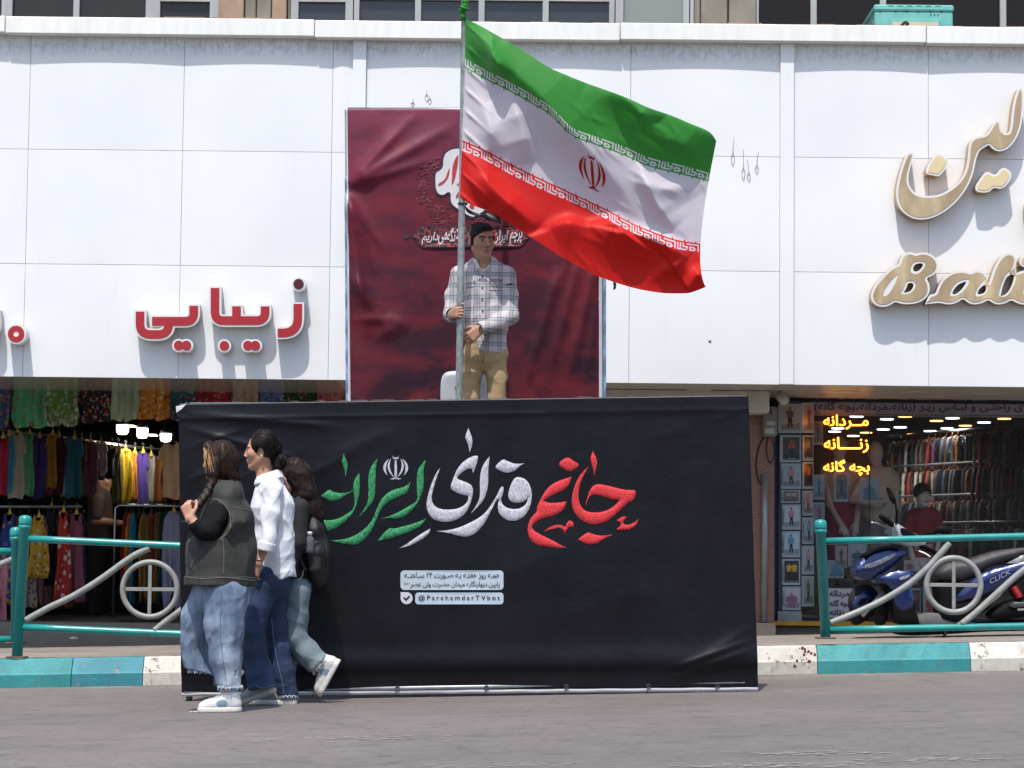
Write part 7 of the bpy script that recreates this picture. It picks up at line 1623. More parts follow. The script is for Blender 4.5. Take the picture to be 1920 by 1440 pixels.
# upper pictures in the transom
def poster(px0,py0,px1,py1,Y,label,bg,sh,tr,kind=0,side=None,word=None,skin='8a6a58',grp='fashion posters on the shop pillar',frame='9aa5ac'):
    """flat printed card; side=(x0,Y0,x1,Y1) turns it along an angled face"""
    w_,h_=px1-px0,py1-py0
    if side: 
        def pl(x,y,h): t=(x-px0)/w_; Yq=side[0]+(side[1]-side[0])*t; q=P(x,y,Yq); return (q.x+h*.9,q.y-h*.43,q.z)
    else: pl=onplane(Y)
    c=pl((px0+px1)/2,py1,0); t=thing('poster',label,'poster',c,grp); b=B(); R_=lambda a,c_,d,e:[(px0+a*w_,py0+c_*h_),(px0+d*w_,py0+c_*h_),(px0+d*w_,py0+e*h_),(px0+a*w_,py0+e*h_)]
    plate([R_(0,0,1,1)],pl,.006,b=b,mi=0)
    b2=lambda poly,h,mi: plate([poly],pl,h,b=b,mi=mi,back=False)
    b2(R_(.14,.07,.93,.9),.0072,1)
    u=lambda L,h,mi:b2([(px0+x*w_,py0+y*h_) for x,y in L],h,mi)
    r_=random.Random(int(px0*3+py0)); bx=r_.choice((.5,.55)); 
    u([(.14,.72),(.93,.66),(.93,.9),(.14,.9)],.0076,5)
    figs=[(bx,1.0)] if kind!=2 else [(.38,.85),(.68,1.0)]
    if kind==3: figs=[(.5,2.0)]
    for fx,s in figs:
        o_=.14 if s<1.5 else .2
        q=lambda L:[(fx+x*s,o_+y*(s if s>1.5 else 1)) for x,y in L]
        if s<1.5:
            u(q([(-.075,.32),(.075,.32),(.10,.5),(.12,.70),(.05,.70),(.01,.46),(-.03,.70),(-.10,.70),(-.08,.5)]),.0085,3); u(q([(-.14,.70),(-.03,.70),(-.03,.725),(-.15,.725)]),.0086,0); u(q([(.05,.70),(.16,.70),(.17,.725),(.05,.725)]),.0086,0)
            u(q([(-.16,.13),(-.12,.115),(-.09,.2),(-.12,.36),(-.155,.36)]),.0082,4); u(q([(.16,.13),(.12,.115),(.09,.2),(.1,.34),(.14,.36)]),.0082,4)
        u(q([(-.05,.09),(.05,.09),(.15,.115),(.17,.22),(.11,.23),(.09,.35),(-.09,.35),(-.11,.23),(-.17,.22),(-.15,.115)]),.009,2)
        if s<1.5 or kind!=3:
            u([(fx+.05*math.cos(a),o_+.045+.055*math.sin(a)*.9) for a in np.linspace(0,6.28,11)[:-1]],.0092,4); u([(fx+.055*math.cos(a),o_+.025+.045*math.sin(a)) for a in np.linspace(math.pi,2*math.pi,7)],.0094,3)
        else: u(q([(-.03,.04),(.03,.04),(.03,.1),(-.03,.1)]),.0092,4)
    mats=[M('card_'+frame,frame,.35,var=.06,vs=9),M('bg_'+bg,bg,.35,var=.1,vs=14),M('top_'+sh,sh,.4,var=.08,vs=30),M('legs_'+tr,tr,.4,var=.06,vs=30),M('poster_skin_'+skin,skin,.4,var=0),M('bgfloor_'+bg,tuple(int(bg[i:i+2],16)/255*.75 for i in (0,2,4)),.35,var=.1,vs=9)]
    b.go('print',mats,t)
    if word:
        b=B(); pv=lambda x,y,h:pl(px0+(1-(y))*0+(.015+.11*(y))*w_,py0+(.9-.8*x)*h_*1.0,h); write(word,(.08,0,.92,1),pv,.009,b,bold=.01,ar=False); b.go('lettering',INK,t)
    return t
pk_=thing('poster_pillar','narrow display pillar covered with fashion posters beside the shop window','pillar',(X(1485,21.8,950),21.8,zf))
B().box((X(1460,21.86,950),21.86,zf-.06),(X(1503,21.86,950),22.06,P(1480,752,21.86).z)).go('pillar_core',M('pillar_core','3c4a58',.6),pk_)
B().box((X(1451,21.9,950),21.93,zf-.06),(X(1462,21.9,950),22.05,P(1455,815,21.86).z)).go('blue_panel',M('blue_panel','1e3a62',.5,var=.4,vs=4),pk_)
B().box((X(1458,21.8,1160),21.78,zf-.058),(X(1503,21.8,1160),21.859,P(1480,1146,21.86).z)).go('pillar_foot',M('pale_foot','7f8b90',.5,var=.3,vs=8),pk_)
PY2=21.85
for a in ((1459,757,1503,812,'ad9c90','5a4a52','17171c',0,None,'cream poster of a man in black trousers, topmost on the pillar'),(1462,816,1502,867,'2d332e','a8281c','141414',0,None,'dark poster of a figure in a red top on the pillar'),(1464,869,1502,917,'8fa0aa','a5788c','3a2a28',0,'SEVEX\u2299','pale poster of a figure in a pink tee and brown trousers'),(1464,919,1500,943,'5a666c','9a8a78','6a5240',2,'SEV','short wide poster of legs and shoes on the pillar'),(1466,946,1501,993,'a8b8c4','b07a9a','22202a',0,'SEVEX\u2299','pale poster of a curly haired figure in a pink top'),(1466,996,1500,1045,'9fbccc','4a8ab0','1c2238',0,'SEVEX\u2299','pale poster of a figure in a blue shirt and navy trousers'),(1466,1048,1500,1097,'24282c','b5a01c','1a1a1c',2,'SEVEX\u2299','dark poster of two figures in yellow tops'),(1467,1100,1501,1144,'a5a9b4','7a5a7c','8a6a58',3,'SEVEX\u2299','pale poster of a mauve tank top, lowest on the pillar')): poster(*a[:4],PY2,a[9],a[4],a[5],a[6],a[7],None,a[8])
for a in ((1503,755,1525,812,'a08a8a','6a2a3a','5a1c2a',0,None,'cream poster of a figure in wine trousers at the top of the angled face'),(1504,816,1524,864,'3c3a34','3a7a72','1c1c1c',0,None,'dark poster of a figure in a teal top on the angled face'),(1504,866,1524,917,'231c1a','b0341c','141414',0,None,'dark poster of a figure in an orange top on the angled face'),(1504,920,1523,967,'a59aa0','9a6a7c','2a2228',0,'SEVEX\u2299','pinkish poster of a figure with dark trousers on the angled face'),(1504,970,1524,1020,'8ea8b8','6a9ab5','1c2030',0,'SEVEX\u2299','blue poster of a slim figure on the angled face'),(1503,1023,1525,1077,'a5aab5','b58a9a','2a2c3a',0,None,'pale lilac poster of a figure in pink on the angled face'),(1503,1080,1525,1137,'8d9a96','4a6a4c','3a3a40',0,None,'grey poster of a figure in green, lowest on the angled face')): poster(*a[:4],0,a[9],a[4],a[5],a[6],a[7],(PY2,22.06),a[8],grp='fashion posters on the angled face')
G6='posters behind the shop glass'
for a in ((1524,790,1543,834,'7f8288','3a3c42','26262c',0,'grey poster of a figure in black beside the orange neon words'),(1525,890,1546,937,'8aa5b5','3f78a0','2a3040',0,'poster of a figure in a blue shirt beside the mannequin arm'),(1524,942,1546,994,'7c92a8','a8325a','7a2848',0,'poster of a figure in a pink outfit behind the railing post'),(1564,886,1590,941,'5d6a74','3a4c62','232a36',0,'poster of a figure in navy in front of the first mannequin'),(1612,896,1648,942,'8fa8b4','4f8296','6a8a9a',3,'pale blue poster in front of the second mannequin'),(1566,1023,1588,1064,'9a9690','5a3a3c','4a2c30',0,'poster of a figure in brown above the scooter nose'),(1590,1020,1625,1062,'97a5ad','2c5a72','8a98a0',3,'poster with a dark blue garment above the scooter nose'),(1552,1050,1582,1084,'6f98a8','3a86a8','5a8a9c',3,'turquoise poster low beside the railing post'),(1695,1050,1716,1070,'a5a3a0','963a6a','a5a3a0',3,'small poster of a magenta top behind the scooter'),(1704,1103,1726,1152,'2e3a42','a82c1c','141418',0,'dark poster of a figure in a red top behind the scooter'),(1730,1100,1760,1160,'a8a4a0','9a3a44','b0aca8',3,'white poster with red marks behind the scooter seat')): poster(*a[:4],GY+.05,a[8],a[4],a[5],a[6],a[7],grp=G6)
G7='pictures in the transom strip'
for i,(a,c,bg,sh,tr_) in enumerate(((1572,1634,'8d8a86','4a1c26','6a6a6a'),(1637,1700,'77787a','2c2c30','3c3c40'),(1717,1812,'9a9691','6a2a34','26262a'),(1822,1920,'93a0a8','26303a','3a4a54'))): poster(a,738,c,755,GY-.02,['grey transom picture with a wine coloured top','grey transom picture with a dark top','pale transom picture with red and black clothes','bluish transom picture with a dark coat'][i],bg,sh,tr_,3,grp=G7)
pb_=thing('shop_notice','white notice with bold blue Persian words low in the shop window','notice',(X(1588,GY-.05,1130),GY-.05,P(1588,1158,GY).z))
plate([[(1552,1103),(1624,1104),(1624,1159),(1552,1158)]],onplane(GY-.04),.004,'sheet',M('notice_white','b5b3b8',.5,var=.04),pb_)
b=B(); ib=onplane(GY-.04)
for s,q in (('مردانه',(1555,1106,1592,1122)),('وز',(1594,1106,1614,1124)),('بچه گانه',(1555,1124,1592,1141)),('ر',(1595,1128,1606,1141)),('زنانه',(1555,1142,1583,1157)),('ز',(1586,1143,1598,1157))): write(s,q,ib,.008,b,bold=.035)
b.go('lettering',M('notice_blue','1c3a5c',.6,var=0),pb_)
# neon words
NE1=EM('neon_orange','ff6a0a',2.2); NE2=EM('neon_yellow','ffc23a',3.0)
def neon(s,box,label):
    x0,y0,x1,y1=box; t=thing('neon_sign',label,'neon sign',P((x0+x1)/2,y1,GY-.06),'neon words in the shop window')
    for nm,bv,mt,off in (('tube_glow',.013,NE1,.0),('tube_core',.006,NE2,.012)):
        cu=bpy.data.curves.new('t','FONT'); cu.body=shape(s); cu.fill_mode='NONE' if hasattr(cu,'fill_mode') and 'NONE' in cu.bl_rna.properties['fill_mode'].enum_items.keys() else cu.fill_mode; cu.bevel_depth=bv; cu.bevel_resolution=1; cu.resolution_u=3; cu.offset=.004
        ob=bpy.data.objects.new('t',cu); C.objects.link(ob); me=bpy.data.meshes.new_from_object(ob.evaluated_get(bpy.context.evaluated_depsgraph_get()))
        V=np.array([tuple(v.co) for v in me.vertices]); F=[tuple(p.vertices) for p in me.polygons]; bpy.data.objects.remove(ob); bpy.data.curves.remove(cu); bpy.data.meshes.remove(me)
        lo=V.min(0)+bv; hi=V.max(0)-bv; xx=x0+(V[:,0]-lo[0])/(hi[0]-lo[0])*(x1-x0); yy=y1-(V[:,1]-lo[1])/(hi[1]-lo[1])*(y1-y0); pts=[]
        for a,c,d in zip(xx,yy,V[:,2]): q=P(a,c,GY-.06); pts.append((q.x,q.y-d*.25-off,q.z))
        mk(nm,pts,F,mt,t,True)
neon('مــردانه',(1544,778,1628,805),'topmost orange neon word glowing in the shop window'); neon('زنــــانه',(1545,820,1628,849),'middle orange neon word glowing in the shop window'); neon('بچه گانه',(1544,862,1630,892),'lowest orange neon word glowing in the shop window')
# ceiling lights inside
CW_=EM('cool_light','dfe8ff',3.0); CA=EM('warm_light','ffb878',2.2)
for i,(x,y,c) in enumerate(((1606,784,0),(1565,812,0),(1571,806,0),(1663,789,0),(1697,784,1),(1786,787,0),(1756,792,1),(1845,795,0),(1883,788,1),(1688,804,0),(1656,808,0),(1776,806,0),(1810,801,1),(1744,811,0),(1712,817,1),(1680,821,0),(1600,820,0),(1624,814,1))):
    Y=min(29.3,(zc-.02-CZ)*FPX/(1080+.0105*(x-960)-y)); q=P(x,y,Y); 
    o=B().lathe((q.x,Y,zc-.03),[(.001,.018),(.066,.018),(.07,.02),(.07,.028)],16).go('ceiling_light',CA if c else CW_,None); glow(o,(q.x,Y,zc-.04),(16 if i in(0,4,5,7,8) else 8 if i%2 else 1),spot=True,col=(1,.85,.65) if c else (.92,.95,1)); tag(o,'round warm ceiling light glowing deep inside the right shop' if c else 'round cool white ceiling light glowing deep inside the right shop','lamp','warm ceiling lights in the right shop' if c else 'cool ceiling lights in the right shop')
# ---- mannequins
MNQ=M('mannequin_white','c4c1bb',.35,var=.04,vs=5)
def mannequin(label,hx,hy,hs,Y,sx,parts_,face=False,pose=None,bottom=1060):
    k=sc(Y); p=lambda x,y,d=0:P(x,y,Y+d); r=lambda q:q/k
    t=thing('mannequin',label,'mannequin',(p(sx,0).x,Y,zf)); zb_=P(sx,bottom,Y).z; lo=Vector((p(sx-75,0).x,Y-.35,zb_-.02)); hi=Vector((p(sx+75,0).x,Y+.3,p(0,hy-30).z+.1)); F=Fld(lo,hi,.0065)
    if face: W=head(F,p(hx,hy),(.3,-1,.05),(0,0,1),.85)
    else: F.ell(p(hx,hy),(r(15),r(18),r(21)),.01); F.cap(p(hx-3,hy+8),p(hx,hy+14),r(9),r(8),.02)
    F.chain([p(hx,hy+12),p(sx,hy+38)],[r(9),r(10)],.02); F.chain([p(sx,hy+48),p(sx,hy+80),p(sx,hy+112),p(sx,bottom)],[r(21),r(22),r(17),r(25)],.04,a=(1,.8,1)); F.cap(p(sx-22,hy+44),p(sx+22,hy+44),r(10),r(10),.04)
    for L in pose:
        pts=[p(*q) for q in L]; F.chain(pts,[r(10),r(7.5),r(5.5)][:len(pts)],.02); d=(pts[-1]-pts[-2]).normalized(); hand(F,pts[-1],d,(.2,-1,0),(1 if L[-1][0]<sx else -1,0,0),[.2,.3,.4,.5],.95)
    o=F.mesh('body',[MNQ,BROW,M('mannequin_lip','8a5a56',.4,var=0),EYE,EWH],t,face_paint(W,.85) if face else None)
    for nm,ctr,rad,y0,y1,mt,a,slv in parts_:
        F=Fld(lo,hi,.007); F.chain([p(*c_) for c_ in ctr],[r(q) for q in rad],.03,a=(1,.82,1))
        for L,rr in slv: F.chain([p(*q) for q in L],[r(q) for q in rr],.02)
        F.cap(p(hx,hy),p(sx,hy+46),r(12),r(14),.01,'s'); F.plane(P(sx,y0,Y),(0,0,1)); F.plane(P(sx,y1,Y),(0,0,-1)); F.fold(.005,30,int(sx)); F.mesh(nm,mt,t)
    B().tube([(p(sx,0).x,Y+.02,zb_+.03),(p(sx,0).x,Y+.02,zf)],.02,8).go('stand',GALV,t,True); return t
CRM=CL('cream_top','c4bcae'); GRY=CL('grey_skirt','857c80'); PNK=CL('plum_skirt','8a2458')
mannequin('faceless white mannequin in a pale top and plum skirt behind the neon words',1574,838,.9,23.0,1574,[('top',[(1574,885),(1574,930)],[30,27],868,942,CRM,0,[([(1550,884),(1543,915)],[13,12]),([(1598,884),(1604,912)],[13,12])]),('skirt',[(1576,950),(1578,1060)],[27,31],934,1062,PNK,0,[])],False,[[(1550,884,0),(1556,945,-.05),(1578,985,-.12)],[(1600,884,0),(1612,930,.0),(1606,980,-.05)]],1062)
mannequin('faceless white mannequin in a cream top and grey skirt with one arm bent',1641,848,.9,22.9,1648,[('top',[(1648,895),(1646,960)],[32,29],876,985,CRM,0,[([(1672,893),(1678,912)],[12,11]),([(1624,893),(1616,912)],[12,11])]),('skirt',[(1645,985),(1645,1075)],[30,36],978,1076,GRY,0,[])],False,[[(1622,893,0),(1598,936,-.05),(1640,945,-.2)],[(1674,893,0),(1680,945,0),(1668,985,-.12)]],1076)
kd=mannequin('child mannequin with painted face in a dark red printed tee',1730,930,.8,22.7,1731,[('tee_shirt',[(1731,970),(1731,1040)],[27,25],951,1046,CL('dark_red','8a1c2a'),0,[([(1709,968),(1703,990)],[12,11]),([(1753,968),(1759,990)],[12,11])])],True,[[(1708,968,0),(1704,1010,0),(1712,1050,-.06)],[(1754,968,0),(1759,1010,0),(1750,1050,-.06)]],1075)
b=B(); write('SKATEBOARD',(1731-17,1019,1731+18,1028),onplane(22.7-.135),.0,b,bold=.02,ar=False); b.go('tee_lettering',WPR,kd)
F=Fld(P(1705,960,22.9)-Vector((0,.4,0)),P(1755,890,22.5)+Vector((0,.4,0)),.005); F.ell(P(1729,922,22.72),(.085,.09,.085),.01); F.ell(P(1732,944,22.56),(.13,.12,.10),.008,'s'); F.mesh('hair',HMN,kd)
# ---- rails of clothes in clear bags
cols=['3a3034','544a4a','6a2a30','2f4256','8a8478','24262c','8a6238','523a54','7a2a28','4a5258','a59e92']
n=NT('clear_bag'); gl=n.n('BsdfGlossy'); gl.inputs['Roughness'].default_value=.18; tr=n.n('BsdfTransparent'); mx=n.n('MixShader'); fn=n.n('Fresnel'); fn.inputs[0].default_value=1.6; nz=n.noise(n.coord('Object'),25,3); bm=n.n('Bump'); bm.inputs['Strength'].default_value=1; bm.inputs['Distance'].default_value=.03; n.l(nz,bm.inputs['Height']); n.l(bm.outputs[0],gl.inputs['Normal']); n.l(bm.outputs[0],fn.inputs['Normal'])
n.l(fn.outputs[0],mx.inputs[0]); n.l(tr.outputs[0],mx.inputs[1]); n.l(gl.outputs[0],mx.inputs[2]); n.l(mx.outputs[0],n.out.inputs[0]); n.t.nodes.remove(n.b); BAG=n.m
def pack_proto(i):
    c=cols[i]; t=thing('bagged_garment','dark garment in a clear bag','garment',(0,0,0))
    w_,h_=.30,.36
    V,F=tri2d([np.array(chaikin([(-.5,0),(-.2,-.08),(0,-.1),(.2,-.08),(.5,0),(.5,.9),(.3,1),(-.3,1),(-.5,.92)],1))],.13); r_=random.Random(i)
    b=B(); b.add([(x*w_,.012*math.sin(x*9+i)+.008*math.sin(y*11),-y*h_) for x,y in V],F); o=b.go('folded_cloth',M('bagged_'+c,c,.8,var=.3,vs=12),t,True); md=o.modifiers.new('t','SOLIDIFY'); md.thickness=.03; md.offset=0
    b=B(); b.add([(x*w_*1.06,-.024+.010*math.sin(x*13+i)+.008*math.sin(y*17+x*5),-y*h_*1.04) for x,y in V],F); b.go('bag',BAG,t,True)
    b=B(); b.tube([(-.13,0,.01),(0,0,.05),(.13,0,.01)],.005,6); b.tube(cat([(0,0,.05),(0,0,.075),(.014,0,.09),(0,0,.105),(-.012,0,.092)],3),.0035,6); b.go('hanger',M('amber_hanger',['8a5a2c','a5a29a','6a4a2c'][i%3],.25,var=0),t,True); return t
protos=[pack_proto(i) for i in range(len(cols))]; used=[False]*len(protos)
def put(i,loc,rz,ry,lab,grp,s=1):
    pr=protos[i]
    if not used[i]: t=pr; used[i]=True
    else:
        t=pr.copy(); C.objects.link(t)
        for ch_ in pr.children: c_=ch_.copy(); C.objects.link(c_); c_.parent=t
    t.location=loc; t.rotation_euler=(0,ry,rz); t.scale=(s,s,s); t['label']=lab; t['group']=grp
r_=random.Random(12)
for row,(x0,y0,x1,y1,Ya,Yb,n_,lab) in enumerate(((1676,838,1960,806,27.0,24.0,27,'upper'),(1690,893,1960,876,26.6,23.8,25,'second'),(1690,950,1960,940,26.2,23.7,23,'third'),(1770,1000,1960,996,24.8,23.6,14,'lowest'))):
    for k in range(n_):
        t_=k/(n_-1); Yk=Ya+(Yb-Ya)*t_; q=P(x0+(x1-x0)*t_,y0+(y1-y0)*t_,Yk)
        put(r_.randrange(len(cols)),(q.x,Yk,q.z),r_.uniform(.85,1.15),r_.uniform(-.08,.12),'dark garment in a clear bag hanging on the %s rail of the right shop'%lab,'bagged garments on the %s rail'%lab,r_.uniform(.95,1.12))
    a=P(x0,y0,Ya); c=P(x1,y1,Yb); B().tube([(a.x-.1,Ya,a.z+.1),(c.x+.3,Yb-.3,c.z+.1)],.012,8).go('bag_rail',GALV,bld,True)
# low stacks of folded clothes in the window
G8='folded clothes stacked in the window'
for i,(x,y,w_,c,lab) in enumerate(((1583,1096,30,'3a3a3e','dark folded garment, bottom left of the window stacks'),(1583,1089,28,'6a665e','grey folded garment on the dark one'),(1600,1082,32,'8a7a2c','yellow folded garment atop the stacks'),(1618,1091,30,'5a2c2c','brown red folded garment in the middle stack'),(1645,1094,30,'44484c','slate folded garment right of the brown red one'),(1700,1086,34,'7c1c34','bright crimson folded garment behind the scooter'),(1702,1094,34,'8a8580','pale folded garment under the crimson one'),(1672,1091,28,'2c3a4c','navy folded garment beside the crimson one'))):
    Y=22.45; q=P(x,y,Y); w2=w_/sc(Y)/2; tag(B().box((q.x-w2,Y-.13,q.z-.016),(q.x+w2,Y+.13,q.z+.016),0,.012).go('folded_garment',CL('fold%d'%i,c)),lab,'garment',G8)
B().box((X(1540,22.45,1100),22.28,zf-.05),(X(1760,22.45,1100),22.66,P(1640,1100,22.45).z),0,.005).go('display_plinth',M('display_plinth','4a4a4c',.5),bld)
# ---- fittings on the pillar
mb=thing('meter_box','grey electricity meter box on the granite pillar under the beam','meter box',(X(1443,21.4,800),21.45,P(1443,820,21.4).z))
x0_,x1_=X(1431,21.4,790),X(1457,21.4,790); B().box((x0_,21.36,P(0,818,21.4,).z if False else P(1443,818,21.4).z),(x1_,21.498,P(1443,762,21.4).z),0,.012).go('cabinet',M('meter_grey','77746c',.6,var=.15,vs=8),mb)
b=B(); plate([[(1438,790),(1453,790),(1453,797),(1438,797)]],onplane(21.36),.003,b=b); plate([[(1434,803),(1452,803),(1452,813),(1434,813)]],onplane(21.36),.003,b=b); b.go('label_plate',M('label_white','a5a39c',.5),mb); b=B(); plate([[(1437,768),(1446,766),(1447,777),(1444,778),(1443,770),(1437,772)]],onplane(21.36),.003,b=b); b.go('painted_mark',M('dark_mark','2c2a28',.7),mb)
tag(B().tube([P(1434,888,21.46),P(1434,1000,21.46),P(1432,1166,21.46)],.028,12).go('conduit_pipe',GALV,None,True),'grey steel conduit pipe running down the red granite pillar','pipe')
b=B(); b.tube(cat([P(1432,820,21.47),P(1424,836,21.47),P(1418,868,21.47),P(1422,900,21.47),P(1430,905,21.46),P(1434,890,21.45)],6),.007,6); b.tube(cat([P(1440,820,21.46),P(1437,845,21.45),P(1444,868,21.45),P(1452,850,21.46),P(1449,822,21.46)],6),.006,6); tag(b.go('black_cable',BLKP,None,True),'loops of black cable below the meter box','cable')
sp=thing('spotlight','small white spotlight under the soffit above the poster pillar','spotlight',P(1465,748,21.2)); a=P(1460,741,21.2); c=P(1472,752,21.1); B().tube([a,a+(c-a)*.1,c],[.03,.04,.042],16).go('lamp_head',M('white_enamel','b5b3ad',.4,var=0),sp,True); B().tube(cat([a,P(1461,736,21.25),P(1466,729,21.3),P(1466,724,21.3)],5),.008,8).go('bracket',BLKP,sp,True)
for i,(px,Yd) in enumerate(((1310,21.1),(1588,21.15),(1716,21.1),(1850,21.2),(1560,21.6),(1745,21.6))):
    x=X(px,Yd,725); o=B().lathe((x,Yd,zs-.012),[(.001,.0),(.10,.0),(.115,.004),(.115,.007)],24).go('downlight',M('unlit_downlight','c0bcb2',.3,var=0),None,True); tag(o,'round unlit downlight set in the soffit','downlight','unlit downlights in the soffit')
# ================================================================ SCOOTER
YS=20.0; zS=lambda x,y:(1560+x/5.333,940+y/5.333)
BLU=M('blue_metallic','0d2258',.3,.45,var=.05,vs=5,coat=.8); BKP=M('black_plastic','08080a',.7,var=.1,vs=20,spec=.15); SEA=M('seat_vinyl','2b292d',.55,var=.08,vs=14,bump=.2,bs=200); SIL=M('silver_paint','a5a7a8',.3,.5,var=.05); LGL=NT('headlight_lens'); LGL.base('666c74'); LGL.set(Roughness=.06); LGL.b.inputs['Coat Weight'].default_value=1; LGL=LGL.m; FLOORM=M('floor_mat','5c5a5c',.7,var=.12,vs=30,bump=.3)
sct=thing('scooter','blue and black motor scooter parked on the pavement behind the right railing','scooter',(P(1760,1200,YS).x,YS,ground(P(1760,1200,YS).x,18)+KH))
def solid(nm,L,hw,mat,puff=.03,pw=14,parent=None,yc=YS,skew=0,step=7):
    L=chaikin([zS(*q) for q in L],2,35); b=B(); x0=L[:,0].mean()
    for s in (1,-1): plate([L],lambda x,y,h:(lambda q:(q.x,q.y-s*(hw+h-1e-3)+skew*(x-x0)/sc(YS),q.z))(P(x,y,yc)),1e-3,b=b,step=step,puff=puff,pw=pw,back=False)
    n_=len(L); q=[]
    for s in (1,-1):
        for x,y in L: p=P(x,y,yc); q.append((p.x,p.y-s*hw+skew*(x-x0)/sc(YS),p.z))
    b.add(q,[(i,(i+1)%n_,n_+(i+1)%n_,n_+i) for i in range(n_)]); return b.go(nm,mat,parent or sct,True)
solid('leg_shield',[(470,800),(560,760),(700,740),(745,800),(755,900),(790,1020),(830,1160),(850,1232),(610,1232),(590,1100),(570,1000),(540,920)],.15,BKP,.02)
solid('inner_shield',[(640,700),(735,700),(745,760),(770,900),(800,1020),(700,1120),(610,1060),(585,960),(560,880)],.165,BLU,.02)
fs=solid('front_panel',[(400,790),(500,730),(640,692),(740,695),(786,718),(765,765),(700,835),(630,900),(560,890),(520,830),(450,810)],.19,BLU,.022)
cw=solid('front_cowl',[(180,712),(215,640),(290,560),(360,505),(450,475),(560,455),(640,480),(735,495),(720,540),(640,610),(560,675),(470,725),(400,768),(330,790),(240,775)],.15,BLU,.035,16,skew=.35)
solid('visor',[(285,565),(390,478),(480,445),(600,440),(700,445),(650,478),(560,462),(450,482),(360,510)],.185,BKP,.012,8,skew=.35)
solid('headlight',[(238,668),(300,632),(420,592),(520,548),(618,513),(592,555),(500,607),(400,652),(300,674)],.205,LGL,.012,6,cw,skew=.35); solid('position_lamp',[(205,712),(270,706),(395,697),(372,742),(332,776),(252,768)],.19,LGL,.012,6,cw,skew=.35)
solid('lamp_trim',[(190,705),(225,655),(236,672),(300,678),(405,655),(415,672),(395,692),(270,702),(205,709)],.2,BKP,.008,5,cw,skew=.35)
solid('front_fender',[(180,1045),(205,965),(265,908),(330,868),(395,885),(440,930),(420,975),(350,1015),(280,1062),(210,1085)],.055,BLU,.022,10,skew=.5); solid('fender_vent',[(235,1030),(280,965),(350,965),(330,1000),(270,1040)],.088,BKP,.004,4,skew=.5)
def wheel(zx,zy,rad,yaw):
    p=P(*zS(zx,zy),YS); p.z=ground(p.x,18)+KH+rad; b=B(); b.torus((0,0,0),rad-.045,.045,44,14); o=b.go('wheel',M('tyre_rubber','131314',.85,var=.15,vs=20,bump=.3),None,True); o.parent=sct; o.location=p-wloc(sct)+Vector((0,0,0)); o.rotation_euler=(0,0,yaw); 
    b=B(); b.torus((0,0,0),rad-.095,.014,32,8); b.lathe((0,0,0),[(.001,-.06),(.035,-.06),(.035,.06),(.001,.06)],16,axis='y')
    for k in range(5): a=k*1.2566; b.tube([(.03*math.cos(a),0,.03*math.sin(a)),((rad-.1)*math.cos(a+.15),0,(rad-.1)*math.sin(a+.15))],.013,8)
    r=mk('rim',b.v,b.f,M('dark_alloy','4a4a4c',.35,.6),None,True); r.parent=o; r.location=(0,0,0); return o
wheel(320,1260,.14,.4); wheel(2010,1160,.215,.1)
for q in (-.05,.05): B().tube([P(*zS(300,1150),YS+q),P(*zS(520,900),YS+q)],.02,10).go('fork_leg',SIL,sct,True)
solid('fork_guard',[(200,1100),(330,1080),(420,1000),(560,980),(560,1100),(530,1240),(420,1240),(440,1120),(340,1180),(260,1240),(190,1230)],.05,BKP,.015)
hb=solid('handlebar_cover',[(582,235),(640,218),(700,262),(790,310),(870,352),(940,420),(860,452),(700,448),(600,440),(592,350)],.07,SIL,.03,10)
solid('dashboard',[(655,272),(700,265),(790,315),(850,352),(760,352),(680,352)],.105,BKP,.006,5,hb)
B().tube([P(*zS(488,150),YS-.25),P(*zS(600,235),YS-.1)],.021,12).go('grip',BKP,sct,True); B().tube([P(*zS(885,440),YS+.1),P(*zS(1045,525),YS+.28)],.021,12).go('grip',BKP,sct,True)
B().tube(cat([P(*zS(398,214),YS-.28),P(*zS(440,216),YS-.24),P(*zS(490,236),YS-.19),P(*zS(545,262),YS-.1)],5),[.012,.009,.008,.007]+[.008]*12,8).go('brake_lever',SIL,sct,True); B().tube(cat([P(*zS(985,560),YS-.1),P(*zS(935,525),YS-.08),P(*zS(850,490),YS-.05),P(*zS(800,450),YS)],5),.008,8).go('brake_lever',SIL,sct,True)
solid('mirror',[(1000,308),(1045,252),(1085,238),(1195,266),(1190,325),(1065,326)],.02,BKP,.02,8,yc=YS-.1); B().tube(cat([P(*zS(915,350),YS),P(*zS(945,325),YS-.05),P(*zS(1030,312),YS-.1)],5),.008,8).go('mirror_stalk',BKP,sct,True)
solid('mirror',[(540,-152),(578,-125),(632,-40),(642,35),(600,20),(560,-60)],.02,BKP,.015,6,yc=YS-.2); B().tube([P(*zS(636,20),YS-.2),P(*zS(645,100),YS-.18),P(*zS(640,230),YS-.08)],.008,8).go('mirror_stalk',BKP,sct,True)
solid('floorboard',[(815,1145),(1030,1098),(1320,1205),(1210,1245),(850,1245)],.13,FLOORM,.01)
solid('under_seat_body',[(1020,785),(1200,800),(1480,700),(1620,900),(1560,1060),(1400,1150),(1290,1222),(1040,1195),(1035,1000)],.13,BKP,.03)
solid('seat',[(1000,745),(1040,672),(1120,620),(1220,600),(1330,590),(1420,560),(1560,512),(1700,482),(1920,462),(2080,452),(2095,510),(1920,525),(1700,605),(1560,655),(1480,695),(1310,792),(1150,795),(1040,785)],.13,SEA,.05,16)
spn=solid('side_panel',[(1310,832),(1420,735),(1560,672),(1720,632),(1920,572),(2100,520),(2120,600),(1930,700),(1770,810),(1560,905),(1400,965),(1250,1005),(1150,1005),(1260,882)],.155,BLU,.035,14)
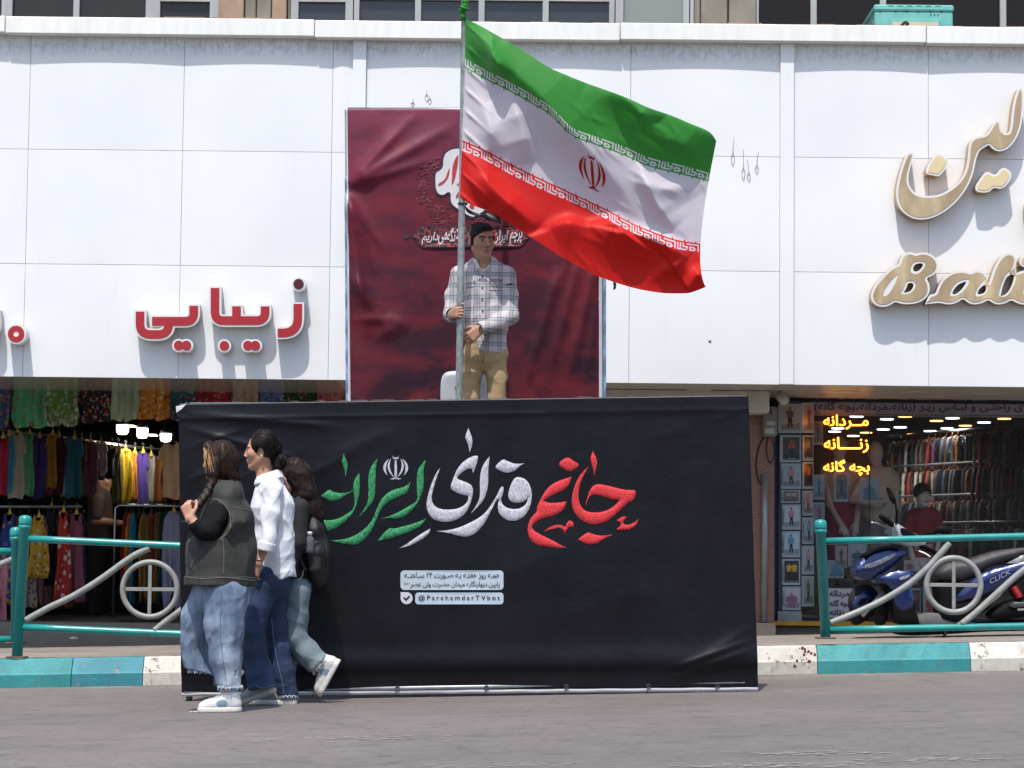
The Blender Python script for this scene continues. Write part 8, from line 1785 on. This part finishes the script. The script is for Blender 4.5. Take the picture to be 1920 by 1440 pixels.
solid('grab_rail',[(1700,622),(1830,555),(1960,500),(2090,470),(2095,500),(1960,555),(1820,622)],.17,SIL,.012,5); solid('lower_trim',[(1090,1050),(1300,985),(1500,960),(1600,900),(1640,930),(1480,1060),(1300,1100),(1120,1080)],.15,BKP,.02); solid('silver_trim',[(1460,1040),(1560,960),(1640,915),(1660,930),(1560,1010),(1400,1150),(1230,1232),(1200,1222),(1330,1140)],.165,SIL,.008,4)
solid('engine_case',[(1560,1110),(1700,1010),(1900,965),(2060,975),(2060,1115),(1900,1155),(1700,1185),(1560,1180)],.12,BKP,.03); eg=solid('exhaust_guard',[(1715,1020),(1800,1005),(1960,1005),(2060,1010),(2060,1060),(1900,1050),(1760,1066)],.165,M('dark_chrome','5c5c60',.25,.8),.01,5)
b=B(); 
for i in range(90): pass
a=P(*zS(1815,850),YS-.13); c=P(*zS(1875,960),YS-.13); ax=(c-a).normalized(); s_=ax.cross(Vector((0,1,0))).normalized(); b.tube([a+(c-a)*(i/72)+s_*(.026*math.cos(i*.62))+Vector((0,1,0))*(.026*math.sin(i*.62)) for i in range(73)],.0065,6); b.go('shock_spring',M('red_spring','9a1418',.35),sct,True)
solid('underside',[(620,1225),(1300,1230),(1700,1185),(2000,1180),(1980,1290),(1500,1300),(1100,1330),(640,1345),(610,1290)],.09,BKP,.02); B().tube([P(*zS(1180,1240),YS-.12),P(*zS(1090,1400),YS-.2)],.013,8).go('side_stand',BKP,sct,True)
b=B(); ca,sa=math.cos(-.47),math.sin(-.47)
def slant(x,y,h): x_=1530+x*ca-y*sa; y_=802+x*sa+y*ca; q=P(*zS(x_,y_),YS); return (q.x,q.y-.19-h,q.z)
write('CLICK',(0,-22,232,26),slant,.004,b,bold=.005,shear=.3,ar=False); b.go('side_lettering',SIL,spn)
b=B(); plate([[zS(*q) for q in ((625,770),(650,752),(735,728),(728,752),(700,768),(640,786))]],lambda x,y,h:(lambda q:(q.x,q.y-.228-h,q.z))(P(x,y,YS)),.004,b=b); b.go('badge',SIL,fs)
b=B(); plate([[zS(*q) for q in ((1810,1070),(1890,1066),(1890,1086),(1810,1090))]],lambda x,y,h:(lambda q:(q.x,q.y-.18-h,q.z))(P(x,y,YS)),.003,b=b); b.go('badge',SIL,eg)
